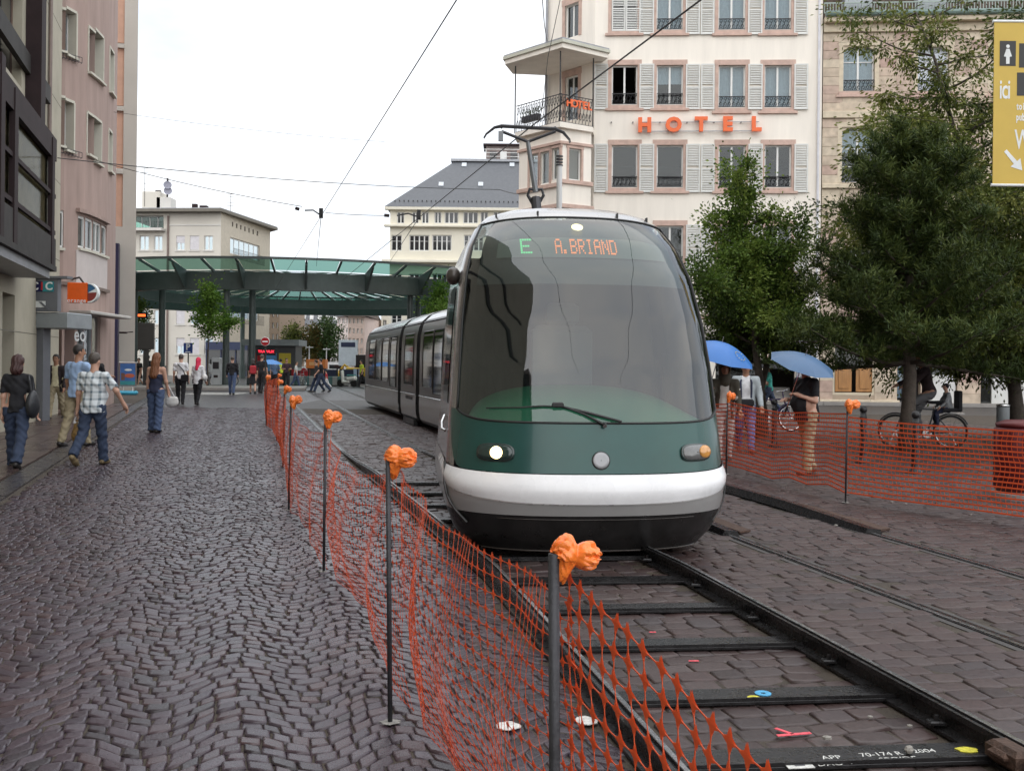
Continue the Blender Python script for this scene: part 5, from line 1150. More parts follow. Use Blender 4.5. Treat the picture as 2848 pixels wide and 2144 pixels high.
# far cab: a rounded tail
a = Vector((*cpt(35.0), 0)); tl = MB(); P = []
ang = math.atan(.268); sec = SEC + [(-x, z) for x, z in SEC[-2::-1]]
for i in range(9):
    s = i / 8; k = math.sqrt(max(0.02, 1 - (s * .97) ** 2.4)); P.append([a + Matrix.Rotation(ang, 3, 'Z') @ Vector((x * (k if True else 1), s * 1.5, .13 + (z - .13) * (1 - .12 * s * s))) for x, z in sec])
tl.grid(P).build('far_cab', M_tbrn, tram, smooth=True)
for x in (-.68, .68):
    for y in (1.5, 2.3): MB().tube([(-.06, 0, 0), (.06, 0, 0)], .24, 18).build('wheel', M_rail, cab_o, loc=(x, y, .385))
for y in (17.6, 25.2, 33.5):
    for fn in (rail_c, rail_d): MB().tube([(-.06, 0, 0), (.06, 0, 0)], .26, 18).build('wheel', M_rail, tram, loc=(float(fn(y)), y, .275))
# pantograph, aerial mast
pg = bpy.data.objects.new('pantograph', None); COL.objects.link(pg); pg.parent = tram; pg.location = (0.0, 0, 0)
YP = 16.2
M_pan = mat('dark_pantograph_steel', (.05, .05, .055), .4, metal=.4, var=.2); M_pang = mat('grey_pantograph_arm', (.17, .18, .19), .4, metal=.4, var=.1)
kn = at(1490, 535, YP); hd = at(1468, 362, YP); base = Vector((kn.x + .1, YP - .4, 2.98))
MB().box(-.45, .45, -.35, .35, 0, .10, c=.02).build('pantograph_base', M_pan, pg, loc=(base.x, base.y, base.z))
MB().tube([base + Vector((0, 0, .05)), base.lerp(kn, .6), kn + Vector((0, 0, -.1))], [.10, .075, .085], 10).build('lower_arm', M_pan, pg)
for s in (-1, 1): MB().tube([kn + Vector((0, 0, -.28)), kn + Vector((s * .13, 0, -.05)), kn + Vector((s * .10, 0, .05)), kn + Vector((s * .02, 0, .04))], .028, 6).build('knuckle', M_pan, pg)
nk = at(1468, 395, YP); MB().tube([kn, kn.lerp(nk, .5), nk], [.048, .040, .034], 8).build('upper_arm', M_pang, pg)
l_ = at(1395, 366, YP); r_ = at(1545, 366, YP)
for e in (l_, r_): MB().tube([nk, e], .026, 6).build('head_strut', M_pan, pg)
for dy in (0, .28):
    z_ = 0.0 if dy == 0 else .05
    pts = [at(1345, 384, YP), at(1352, 372, YP), at(1375, 354, YP), at(1395, 350, YP), at(1545, 358, YP), at(1568, 368, YP), at(1585, 388, YP), at(1587, 397, YP)]
    MB().tube([p + Vector((0, dy, z_)) for p in pts], [.009, .010, .016, .024, .024, .016, .010, .009], 6).build('collector_bow', M_pan, pg)
for px in (1395, 1465, 1545): MB().tube([at(px, 356, YP), at(px, 352, YP) + Vector((0, .28, .05))], .02, 6).build('bow_link', M_pan, pg)
MB().box(-.04, .04, -.03, .03, -.16, 0).build('bow_spring', M_pang, pg, loc=at(1393, 366, YP))
ma = at(1556, 570, 11.6); mb_ = at(1556, 448, 11.6)
am = MB().tube([(ma.x, ma.y, 2.9), (mb_.x, mb_.y, mb_.z - .06)], .034, 10).build('aerial_mast', mat('pale_mast', (.5, .5, .5), .4), tram)
for k in range(4): MB().tube([(mb_.x, mb_.y, mb_.z - .06 + k * .035), (mb_.x, mb_.y, mb_.z - .045 + k * .035)], .042, 10).build('insulator', M_pan, am)
# ------------------------------------------------------------------ round tram stop canopy
CC = Vector((-16.0, 75.0, 0)); M_cst = mat('grey_green_canopy_steel', (.075, .092, .09), .45, metal=.3, var=.12); M_cgl = glass_mat('green_canopy_glass', (.21, .37, .315), 1.12, .05)
cn = thing('round_canopy', 'large round glass and grey steel tram stop canopy on tall columns', 'canopy', CC)
NP = 56
def ringpt(r, a, z): return (r * math.cos(a), r * math.sin(a), z)
def ring_beam(name, r, z0, z1, t=.25):
    mb = MB(); P = []
    for i in range(NP * 2):
        a = 2 * math.pi * i / (NP * 2); P.append([ringpt(r + t / 2, a, z0), ringpt(r + t / 2, a, z1), ringpt(r - t / 2, a, z1), ringpt(r - t / 2, a, z0)])
    P.append(P[0]); return mb.grid(P, 0, True).build(name, M_cst, cn)
ring_beam('ring_beam', 16.0, 5.80, 6.85, .5); ring_beam('ring_beam', 12.2, 6.2, 6.95, .25); ring_beam('rim', 18.0, 7.46, 7.60, .10); ring_beam('rim', 8.0, 7.40, 7.54, .10)
da = 2 * math.pi / NP
def pmesh(r0, z0, r1, z1, frac=.93):
    a = da * frac / 2; return MB().add([ringpt(r0, -a, z0), ringpt(r1, -a, z1), ringpt(r1, a, z1), ringpt(r0, a, z0)], [(0, 1, 2, 3)]).mesh('glass_panel', M_cgl)
po, pi_, pm2 = pmesh(16.3, 6.98, 17.95, 7.54), pmesh(8.05, 7.46, 12.0, 7.22), pmesh(12.1, 7.2, 15.8, 6.98)
rib = MB().slab([(7.9, 7.32), (12.3, 7.0), (16.1, 6.78), (18.0, 7.40), (18.0, 7.52), (16.1, 6.94), (12, 7.18), (7.9, 7.44)], -.05, .05).mesh('radial_rib', M_cst)
brk = MB().slab([(16.2, 5.9), (16.35, 5.9), (17.6, 7.2), (17.6, 7.36), (16.2, 6.9)], -.07, .07).mesh('bracket', M_cst)
for i in range(NP):
    a = i * da
    link('radial_rib', rib, cn, (0, 0, 0), (0, 0, a))
    if i % 2 == 0: link('bracket', brk, cn, (0, 0, 0), (0, 0, a))
    for me in (po, pi_, pm2): link('glass_panel', me, cn, (0, 0, 0), (0, 0, a + da / 2))
col_m = MB().tube([(0, 0, 0), (0, 0, 1.2), (0, 0, 1.2), (0, 0, 7.0)], [.30, .30, .20, .19], 14).mesh('column', M_cst)
for ang in (268, 244, 310, 345, 20, 58, 120, 165, 205):
    for r_, d in ((15.6, -1.1), (14.6, 1.1)):
        a = R(ang + d * 2.2); link('column', col_m, cn, ringpt(r_, a, 0))
# ------------------------------------------------------------------ overhead line
M_wire = mat('black_overhead_wire', (.015, .015, .017), .5, var=0)
def wire(label, pts, r=.012, sag=0.0):
    pp = []; pts = [Vector(p) for p in pts]
    for a, b in zip(pts[:-1], pts[1:]):
        n = 10
        for i in range(n): t = i / n; p = a.lerp(b, t); p.z -= sag * 4 * t * (1 - t); pp.append(p)
    pp.append(pts[-1]); o = MB().tube(pp, r, 5).build('overhead_wire', M_wire); tag(o, label, 'wire', 'tram overhead line'); return o
WZ = 5.62
A1 = at(893, 600, 27.4); A2 = at(1165, 612, 27.5); A1.z = A2.z = WZ
w0 = gp(1275, 0, WZ) if False else at(1268, 4, 10.9); w1 = at(1945, 4, 10.8)
wire('contact wire over the left track rising to the top of the picture', [w0 + (w0 - A1) * .6, w0, A1, A1 + (A1 - w0) * 1.7], .008)
wire('contact wire over the tram running past the pantograph', [w1 + (w1 - A2) * .6, w1, at(1478, 352, YP), A2, A2 + (A2 - at(1478, 352, YP)) * 2.2], .011)
L1 = facs[5].w(*facs[5].uv(244, 440)) ; wire('span wire from the pink building to the left pull off arm', [L1, at(840, 575, 27.3)], .010, .1)
wire('span wire continuing to the pull off arm beside the tram roof', [at(905, 592, 27.6), at(1080, 600, 27.4)], .009, .02)
wire('long span wire from the bay window across to the hotel', [bo.w(vx(160, 440), bo.uv(160, 440)[1]), at(1390, 528, 33), at(1500, 530, 41)], .011, .15)
wire('thin span wire high on the left beside the sky', [facs[8].w(*facs[8].uv(316, 312)), at(1070, 395, 38)], .007, .1)
wire('stay wire hanging past the corner balcony', [at(1560, -10, 30), at(1524, 160, 33), at(1508, 300, 37), foL.w(foL.len * .6, foL.uv(1500, 330)[1], -.2)], .011)
wire('dark guy wire along the hotel corner at the top', [at(1508, -5, 36), at(1514, 70, 40), hc.w(.1, 15.8, -.1)], .018)
wire('dropper wire hanging into the round canopy', [A1, at(880, 740, 60)], .011)
wire('dropper wire right of the first into the canopy', [A2, at(1080, 735, 62)], .011)
for (p, q, lab) in ((A1, at(830, 582, 27.4), 'left'), (A2, at(1080, 600, 27.5), 'right')):
    t = thing('pull_off_arm', 'bent pull off arm with insulator on the %s contact wire' % lab, 'line fitting', p)
    MB().tube([(0, 0, .02), (q - p) * .35 + Vector((0, 0, .10)), (q - p) * .72 + Vector((0, 0, .02))], .022, 6).build('arm', M_wire, t)
    MB().tube([(q - p) * .97, (q - p) * 1.13], .045, 8).build('insulator', M_steel, t); MB().box(-.05, .05, -.05, .05, -.05, .22).build('clamp', M_wire, t)

# ------------------------------------------------------------------ orange net fences
def net_mat(name, c):
    m, t, b = node_mat(name); L = t.links.new; b.inputs['Base Color'].default_value = (*c, 1); b.inputs['Roughness'].default_value = .45
    tl = N(t, 'ShaderNodeBsdfTranslucent'); tl.inputs['Color'].default_value = (*c, 1); ms = N(t, 'ShaderNodeMixShader'); ms.inputs['Fac'].default_value = .25
    L(b.outputs['BSDF'], ms.inputs[1]); L(tl.outputs['BSDF'], ms.inputs[2]); L(ms.outputs['Shader'], t.nodes['Material Output'].inputs['Surface']); return m
M_net = net_mat('orange_safety_net', (.72, .11, .03)); M_bag = mat('orange_plastic_bag', (.85, .20, .03), .28, var=.12, vs=14, coat=.3, bump=.25, bs=45)
M_post = mat('dark_steel_rod', (.045, .045, .05), .5, metal=.4, var=.3, vs=8, bump=.2)
def net_mesh(G, rh, rv, node, nrm):
    """G (nc,nr,3) knots -> strands and knots"""
    nc, nr = G.shape[:2]; V = []; Fq = []; base = 0
    def strands(A, B, r):
        nonlocal base
        n = len(A); d = B - A; d /= np.linalg.norm(d, axis=1)[:, None] + 1e-9; n1 = nrm - (d @ nrm)[:, None] * d; n1 /= np.linalg.norm(n1, axis=1)[:, None]; n2 = np.cross(d, n1)
        ring = []
        for k in range(4):
            a = k * math.pi / 2 + .785; ring.append(n1 * math.cos(a) * r * .55 + n2 * math.sin(a) * r)
        vv = np.stack([A + q for q in ring] + [B + q for q in ring], 1); V.append(vv.reshape(-1, 3))
        f = np.array([(0, 1, 5, 4), (1, 2, 6, 5), (2, 3, 7, 6), (3, 0, 4, 7)]); Fq.append((f[None] + (np.arange(n) * 8)[:, None, None] + base).reshape(-1, 4)); base += n * 8
    strands(G[:-1].reshape(-1, 3), G[1:].reshape(-1, 3), rh); strands(G[:, :-1].reshape(-1, 3), G[:, 1:].reshape(-1, 3), rv)
    if node:
        tu = np.gradient(G, axis=0); tu /= np.linalg.norm(tu, axis=2)[..., None] + 1e-9; tv = np.gradient(G, axis=1); tv /= np.linalg.norm(tv, axis=2)[..., None] + 1e-9
        P = G.reshape(-1, 3); tu = tu.reshape(-1, 3) * node; tv = tv.reshape(-1, 3) * node; nn = np.broadcast_to(nrm * .0025, P.shape)
        di = .36 * (tu + tv); dj = .36 * (tv - tu); sides = []
        for q in (nn * .6, -nn * .6): sides += [P + q, P + tu * 1.25 + q, P + di + q, P + tv * 1.25 + q, P + dj + q, P - tu * 1.25 + q, P - di + q, P - tv * 1.25 + q, P - dj + q]     # a four-pointed star plate at every knot
        vv = np.stack(sides, 1); n = len(P); V.append(vv.reshape(-1, 3))
        f = np.array([(0, 8, 1, 2), (0, 2, 3, 4), (0, 4, 5, 6), (0, 6, 7, 8), (9, 11, 10, 17), (9, 13, 12, 11), (9, 15, 14, 13), (9, 17, 16, 15)]); Fq.append((f[None] + (np.arange(n) * 18)[:, None, None] + base).reshape(-1, 4)); base += n * 18
    return np_mesh('net', np.concatenate(V), np.concatenate(Fq), M_net)
def smooth_noise(n, k): return np.interp(np.linspace(0, 1, n), np.linspace(0, 1, k), RNG.normal(0, 1, k))
def net_panel(parent, a, b, cell, top=1.1, sag=.12, bot=.05, bulge=.10, hung=0.0, rh=.0024, rv=.0024, node=.011, slant=0.0, tops=None):
    a = np.array([*a, 0.]); b = np.array([*b, 0.]); d = b - a; Ln = np.linalg.norm(d); u = d / Ln; nrm = np.array([-u[1], u[0], 0.]); nc = max(4, int(Ln / cell)); nr = max(6, int((top - bot) / cell))
    t = np.linspace(0, 1, nc + 1); s = np.linspace(0, 1, nr + 1); T, S = np.meshgrid(t, s, indexing='ij')
    t0, t1 = tops or (top, top)
    ztop = t0 + (t1 - t0) * t - sag * 4 * t * (1 - t) + .012 * smooth_noise(nc + 1, 7); zbot = bot + .02 * smooth_noise(nc + 1, 8)
    Z = zbot[:, None] + (ztop - zbot)[:, None] * S
    off = bulge * (np.sin(T * math.pi) * np.sin(S * math.pi * .9) * .6 + .25 * np.sin(T * 9.0 + S * 3.1) * (1 - S * .7) * np.minimum(1, 6 * T * (1 - T) + .2) + .12 * np.sin(T * 23 + S * 7)) + hung * (1 - S) ** 1.5
    sh = slant * (1 - S) + .018 * np.sin(S * 11 + T * 4) + .012 * RNG.normal(0, 1, T.shape) * .25
    P = a[None, None] + u[None, None] * (T * Ln + sh)[..., None] + nrm[None, None] * off[..., None]; P[..., 2] = np.maximum(Z, .012); P[..., 0] += .022; P[..., 1] += .006
    o = link('net_panel', net_mesh(P, rh, rv, node, nrm), parent); return o
def bag(parent, p, s, seed, near=False):
    import bmesh
    bm = bmesh.new(); bmesh.ops.create_icosphere(bm, subdivisions=5 if near else 4, radius=1.0); o3 = Vector((seed * 3.1, seed * 1.7, 0))
    d1, d2, d3 = Vector((.5, .6, .8)).normalized(), Vector((-.7, .3, .55)).normalized(), Vector((.8, -.5, .2)).normalized()
    for v in bm.verts:
        c = v.co.copy(); wv = c + .35 * Vector((mnoise.noise(c * 1.3 + o3), mnoise.noise(c * 1.3 + o3 + Vector((5, 0, 0))), mnoise.noise(c * 1.3 + o3 + Vector((0, 7, 0)))))
        ph = math.atan2(wv.z, wv.y); dx = c.x - .05; g_ = min(1.0, abs(dx) * 1.6 + .15)
        fold = (abs(math.sin(ph * 3.5 + dx * 2.2 + seed)) * .20 + abs(math.sin(ph * 7.5 - dx * 5 + seed * 2)) * .10) * g_ + abs(math.sin(wv.dot(d3) * 6.5 + seed)) * .07
        q = Vector((c.x * 1.15 + .30, c.y * .8, c.z * (1.0 if c.x < 0 else .80) + .05)); k = math.exp(-((c.x - .05) / .22) ** 2)
        pk = (.9 if seed == 1 else (seed * .37) % .5); q.y *= 1 - .35 * k * pk; q.z = q.z * (1 - .28 * k * pk) - .04 * k; q.x *= 1.0 if seed == 1 else .75 + (seed * .23) % .25
        if c.x < -.1 and c.z < -.2: q.z -= .75 * (-.2 - c.z); q.x = q.x * .75 - .12; q.y *= .8
        v.co = q * (.80 + fold) * s
    me = bpy.data.meshes.new('plastic_bag_cap'); bm.to_mesh(me); bm.free(); me.materials.append(M_bag); me.polygons.foreach_set('use_smooth', [True] * len(me.polygons))
    sharp_by_angle(me, 24)
    return link('plastic_bag_cap', me, parent, p, (random.uniform(-.15, .15), random.uniform(-.2, .2), seed * 1.3 % .8 - .4))
lf = thing('net_fence', 'orange net fence on steel rods with bag caps left of the tram', 'fence', (-.5, 4.4, 0)); off0 = Vector(lf.location)
LP = [(.115, 2.2), (-.53, 4.44), (-1.43, 7.6), (-2.40, 10.7), (-3.46, 15.0), (-4.75, 20.0), (-6.1, 24.6), (-6.5, 26.2), (-6.75, 28.5)]
class _Sh:                                   # children are written in world coordinates and shifted back to the fence's base
    pass
def at_base(o, root): o.location = Vector(o.location) - root.location; return o
for i, (x, y) in enumerate(LP):
    lean = random.uniform(-.02, .02); tz = 1.19 if i else 1.20
    at_base(MB().tube([(x, y, -.02), (x + lean, y + lean, tz)], .011 if i else .0125, 8).build('post', M_post, lf, smooth=True), lf)
    at_base(bag(lf, (x + lean + .035, y, tz - .005), (.047 if i == 0 else .058) * random.uniform(.95, 1.1), i + 1, i < 3), lf)
    if 0 < i < 4: at_base(MB().prism([(x + .045 * math.cos(a) * random.uniform(.5, 1.2), y + .035 * math.sin(a) * random.uniform(.5, 1.2)) for a in np.linspace(0, 5.8, 12)], .003, .006).build('mortar_spot', mat('grey_mortar', (.28, .27, .25), .8, var=.4, vs=40), lf), lf)
seg = [((.78, .62), LP[0], .056, dict(sag=.07, bulge=.04, tops=(.98, 1.14), rh=.0019, rv=.0018, node=.0185))] + [(LP[0], LP[1], .051, dict(sag=.05, bulge=.13, hung=-.12, tops=(1.10, 1.13), rh=.0014, rv=.0013, node=.0115)), (LP[1], LP[2], .056, dict(sag=.11, bulge=.16, hung=-.08, rh=.0014, rv=.0013, node=.011)), (LP[2], LP[3], .062, dict(sag=.10, bulge=.12, rh=.0015, rv=.0014, node=.0115)), (LP[3], LP[4], .07, dict(sag=.12, rh=.0017, rv=.0017, node=.010)),
       (LP[4], LP[5], .08, dict(sag=.10, rh=.0038, rv=.0038, node=.018)), (LP[5], LP[6], .09, dict(sag=.08, rh=.0045, rv=.0045, node=.02)), (LP[6], LP[7], .06, dict(sag=.02, rh=.006, rv=.006, node=.02)), (LP[7], LP[8], .06, dict(sag=.02, rh=.006, rv=.006, node=.02))]
for a, b, c, kw in seg: at_base(net_panel(lf, a, b, c, **kw), lf)
rf = thing('net_fence', 'orange net fence with horizontal strands right of the tram', 'fence', (4, 11.7, 0))
RP = [(2.6, 17.4), (3.2, 14.7), (3.98, 11.75), (6.35, 8.6)]
for i, (x, y) in enumerate(RP):
    at_base(MB().tube([(x, y, -.02), (x + .01, y, 1.17)], .011, 8).build('post', M_post, rf, smooth=True), rf); at_base(bag(rf, (x + .04, y - .02, 1.16), .072, i + 11, False), rf)
    at_base(MB().prism([(x + .05 * math.cos(a) * random.uniform(.5, 1.2), y + .04 * math.sin(a)) for a in np.linspace(0, 5.8, 10)], .003, .006).build('mortar_spot', mat('grey_mortar', (.28, .27, .25)), rf), rf)
for a, b, kw in ((RP[0], RP[1], dict(tops=(1.08, 1.05))), (RP[1], RP[2], dict(tops=(1.05, 1.05))), (RP[2], RP[3], dict(tops=(1.02, 1.02)))):
    at_base(net_panel(rf, a, b, .052, top=1.0, sag=.05, bot=.12, bulge=.05, rh=.0115, rv=.003, node=.009, **kw), rf)
# ------------------------------------------------------------------ trees
def leaf_mat(name, cols, tr=.30, rough=.45):
    m, t, b = node_mat(name); L = t.links.new
    a = N(t, 'ShaderNodeAttribute'); a.attribute_name = 'rnd'; cr = N(t, 'ShaderNodeValToRGB'); e = cr.color_ramp.elements
    e[0].color = (*cols[0], 1); e[1].color = (*cols[-1], 1)
    for i, c in enumerate(cols[1:-1]): x = e.new((i + 1) / (len(cols) - 1)); x.color = (*c, 1)
    L(a.outputs['Fac'], cr.inputs['Fac']); L(cr.outputs['Color'], b.inputs['Base Color']); b.inputs['Roughness'].default_value = rough; b.inputs['Specular IOR Level'].default_value = .18
    tl = N(t, 'ShaderNodeBsdfTranslucent'); L(cr.outputs['Color'], tl.inputs['Color']); ms = N(t, 'ShaderNodeMixShader'); ms.inputs['Fac'].default_value = tr
    L(b.outputs['BSDF'], ms.inputs[1]); L(tl.outputs['BSDF'], ms.inputs[2]); L(ms.outputs['Shader'], t.nodes['Material Output'].inputs['Surface']); return m
def leaves(name, C, Dr, ln, wd, m, parent, clump):
    """C (n,3) leaf bases, Dr (n,3) directions: folded four-point leaves"""
    n = len(C); d = Dr / (np.linalg.norm(Dr, axis=1)[:, None] + 1e-9); r = RNG.normal(0, 1, (n, 3)); s = np.cross(d, r); s /= np.linalg.norm(s, axis=1)[:, None] + 1e-9
    up = np.cross(s, d); l = (ln * RNG.uniform(.7, 1.25, n))[:, None]; w = (wd * RNG.uniform(.7, 1.25, n))[:, None]
    V = np.stack([C, C + d * l * .5 + s * w * .5 + up * w * .12, C + d * l, C + d * l * .5 - s * w * .5 + up * w * .12], 1).reshape(-1, 3)
    Fq = np.arange(n * 4).reshape(-1, 4); me = np_mesh(name, V, Fq, m); at_ = me.attributes.new('rnd', 'FLOAT', 'FACE'); at_.data.foreach_set('value', np.clip(clump + RNG.normal(0, .14, n), 0, 1).astype(np.float32))
    o = link(name, me, parent); o['kind'] = 'stuff'; return o
M_bark = mat('grey_brown_bark', (.075, .060, .048), .85, var=.35, vs=9, bump=.6, bs=35)
def limb(p0, d, ln, r, steps=6, up=.12, wob=.18):
    pts = [Vector(p0)]; d = Vector(d).normalized()
    for i in range(steps):
        d = (d + Vector((random.gauss(0, wob), random.gauss(0, wob), random.gauss(0, wob * .6) + up))).normalized(); pts.append(pts[-1] + d * ln / steps)
    return pts, [r * (1 - .85 * i / steps) for i in range(steps + 1)]
def make_tree(name, label, base, H, trunk_r, limbs, lm, leaf_n, ln, wd, z_low, spread, group=None, twigs=5, droop=0.0, prof=None, lean=(0, 0), cat='tree', radial=.10, clear=.18, up=.12, aim=None, bias=1.0, thin=0.0):
    t = thing(name, label, cat, base, 0, group); top = Vector((lean[0], lean[1], H)); n = 9
    tp = [Vector((lean[0] * (i / n) ** 1.4 + random.gauss(0, .02 * H / 6), lean[1] * (i / n) ** 1.4 + random.gauss(0, .02 * H / 6), H * .96 * i / n)) for i in range(n + 1)]; tp[0] = Vector((0, 0, -.03))
    MB().tube(tp, [trunk_r * (1.25 if i == 0 else 1 - .9 * i / n) for i in range(n + 1)], 10).build('trunk', M_bark, t, smooth=True)
    tips = []; tm = MB()
    for i in range(limbs):
        k = ((i + .5) / limbs) ** bias; z = z_low + (H * .97 - z_low) * k; f = z / (H * .96) * n; j = min(n - 1, int(f)); p = tp[j].lerp(tp[j + 1], f - j); a = i * 2.399 + random.uniform(-.4, .4) if aim is None else random.uniform(*aim)
        sp = spread * (prof(k) if prof else (1 - k * .75)) * random.uniform(.55, 1.32)
        pts, rs = limb(p, (math.cos(a), math.sin(a), .35 - droop), sp, max(.012, trunk_r * .38 * (1 - k * .6)), 6, up - droop * .3)
        MB().tube(pts, rs, 5).build('branch', M_bark, t, smooth=True); sub = []
        for s_ in range(2, len(pts)): tips.append((pts[s_], (pts[s_] - pts[s_ - 1]).normalized(), random.random(), k))
        for q in range(max(2, int(twigs * sp / (spread * .62)))):
            s_ = random.randint(2, len(pts) - 1); b = random.uniform(0, 6.28); tw, _ = limb(pts[s_], (math.cos(b), math.sin(b), random.uniform(-.2, .6) - droop), sp * random.uniform(.22, .42), .01, 4, .02 - droop * .2)
            c = random.random(); tm.tube(tw, [.009, .007, .005, .004, .003], 3)
            for w in tw[1:]: tips.append((w, (w - tw[0]).normalized(), c, k))
    tm.build('twigs', M_bark, t)['kind'] = 'stuff'
    tips = [q for q in tips if random.random() > thin * max(0, q[3] - .35) / .65]
    T = np.array([q[0] for q in tips]); Dd = np.array([q[1] for q in tips]); Cc = np.array([q[2] for q in tips])
    ii = RNG.integers(0, len(T), leaf_n); rad = radial * RNG.gamma(2, .6, leaf_n); v = RNG.normal(0, 1, (leaf_n, 3)); v /= np.linalg.norm(v, axis=1)[:, None]
    C = T[ii] + v * rad[:, None]; D = Dd[ii] * .5 + v * .9 + np.array([0, 0, -.25 - droop])
    leaves('crown', C, D, ln, wd, lm, t, Cc[ii]); return t
LM_green = leaf_mat('hornbeam_leaf', [(.035, .06, .012), (.08, .14, .024), (.14, .21, .038), (.20, .26, .055)]); LM_light = leaf_mat('young_bright_leaf', [(.06, .13, .02), (.11, .21, .03), (.16, .26, .05)])
LM_dark = leaf_mat('dark_willowy_leaf', [(.032, .045, .012), (.07, .095, .02), (.12, .145, .03), (.18, .19, .045)]); LM_pine = leaf_mat('pine_needle', [(.020, .034, .009), (.046, .072, .017), (.09, .115, .028)], .12, .5)
LM_aut = leaf_mat('turning_leaf', [(.05, .07, .02), (.11, .10, .03), (.14, .08, .03)]); LM_far = leaf_mat('far_mid_green_leaf', [(.03, .06, .02), (.05, .095, .03), (.08, .12, .04)])
p = gp(2115, 1216)
make_tree('street_tree', 'slender green street tree with loose upright top before the hotel', (p.x, p.y, 0), 6.35, .11, 32, LM_green, 34000, .08, .05, 1.85, 2.15, twigs=7, lean=(-.55, 0), prof=lambda k: max(.26, 1.0 - .95 * k) * (.8 + .3 * math.sin(math.pi * min(1, k * 1.6))), radial=.15, up=.06, thin=.75)
# pine: tufts of long needles
def make_pine(name, label, base, H, r0, whorls, spread, z_low, tufts, nl=.13):
    t = thing(name, label, 'tree', base); n = 8; tp = [Vector((random.gauss(0, .04), random.gauss(0, .04), H * i / n)) for i in range(n + 1)]; tp[0] = Vector((0, 0, -.03))
    MB().tube(tp, [r0 * (1.2 if i == 0 else 1 - .88 * i / n) for i in range(n + 1)], 10).build('trunk', M_bark, t, smooth=True); T = []; Dd = []; Cc = []
    for i in range(whorls):
        k = i / whorls; z = z_low + (H - z_low) * k; sp = spread * (1 - k) ** .55 * random.uniform(.6, 1.3) + .22
        for b in range(5):
            a = b * 1.257 + i * .7 + random.uniform(-.3, .3); pts, rs = limb((0, 0, z), (math.cos(a), math.sin(a), -.10 + .5 * k), sp, .05 * (1 - k * .6), 7, .07, .10)
            MB().tube(pts, rs, 5).build('branch', M_bark, t, smooth=True)
            for s_ in range(2, len(pts)):
                for q in range(4 + int(4 * sp)):
                    bb = random.uniform(0, 6.28); L_ = sp * random.uniform(.06, .22); d = Vector((math.cos(bb), math.sin(bb), random.uniform(.0, .9))).normalized(); e = pts[s_] + d * L_; T.append(e); Dd.append((d * .5 + Vector((0, 0, .7))).normalized()); Cc.append(random.random()); T.append(pts[s_].lerp(e, .5)); Dd.append(d); Cc.append(Cc[-1])
    T = np.array(T); Dd = np.array(Dd); Cc = np.array(Cc); ii = RNG.integers(0, len(T), tufts); m = tufts
    along = RNG.uniform(-.12, .12, m); C = T[ii] + Dd[ii] * along[:, None] + RNG.normal(0, .02, (m, 3)); D = Dd[ii] * .75 + RNG.normal(0, .48, (m, 3))
    leaves('crown', C, D, nl, .021, LM_pine, t, Cc[ii]); return t
p = gp(2522, 1258)
make_pine('pine_tree', 'dense dark pine tree behind the cyclist', (p.x, p.y, 0), 5.9, .15, 15, 1.75, 1.7, 105000, .13)
make_pine('pine_tree', 'lower dark pine branches between the slender tree and the big pine', (p.x - 1.55, p.y + 4.6, 0), 4.3, .10, 11, 1.35, 1.7, 45000, .13)
make_tree('leafy_tree', 'dark leafy tree with hanging narrow leaves at the right edge', (11.3, 22.0, 0), 10.2, .16, 62, LM_dark, 125000, .115, .046, 1.5, 3.2, bias=1.6, thin=.8, twigs=9, droop=.20, prof=lambda k: 1.2 - .8 * k, radial=.17, lean=(-2.0, .8))
p = gp(580, 1078); make_tree('young_tree', 'young bright green tree standing before the round canopy', (p.x, 57, 0), 5.9, .06, 22, LM_light, 5200, .15, .10, 2.6, 1.6, twigs=5, radial=.18)
p = at(1225, 830, 62); make_tree('young_tree', 'bright green treetop showing above the tram roof', (p.x, 62, 0), 6.4, .07, 20, LM_light, 4200, .16, .11, 3.2, 1.8, twigs=5, radial=.2)
p = at(375, 900, 68); make_tree('plane_tree', 'dark tree under the left side of the round canopy', (p.x, 68, 0), 5.6, .10, 18, LM_dark, 4500, .18, .12, 2.2, 2.0, radial=.22)
for px, H, sp, lm, lab in ((812, 5.2, 2.6, LM_dark, 'dark evergreen tree at the street end beside the no entry sign'), (872, 5.4, 2.0, LM_aut, 'reddish brown tree between the two green ones at the street end'), (912, 6.4, 2.6, LM_far, 'mid green tree right of the far lamp post')):
    p = at(px, 1000, 112); make_tree('far_tree', lab, (p.x, 112, 0), H, .14, 20, lm, 4200, .26, .17, 1.0, sp, 'trees at the far end of the street', radial=.32)
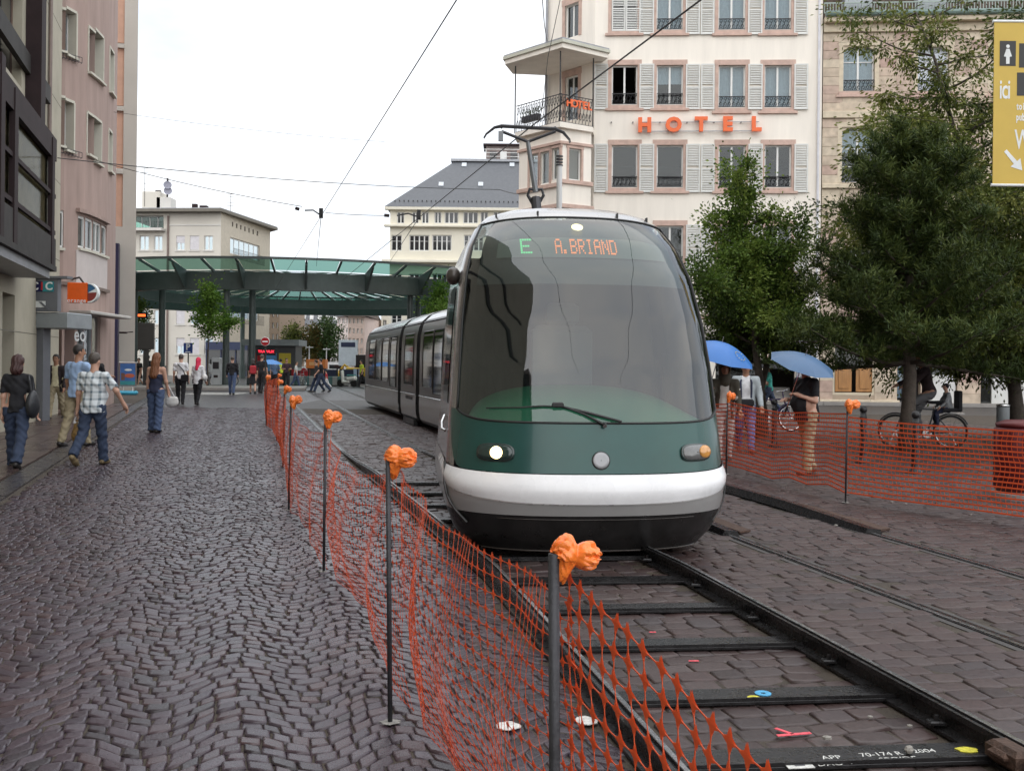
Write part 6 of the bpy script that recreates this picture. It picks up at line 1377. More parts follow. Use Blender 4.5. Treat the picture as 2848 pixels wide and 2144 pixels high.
# ------------------------------------------------------------------ people: bodies and clothes grown from signed distance fields
def nets(fn, lo, hi, h):
    """surface nets of fn<0 on a grid of cell h"""
    lo = np.array(lo) - 2 * h; hi = np.array(hi) + 2 * h; n = np.ceil((hi - lo) / h).astype(int) + 1
    ax = [lo[i] + h * np.arange(n[i]) for i in range(3)]; X, Y_, Z = np.meshgrid(*ax, indexing='ij'); Fv = fn(np.stack([X, Y_, Z], -1).reshape(-1, 3)).reshape(n)
    ins = Fv < 0; c = [slice(0, -1), slice(1, None)]; cnt = np.zeros(n - 1, int)
    for i in (0, 1):
        for j in (0, 1):
            for k in (0, 1): cnt += ins[c[i], c[j], c[k]]
    act = (cnt > 0) & (cnt < 8); idx = -np.ones(n - 1, int); ids = np.argwhere(act); idx[act] = np.arange(len(ids)); S = np.zeros((len(ids), 3)); W = np.zeros(len(ids))
    cor = [(i, j, k) for i in (0, 1) for j in (0, 1) for k in (0, 1)]
    for a in cor:
        for ax_ in range(3):
            if a[ax_]: continue
            b = list(a); b[ax_] = 1; A = Fv[ids[:, 0] + a[0], ids[:, 1] + a[1], ids[:, 2] + a[2]]; B = Fv[ids[:, 0] + b[0], ids[:, 1] + b[1], ids[:, 2] + b[2]]
            m = (A < 0) != (B < 0); t = np.where(m, A / np.where(m, A - B, 1), 0); P = np.array(a, float)[None] + t[:, None] * (np.array(b) - np.array(a))[None]; S += np.where(m[:, None], P, 0); W += m
    V = lo + h * (ids + S / W[:, None]); Q = []
    for ax_ in range(3):
        o = [q for q in range(3) if q != ax_]; sl0 = [slice(1, -1)] * 3; sl0[ax_] = slice(0, -1); sl1 = list(sl0); sl1[ax_] = slice(1, None)
        a, b = ins[tuple(sl0)], ins[tuple(sl1)]; e = np.argwhere(a != b); flip = a[tuple(e.T)]
        if not len(e): continue
        e = e + 1; e[:, ax_] -= 1; q = []
        for d0, d1 in ((-1, -1), (0, -1), (0, 0), (-1, 0)):
            cc = e.copy(); cc[:, o[0]] += d0; cc[:, o[1]] += d1; q.append(idx[tuple(cc.T)])
        q = np.stack(q, 1); s = 1 if ax_ != 1 else -1
        fl = flip if s > 0 else ~flip; q[~fl] = q[~fl][:, ::-1]; Q.append(q)
    return V, np.concatenate(Q)
def smin(a, b, k):
    h = np.clip(.5 + .5 * (b - a) / k, 0, 1); return b + (a - b) * h - k * h * (1 - h)
def cone(p, a, b, ra, rb, sy=1.0):
    a, b = np.array(a, float), np.array(b, float); q = p - a; d = b - a
    if sy != 1.0: q = q * np.array([1, 1 / sy, 1]); d = d * np.array([1, 1 / sy, 1])
    t = np.clip((q @ d) / max(d @ d, 1e-9), 0, 1); return (np.linalg.norm(q - t[:, None] * d, axis=1) - (ra + (rb - ra) * t)) * (.5 + .5 * sy)
def ell(p, c, r):
    q = (p - np.array(c)) / np.array(r); k = np.linalg.norm(q, axis=1); return k * (k - 1) / (np.linalg.norm(q / np.array(r), axis=1) + 1e-9)
def union(p, prims, k=.03):
    d = None
    for f in prims:
        v = ell(p, f[1], f[2]) if f[0] == 'e' else cone(p, *f[1:]); d = v if d is None else smin(d, v, k)
    return d
def bounds(prims):
    P = []
    for f in prims:
        if f[0] == 'e': P += [np.array(f[1]) - np.array(f[2]), np.array(f[1]) + np.array(f[2])]
        else:
            for c, r in ((f[1], f[3]), (f[2], f[4])): P += [np.array(c) - r, np.array(c) + r]
    P = np.array(P); return P.min(0), P.max(0)
def grow(name, prims, m, parent, h, k=.03, cuts=(), extra=None):
    lo, hi = bounds(prims)
    def fn(p):
        d = union(p, prims, k)
        for (pt, nn) in cuts: d = np.maximum(d, (p - np.array(pt)) @ np.array(nn))
        if extra: d = extra(p, d)
        return d
    V, Q = nets(fn, lo, hi, h); return link(name, np_mesh(name, V, Q, m, True), parent)
SKIN = mat('light_skin', (.50, .29, .21), .5, var=.06, vs=6); SKIN_D = mat('tanned_skin', (.36, .19, .12), .5, var=.06, vs=6)
def hair_mat(n, c): return mat(n, c, .5, var=.35, vs=45, bump=.5, bs=90)
HB_ = hair_mat('dark_hair', (.018, .013, .011)); HR_ = hair_mat('auburn_hair', (.17, .062, .022)); HG_ = hair_mat('grey_brown_hair', (.075, .06, .05)); HD_ = hair_mat('dark_red_hair', (.045, .015, .013))
def cloth(n, c, r=.85): return mat(n, c, r, var=.16, vs=7, bump=.35, bs=14)
JEAN = cloth('blue_jeans', (.030, .045, .085)); JEAN_L = cloth('faded_blue_jeans', (.06, .09, .17)); BLACK = cloth('black_cloth', (.010, .010, .013)); KHAKI = cloth('khaki_cloth', (.30, .25, .16)); SHOE = mat('dark_shoe', (.02, .017, .016), .5); WHITE = cloth('white_cotton', (.70, .70, .72)); NAVY = cloth('navy_cloth', (.018, .022, .05))
def person(label, px=None, py=None, loc=None, rz=0.0, H=1.72, fat=1.0, hip=(20, -20), knee=(10, 25), arm=((0, 8, 15), (0, 8, 15)), lean=3, female=False, top=None, sleeve='short', hem=.88, bottom=None, flare=0.0, skirt=False, hair=None, hairlen=0, shoe=None, skin=None, jacket=None, head_turn=0, hat=None, scarf=None, hood=None, face=False, h=.014, low=0.0, group=None, sit=False, strapless=False, name='person'):
    """faces +y before rz; hip/knee degrees (left,right), arms (swing, abduct, elbow)"""
    s = H / 1.75; skin = skin or SKIN
    if loc is None: g_ = gp(px, py); loc = (g_.x, g_.y, low)
    t = thing(name, label, 'person', loc, rz, group)
    J = {}; sh_w = (.165 if female else .19) * (.85 + .15 * fat); hp_w = .095 if not female else .10
    Lr = R(lean); pel = np.array([0, 0, .94]); up = np.array([0, math.sin(Lr), math.cos(Lr)])
    chest = pel + up * .30; neck = pel + up * .53; head = pel + up * .675 + np.array([0, .015, 0])
    legs = []
    for i, sd in enumerate((-1, 1)):
        a, b = R(hip[i]), R(knee[i]); hp = pel + np.array([sd * hp_w, 0, -.03]); kn = hp + .44 * np.array([sd * .02, math.sin(a), -math.cos(a)]); an = kn + .41 * np.array([0, math.sin(a - b), -math.cos(a - b)])
        legs.append((hp, kn, an, a - b))
    lift = min(l[2][2] for l in legs) - .085
    if sit: lift = 0
    sh = np.array([0, 0, -lift]); pel, chest, neck, head = pel + sh, chest + sh, neck + sh, head + sh; legs = [(a + sh, b + sh, c + sh, d) for a, b, c, d in legs]
    arms = []
    for i, sd in enumerate((-1, 1)):
        sa, ab, eb = [R(v) for v in arm[i][:3]]; so = chest + up * .145 + np.array([sd * sh_w, 0, 0]); d1 = np.array([sd * math.sin(ab), math.sin(sa) * math.cos(ab), -math.cos(sa) * math.cos(ab)]); el = so + .285 * d1
        iw = arm[i][3] if len(arm[i]) > 3 else 0; d2 = np.array([sd * math.sin(ab) * .5 - sd * iw, math.sin(sa + eb), -math.cos(sa + eb)]); d2 /= np.linalg.norm(d2); wr = el + .25 * d2; arms.append((so, el, wr, d2))
    sc_ = lambda v: np.array(v) * s
    def S(pr): return [('e', sc_(f[1]), sc_(f[2])) if f[0] == 'e' else ('c', sc_(f[1]), sc_(f[2]), f[3] * s, f[4] * s, *(f[5:] or ())) for f in pr]
    ht = R(head_turn); fw = np.array([-math.sin(ht), math.cos(ht), 0]); rt = np.array([math.cos(ht), math.sin(ht), 0])
    torso = [('c', pel + [0, 0, .0], pel + up * .10, .135 * fat * (1.06 if female else 1), .125 * fat, .74), ('c', pel + up * .10, chest, .122 * fat, .135 * fat, .72), ('c', chest, chest + up * .10, .140 * fat, .115, .70), ('c', chest + up * .13 + [-sh_w * .75, 0, 0], chest + up * .13 + [sh_w * .75, 0, 0], .062, .062)]
    if fat > 1.1: torso.append(('e', pel + up * .12 + [0, .07, 0], (.15 * fat, .14 * fat, .17)))
    if female: torso.append(('c', chest + [-.07, .085, .02], chest + [.07, .085, .02], .058, .058))
    nk = [('c', neck - up * .06, head - up * .04, .064, .056)]
    hd = [('e', head + up * .035, (.074, .092, .098)), ('e', head - up * .045 + fw * .018, (.056, .066, .072))]
    if face or True: hd += [('c', head + fw * .092 + up * .01, head + fw * .105 - up * .025, .010, .015), ('e', head + rt * .074 - up * .01, (.014, .022, .032)), ('e', head - rt * .074 - up * .01, (.014, .022, .032))]
    am = []
    for so, el, wr, d2 in arms: am += [('c', so, el, .050 * (.9 + .1 * fat), .040), ('c', el, wr, .040, .027), ('c', wr, wr + d2 * .05, .028, .036)]
    lg = []
    for hp, kn, an, b in legs: lg += [('c', hp, kn, .088 * (.8 + .2 * fat), .058), ('c', kn, an, .056, .038)]
    ft = []
    for hp, kn, an, b in legs:
        ph = max(-1.1, min(.5, b * .9 if b < -.3 else 0)); fd = np.array([0, math.cos(ph), math.sin(ph)]); hl = an + np.array([0, -.04, -.045]); ft += [('c', hl, hl + fd * .12, .040, .043), ('c', hl + fd * .10, hl + fd * .19 - np.array([0, 0, .008]), .044, .034)]
    body = grow('body', S(torso + nk + hd + am + lg), skin, t, h, .028 * s)
    for so, el, wr, d2 in arms:                      # hands with five fingers
        a2 = np.cross(d2, [0, 0, 1.0]) if abs(d2[2]) < .9 else np.array([0, 1.0, 0]); a2 /= np.linalg.norm(a2); nn = np.cross(d2, a2); pc = wr + d2 * .07
        pr = [('c', wr + d2 * .03 - a2 * .018, pc - a2 * .022 + d2 * .02, .020, .020), ('c', wr + d2 * .03 + a2 * .018, pc + a2 * .022 + d2 * .02, .020, .019)]
        for q, ln in ((-1.5, .060), (-.5, .074), (.5, .068), (1.5, .052)):
            b0 = pc + a2 * (q * .0175) + d2 * .03; b1 = b0 + d2 * ln * .55 + nn * .012; pr += [('c', b0, b1, .0088, .0082), ('c', b1, b1 + d2 * ln * .35 + nn * .022, .0082, .0072)]
        pr += [('c', wr + d2 * .045 - a2 * .03, pc - a2 * .052 + d2 * .012 + nn * .01, .0115, .010), ('c', pc - a2 * .052 + d2 * .012 + nn * .01, pc - a2 * .05 + d2 * .045 + nn * .018, .010, .008)]
        if h < .02: V, Q = nets(lambda p: union(p, S(pr), .008), *bounds(S(pr)), .0055); link('hand', np_mesh('hand', V, Q, skin, True), body)
    if top:
        tp_ = [(f[0], f[1], f[2], f[3] + .016, f[4] + .018, *(f[5:])) if f[0] == 'c' else ('e', f[1], np.array(f[2]) + .012) for f in torso]; cuts = []
        tp_.append(('c', pel + [0, 0, -.02], pel - [0, 0, max(.0, .94 - hem)], .162 * fat, .168 * fat, .80))
        if sleeve != 'none':
            L_ = {'short': .78, 'long': 1.0}[sleeve]
            for so, el, wr, d2 in arms: tp_.append(('c', so, so + (el - so) * L_, .064, .060))
            if sleeve == 'long':
                for so, el, wr, d2 in arms: tp_.append(('c', el, wr - d2 * .01, .056, .044))
        cuts = [(sc_([0, 0, hem - lift if not sit else pel[2] - .05]), (0, 0, -1)), (sc_(neck + up * (-.012 if not strapless else -.20)), tuple(up))]
        def sl(p, d):
            if sleeve == 'short':
                for so, el, wr, d2 in arms:
                    u = (el - so) / np.linalg.norm(el - so); e = so + (el - so) * .80; q = p / s - e; m = (np.linalg.norm(q - (q @ u)[:, None] * u, axis=1) < .13); d = np.where(m, np.maximum(d, (q @ u) * s), d)
            w = .005 * np.sin(p[:, 2] * 38 + p[:, 0] * 21 + np.sin(p[:, 1] * 30) * 1.5) + .0045 * np.sin(p[:, 0] * 52 + p[:, 2] * 26 + 2 * np.sin(p[:, 2] * 15)); return d + w
        grow('shirt' if not jacket else 'shirt', S(tp_), top, t, h, .03 * s, cuts, sl)
    if jacket:
        jt = [(f[0], f[1], f[2], f[3] + .036, f[4] + .038, *(f[5:])) if f[0] == 'c' else ('e', f[1], np.array(f[2]) + .03) for f in torso]; jt.append(('c', pel, pel - [0, 0, .14], .172 * fat, .185 * fat, .8))
        for so, el, wr, d2 in arms: jt += [('c', so, el, .074, .064), ('c', el, wr - d2 * .01, .062, .050)]
        gapw = .075
        def op(p, d): return np.maximum(d, np.minimum(p[:, 1] - pel[1] * s + .0, gapw * s * (1 + 1.2 * np.clip(chest[2] * s - p[:, 2], 0, .6)) - np.abs(p[:, 0])) * 1.0 if True else d)
        grow('jacket', S(jt), jacket, t, h, .03 * s, [(sc_([0, 0, .74 - lift]), (0, 0, -1)), (sc_(neck + up * -.02), tuple(up))], op)
    if bottom and not skirt:
        bt = [('c', pel + up * .06, pel - [0, 0, .03], .130 * fat, .140 * fat, .78)]
        for hp, kn, an, b in legs:
            lw = kn + (an - kn) * 1.06; bt += [('c', hp, kn, .106 * (.78 + .22 * fat), .078 + flare * .1), ('c', kn, lw, .076 + flare * .1, .062 + flare)]
        def lc(p, d):
            for hp, kn, an, b in legs:
                u = (an - kn) / np.linalg.norm(an - kn); q = p / s - (an + u * .035); m = np.linalg.norm(q, axis=1) < .2; d = np.where(m & ((q @ u) > -.12), np.maximum(d, (q @ u) * s), d)
            return d + .004 * np.sin(p[:, 2] * 33 + p[:, 0] * 17) + .005 * np.sin(p[:, 2] * 58 + 3 * np.sin(p[:, 0] * 21 + p[:, 1] * 17))
        grow('trousers', S(bt), bottom, t, h, .022 * s, [(sc_(pel + up * (.09 if hem > .87 else .0)), tuple(up))], lc)
    if skirt:
        mk = (legs[0][1] + legs[1][1]) / 2; grow('skirt', S([('c', pel + up * .06, mk + [0, 0, .05], .14, .22, .75)]), bottom, t, h, .02, [(sc_(pel + up * .10), tuple(up)), (sc_([0, 0, mk[2] + .02]), (0, 0, -1))])
    for i in range(2): grow('shoe', S([(f[0], f[1], f[2], f[3] + .006, f[4] + .006) for f in ft[2 * i:2 * i + 2]]), shoe or SHOE, t, max(.010, h * .8), .02, [(sc_([0, 0, .004]), (0, 0, -1))] if not sit else [])
    if hair is not None:
        hr = [('e', head + up * .042 - fw * .012, (.086, .100, .104))]
        if hairlen > 0: hr += [('c', head - fw * .045 + up * .01, head - fw * .062 - up * min(.10, hairlen), .085, .085), ('c', head - fw * .06 - up * min(.1, hairlen), head - fw * .075 - up * hairlen, .085, .06 + .06 * min(1, hairlen * 2))]
        def fc(p, d):
            q = p / s - head; fr = q @ fw; zz = q @ up; cut = np.minimum(fr - .035 + np.maximum(0, .0), .062 - zz)      # open the face
            low_ = -.055 if hairlen == 0 else -9; d = np.maximum(d, cut * s); d = np.maximum(d, (low_ - zz) * s) if hairlen == 0 else d
            return d + .006 * np.sin(p[:, 0] * 130 + np.sin(p[:, 2] * 40)) * (1 if hairlen else .4)
        grow('hair', S(hr), hair, t, min(h, .012), .04 * s, (), fc)
    if hat == 'cap': grow('cap', S([('e', head + up * .06, (.088, .104, .075)), ('c', head + fw * .09 + up * .05, head + fw * .155 + up * .042, .05, .045, 1)]), WHITE, t, .011, .015, [(sc_(head + up * .038), tuple(-up)), ], lambda p, d: np.maximum(d, np.where(((p / s - head) @ fw) > .095, np.abs((p / s - head) @ up - .048) * s - .008, d)))
    if scarf is not None: grow('headscarf', S([('e', head + up * .03 - fw * .008, (.092, .108, .118)), ('c', head - up * .08, neck - up * .05, .085, .10), ('c', head - fw * .10, head - fw * .12 - up * .30, .05, .055)]), scarf, t, .012, .04, (), lambda p, d: np.maximum(d, np.minimum(((p / s - head) @ fw) - .045, .06 - np.linalg.norm((p / s - head) - ((p / s - head) @ fw)[:, None] * fw, axis=1)) * s))
    if hood is not None: grow('hood', S([('e', head + up * .03 - fw * .01, (.110, .125, .135)), ('c', head - up * .07 - fw * .03, neck - up * .07, .10, .13)]), hood, t, .012, .05, (), lambda p, d: np.maximum(d, np.minimum(((p / s - head) @ fw) - .04, .075 - np.linalg.norm((p / s - head + up * .015) - ((p / s - head) @ fw)[:, None] * fw, axis=1)) * s))
    if face:
        for q in (-1, 1): MB().ball(sc_(head + rt * q * .032 + fw * .083 + up * .018), (.011 * s, .009 * s, .007 * s), 8).build('eye', mat('dark_eye', (.012, .01, .01), .3, var=0), body)
        MB().ball(sc_(head + fw * .080 - up * .062), (.024 * s, .012 * s, .006 * s), 8).build('mouth', mat('lip', (.26, .09, .08), .5, var=0), body)
        for q in (-1, 1): MB().ball(sc_(head + rt * q * .032 + fw * .087 + up * .036), (.019 * s, .009 * s, .004 * s), 8).build('eyebrow', HB_, body)
    t['_wr'] = [float(v) for a in arms for v in sc_(a[2] + a[3] * .09)]; t['_hd'] = [float(v) for v in sc_(head)]
    return t
def hand_of(t, i): w = t['_wr']; return Vector(w[3 * i:3 * i + 3])
def wpos(t, v): return t.location + Matrix.Rotation(t.rotation_euler[2], 3, 'Z') @ Vector(v)
def plaid_mat():
    m, tr, b = node_mat('pale_blue_plaid_cotton'); L = tr.links.new; geo = N(tr, 'ShaderNodeTexCoord'); sp = N(tr, 'ShaderNodeSeparateXYZ'); L(geo.outputs['Object'], sp.inputs['Vector']); outs = []
    for ax_, sc0 in (('X', 58), ('Z', 58)):
        mu = N(tr, 'ShaderNodeMath', operation='MULTIPLY'); mu.inputs[1].default_value = sc0; sn = N(tr, 'ShaderNodeMath', operation='SINE'); mr = N(tr, 'ShaderNodeMapRange'); mr.inputs['From Min'].default_value = .35; mr.inputs['From Max'].default_value = .8
        L(sp.outputs[ax_], mu.inputs[0]); L(mu.outputs['Value'], sn.inputs[0]); L(sn.outputs['Value'], mr.inputs['Value']); outs.append(mr)
    ad = N(tr, 'ShaderNodeMath', operation='ADD'); ad.use_clamp = False; L(outs[0].outputs['Result'], ad.inputs[0]); L(outs[1].outputs['Result'], ad.inputs[1]); hv = N(tr, 'ShaderNodeMath', operation='MULTIPLY'); hv.inputs[1].default_value = .5; L(ad.outputs['Value'], hv.inputs[0])
    cr = N(tr, 'ShaderNodeValToRGB'); cr.color_ramp.elements[0].color = (.62, .66, .68, 1); cr.color_ramp.elements[1].color = (.10, .14, .17, 1); L(hv.outputs['Value'], cr.inputs['Fac']); L(cr.outputs['Color'], b.inputs['Base Color']); b.inputs['Roughness'].default_value = .85; return m
# --- left street
w1_ = person('woman in black top and flared jeans walking away at the left edge', 45, 1302, rz=R(8), H=1.66, hip=(14, -16), knee=(4, 14), arm=((-6, 6, 8), (8, 10, 10)), female=True, top=BLACK, hem=.86, bottom=JEAN, flare=.022, hair=HD_, hairlen=.10, head_turn=-8, h=.013)
def tote(owner, label, off, dims, m, strap_to, mm=None):
    p = wpos(owner, off); b = thing('shoulder_bag', label, 'bag', p, owner.rotation_euler[2])
    grow('pouch', [('e', np.array([0, 0, .0]), np.array(dims)), ('c', np.array([0, 0, -.02]), np.array([0, 0, dims[2] * .9]), dims[0] * .8, dims[0] * .35)], m, b, .012, .05)
    q = Vector(strap_to) - Vector(off); MB().tube([(0, -.04, dims[2] * .8), (q.x * .9 + .03, -.05, q.z * .6 + .1), (q.x, q.y - .03, q.z), (q.x * .9 + .03, .09, q.z * .6 + .1), (0, .05, dims[2] * .8)], .014, 6).build('strap', mm or m, b); return b
tote(w1_, 'slouchy charcoal shoulder bag of the woman at the left edge', (.24, -.06, .93), (.085, .17, .20), cloth('charcoal_bag', (.022, .024, .028), .5), (.17, 0, 1.37))
p2 = person('man in open dark jacket and khaki trousers walking towards the viewer', 156, 1166, rz=R(185), H=1.72, hip=(-12, 16), knee=(14, 4), arm=((8, 8, 12), (-8, 8, 12)), top=cloth('cream_shirt', (.55, .50, .33)), sleeve='long', jacket=cloth('dark_brown_jacket', (.022, .014, .016)), bottom=KHAKI, hair=HB_, face=True, skin=SKIN_D)
p3 = person('tall man in light blue shirt behind the plaid shirt man', loc=(gp(216, 1300).x * 0 + (216 - CX - 2) * 18.2 / F, 18.2, 0), rz=R(-20), H=1.86, hip=(-10, 12), knee=(12, 4), arm=((4, 10, 10), (30, 14, 70)), top=cloth('light_blue_shirt', (.30, .42, .62)), hem=.84, bottom=KHAKI, hair=HB_, head_turn=-35, skin=SKIN_D)
p4 = person('stocky man in pale plaid shirt and jeans walking away carrying a bag', 257, 1292, rz=R(-4), H=1.70, fat=1.16, hip=(-14, 12), knee=(30, 4), arm=((-2, 10, 8), (10, 32, 20)), top=plaid_mat(), hem=.80, bottom=JEAN, flare=.012, hair=HG_, head_turn=-14, h=.0125, shoe=mat('tan_sneaker', (.20, .15, .08), .7, var=.4, vs=25))
hp_ = wpos(p4, hand_of(p4, 0)); bg_ = thing('carrier_bag', 'brown patterned carrier bag held by the man in the plaid shirt', 'bag', (hp_.x, hp_.y, hp_.z - .02), .2)
grow('pouch', [('c', np.array([0, 0, -.10]), np.array([0, 0, -.30]), .045, .085, .7), ('c', np.array([0, 0, -.28]), np.array([0, 0, -.36]), .085, .07, .7)], mat('brown_patterned_bag', (.22, .13, .04), .5, var=.6, vs=22), bg_, .01, .03); MB().tube([(-.05, 0, -.10), (-.03, 0, -.02), (0, 0, .0), (.03, 0, -.02), (.05, 0, -.10)], .008, 6).build('handle', WHITE, bg_)
MB().box(-.055, .055, -.03, .03, -.13, -.07, c=.02).build('paper_roll', WHITE, bg_)
p5 = person('dark haired passer-by half hidden beyond the plaid shirt man', loc=((262 - CX) * 27 / F, 27, 0), rz=R(20), H=1.80, top=BLACK, sleeve='long', bottom=JEAN, hair=HB_, h=.02)
p6 = person('woman with long auburn hair in navy strapless top and jeans', 432, 1203, rz=R(-6), H=1.74, hip=(6, -8), knee=(4, 4), arm=((2, 7, 6), (6, 9, 14)), female=True, top=NAVY, sleeve='none', strapless=True, hem=.86, bottom=JEAN_L, flare=.024, hair=HR_, hairlen=.36, head_turn=-10, h=.014)
hp_ = wpos(p6, hand_of(p6, 1)); b6 = thing('handbag', 'white handbag on a long strap held by the auburn haired woman', 'bag', (hp_.x + .06, hp_.y, hp_.z - .02)); grow('pouch', [('e', np.array([0, 0, -.12]), np.array([.15, .07, .11])), ('c', np.array([-.08, 0, -.04]), np.array([.08, 0, -.04]), .05, .05)], mat('white_leather_bag', (.60, .59, .57), .5, var=.1, bump=.4, bs=30), b6, .012, .04); MB().tube([(-.1, 0, -.05), (-.12, -.02, .25), (-.16, -.05, .55), (-.12, .03, .3), (.08, 0, -.04)], .009, 6).build('strap', WHITE, b6)
p8 = person('man in white t-shirt and black trousers with a cross-body bag', 502, 1124, rz=R(10), H=1.80, hip=(12, -10), knee=(4, 14), top=WHITE, hem=.88, bottom=BLACK, hair=HG_, h=.018)
b8 = thing('messenger_bag', 'small black cross-body bag of the man in the white t-shirt', 'bag', wpos(p8, (.16, -.14, .95)), R(10)); MB().box(-.13, .13, -.05, .05, -.13, .12, c=.03).build('pouch', BLACK, b8); MB().tube([(.02, 0, .1), (-.06, -.03, .3), (-.26, .04, .50)], .018, 6).build('strap', BLACK, b8)
p9 = person('woman in pink headscarf and white jacket walking away', 549, 1126, rz=R(-8), H=1.68, hip=(10, -12), knee=(4, 12), arm=((5, 10, 40), (0, 12, 30)), female=True, top=WHITE, sleeve='long', hem=.76, bottom=BLACK, scarf=cloth('bright_pink_scarf', (.65, .035, .09)), h=.018)
b9 = thing('handbag', 'white handbag at the side of the woman in the pink headscarf', 'bag', wpos(p9, (.26, .0, .98))); grow('pouch', [('e', np.array([0, 0, 0]), np.array([.10, .16, .12]))], mat('white_leather_bag', (.6, .6, .6)), b9, .02); MB().tube([(0, -.1, .08), (-.04, -.03, .3), (-.05, .05, .3), (0, .1, .08)], .012, 5).build('strap', WHITE, b9)
FG = 'people far down the street'
def far(label, px, py, H=1.72, **kw):
    kw.setdefault('h', .026); return person(label, px, py, H=H, group=FG, **kw)
far('man in black top and blue jeans walking away before the columns', 645, 1098, 1.78, hip=(12, -10), knee=(4, 10), top=BLACK, sleeve='long', bottom=JEAN_L, hair=HG_, rz=R(5))
f11 = far('woman in black skirt with a red rucksack left of the net fence', 703, 1096, 1.66, female=True, top=BLACK, bottom=BLACK, skirt=True, hair=HB_, hairlen=.1, hip=(8, -14), knee=(2, 20), rz=R(15))
rk = thing('rucksack', 'red rucksack on the back of the woman in the black skirt', 'bag', wpos(f11, (0, -.20, 1.16)), R(15)); MB().box(-.15, .15, -.08, .08, -.2, .2, c=.05).build('pack', cloth('red_nylon', (.40, .03, .04)), rk); MB().tube([(-.1, .08, .18), (-.11, .2, .05), (-.1, .08, -.15)], .02, 5).build('strap', BLACK, rk)
far('tall man in dark clothes at the far end of the net fence', 727, 1094, 1.88, top=BLACK, bottom=BLACK, hair=HG_, hip=(6, -6), rz=R(-10))
f13 = far('person in blue shirt under a small blue umbrella', 764, 1085, 1.70, top=cloth('dull_blue_shirt', (.08, .13, .22)), bottom=BLACK, hair=HB_, arm=((0, 8, 10), (20, 10, 95)), rz=R(10))
far('worker in yellow high visibility vest beyond the net fence', 781, 1078, 1.72, top=mat('high_visibility_yellow', (.55, .65, .04), .6), bottom=cloth('dark_green_trousers', (.02, .05, .04)), hair=HB_, rz=R(40))
far('dark haired person with folded arms near the worker', 796, 1080, 1.76, top=cloth('dark_plum_top', (.04, .02, .03)), bottom=BLACK, hair=HB_, arm=((15, 10, 80, .5), (15, 10, 80, .5)), rz=R(200), face=True)
far('walker in black top and jeans crossing the rails to the left', 893, 1091, 1.78, hip=(24, -22), knee=(4, 18), top=BLACK, bottom=JEAN, hair=HB_, rz=R(95), arm=((20, 8, 20), (-20, 8, 20)))
far('companion in dark jacket walking beside the crossing walker', 880, 1090, 1.70, hip=(-20, 22), knee=(16, 4), top=cloth('dark_grey_jacket', (.03, .03, .033)), sleeve='long', bottom=JEAN, hair=HB_, rz=R(100))
far('small child in red and white clothes beside the crossing pair', 908, 1082, 1.08, top=cloth('red_child_top', (.45, .04, .05)), bottom=WHITE, hair=HB_, rz=R(90))
far('person in white shirt near the bicycles in mid street', 822, 1078, 1.60, top=WHITE, bottom=JEAN_L, hair=HG_, hip=(20, -14), knee=(6, 20), rz=R(-80))
far('worker in yellow vest by the tram tail', 1006, 1076, 1.72, top=mat('high_visibility_yellow', (.5, .6, .05)), bottom=BLACK, hair=HB_, rz=R(120))
far('woman in dark dress beside the poster stand', 387, 1076, 1.68, female=True, top=BLACK, bottom=BLACK, skirt=True, hair=HB_, rz=R(160))
far('man in dark coat standing behind the poster stand', 412, 1074, 1.84, top=BLACK, sleeve='long', bottom=BLACK, hair=HB_, rz=R(30))
far('woman in long white clothes far left of the columns', 587, 1072, 1.66, female=True, top=WHITE, sleeve='long', bottom=WHITE, hair=HB_, hairlen=.12, rz=R(20))
far('man in light blue top sitting by the canopy columns', 608, 1072, 1.40, top=cloth('pale_blue_top', (.35, .48, .6)), bottom=BLACK, hair=HB_, rz=R(-50))
# --- right side
p21 = person('hooded person in olive jacket under the blue umbrella', 2012, 1282, rz=R(175), H=1.66, hip=(-8, 10), knee=(10, 4), arm=((6, 8, 30), (25, 12, 95)), top=cloth('pale_sweater', (.50, .47, .44)), sleeve='long', jacket=cloth('olive_rain_jacket', (.055, .048, .034)), bottom=cloth('pale_patterned_trousers', (.42, .38, .36)), hood=cloth('olive_rain_jacket', (.05, .05, .03)), face=True, skin=SKIN_D)
p22 = person('man in white cap and pale waistcoat with camera straps', 2072, 1258, rz=R(170), H=1.70, fat=1.1, hip=(12, -14), knee=(4, 20), arm=((5, 12, 25), (8, 14, 15)), top=WHITE, sleeve='short', jacket=cloth('pale_grey_waistcoat', (.36, .40, .42)), bottom=cloth('lilac_blue_trousers', (.13, .15, .32)), hair=HG_, hat='cap', face=True, skin=SKIN_D, shoe=mat('red_brown_shoe', (.12, .03, .02), .6))
for sx_ in (-.1, .1): MB().tube([(sx_ * .7, .0, 1.44), (sx_, .16, 1.30), (sx_ * .9, .215, 1.02)], .018, 6).build('camera_strap', NAVY, p22)
MB().box(-.14, .14, .16, .26, .86, 1.0, c=.03).build('belt_pouch', BLACK, p22)
p23 = person('person in teal top behind the slender tree trunk', loc=((2139 - CX) * 30 / F, 30, 0), rz=R(70), H=1.72, top=cloth('teal_top', (.05, .36, .30)), bottom=JEAN, hair=HB_, arm=((10, 10, 60), (10, 10, 60)), h=.02)
p24 = person('stout man in black polo and khaki trousers under a dark blue umbrella', 2243, 1318, rz=R(112), H=1.72, fat=1.26, hip=(7, -9), knee=(4, 6), arm=((4, 8, 105, .35), (-4, 10, 95, .4)), top=BLACK, hem=.78, bottom=KHAKI, flare=.012, hair=HG_, head_turn=10, face=True, shoe=mat('red_brown_shoe', (.12, .03, .02)), h=.0125)
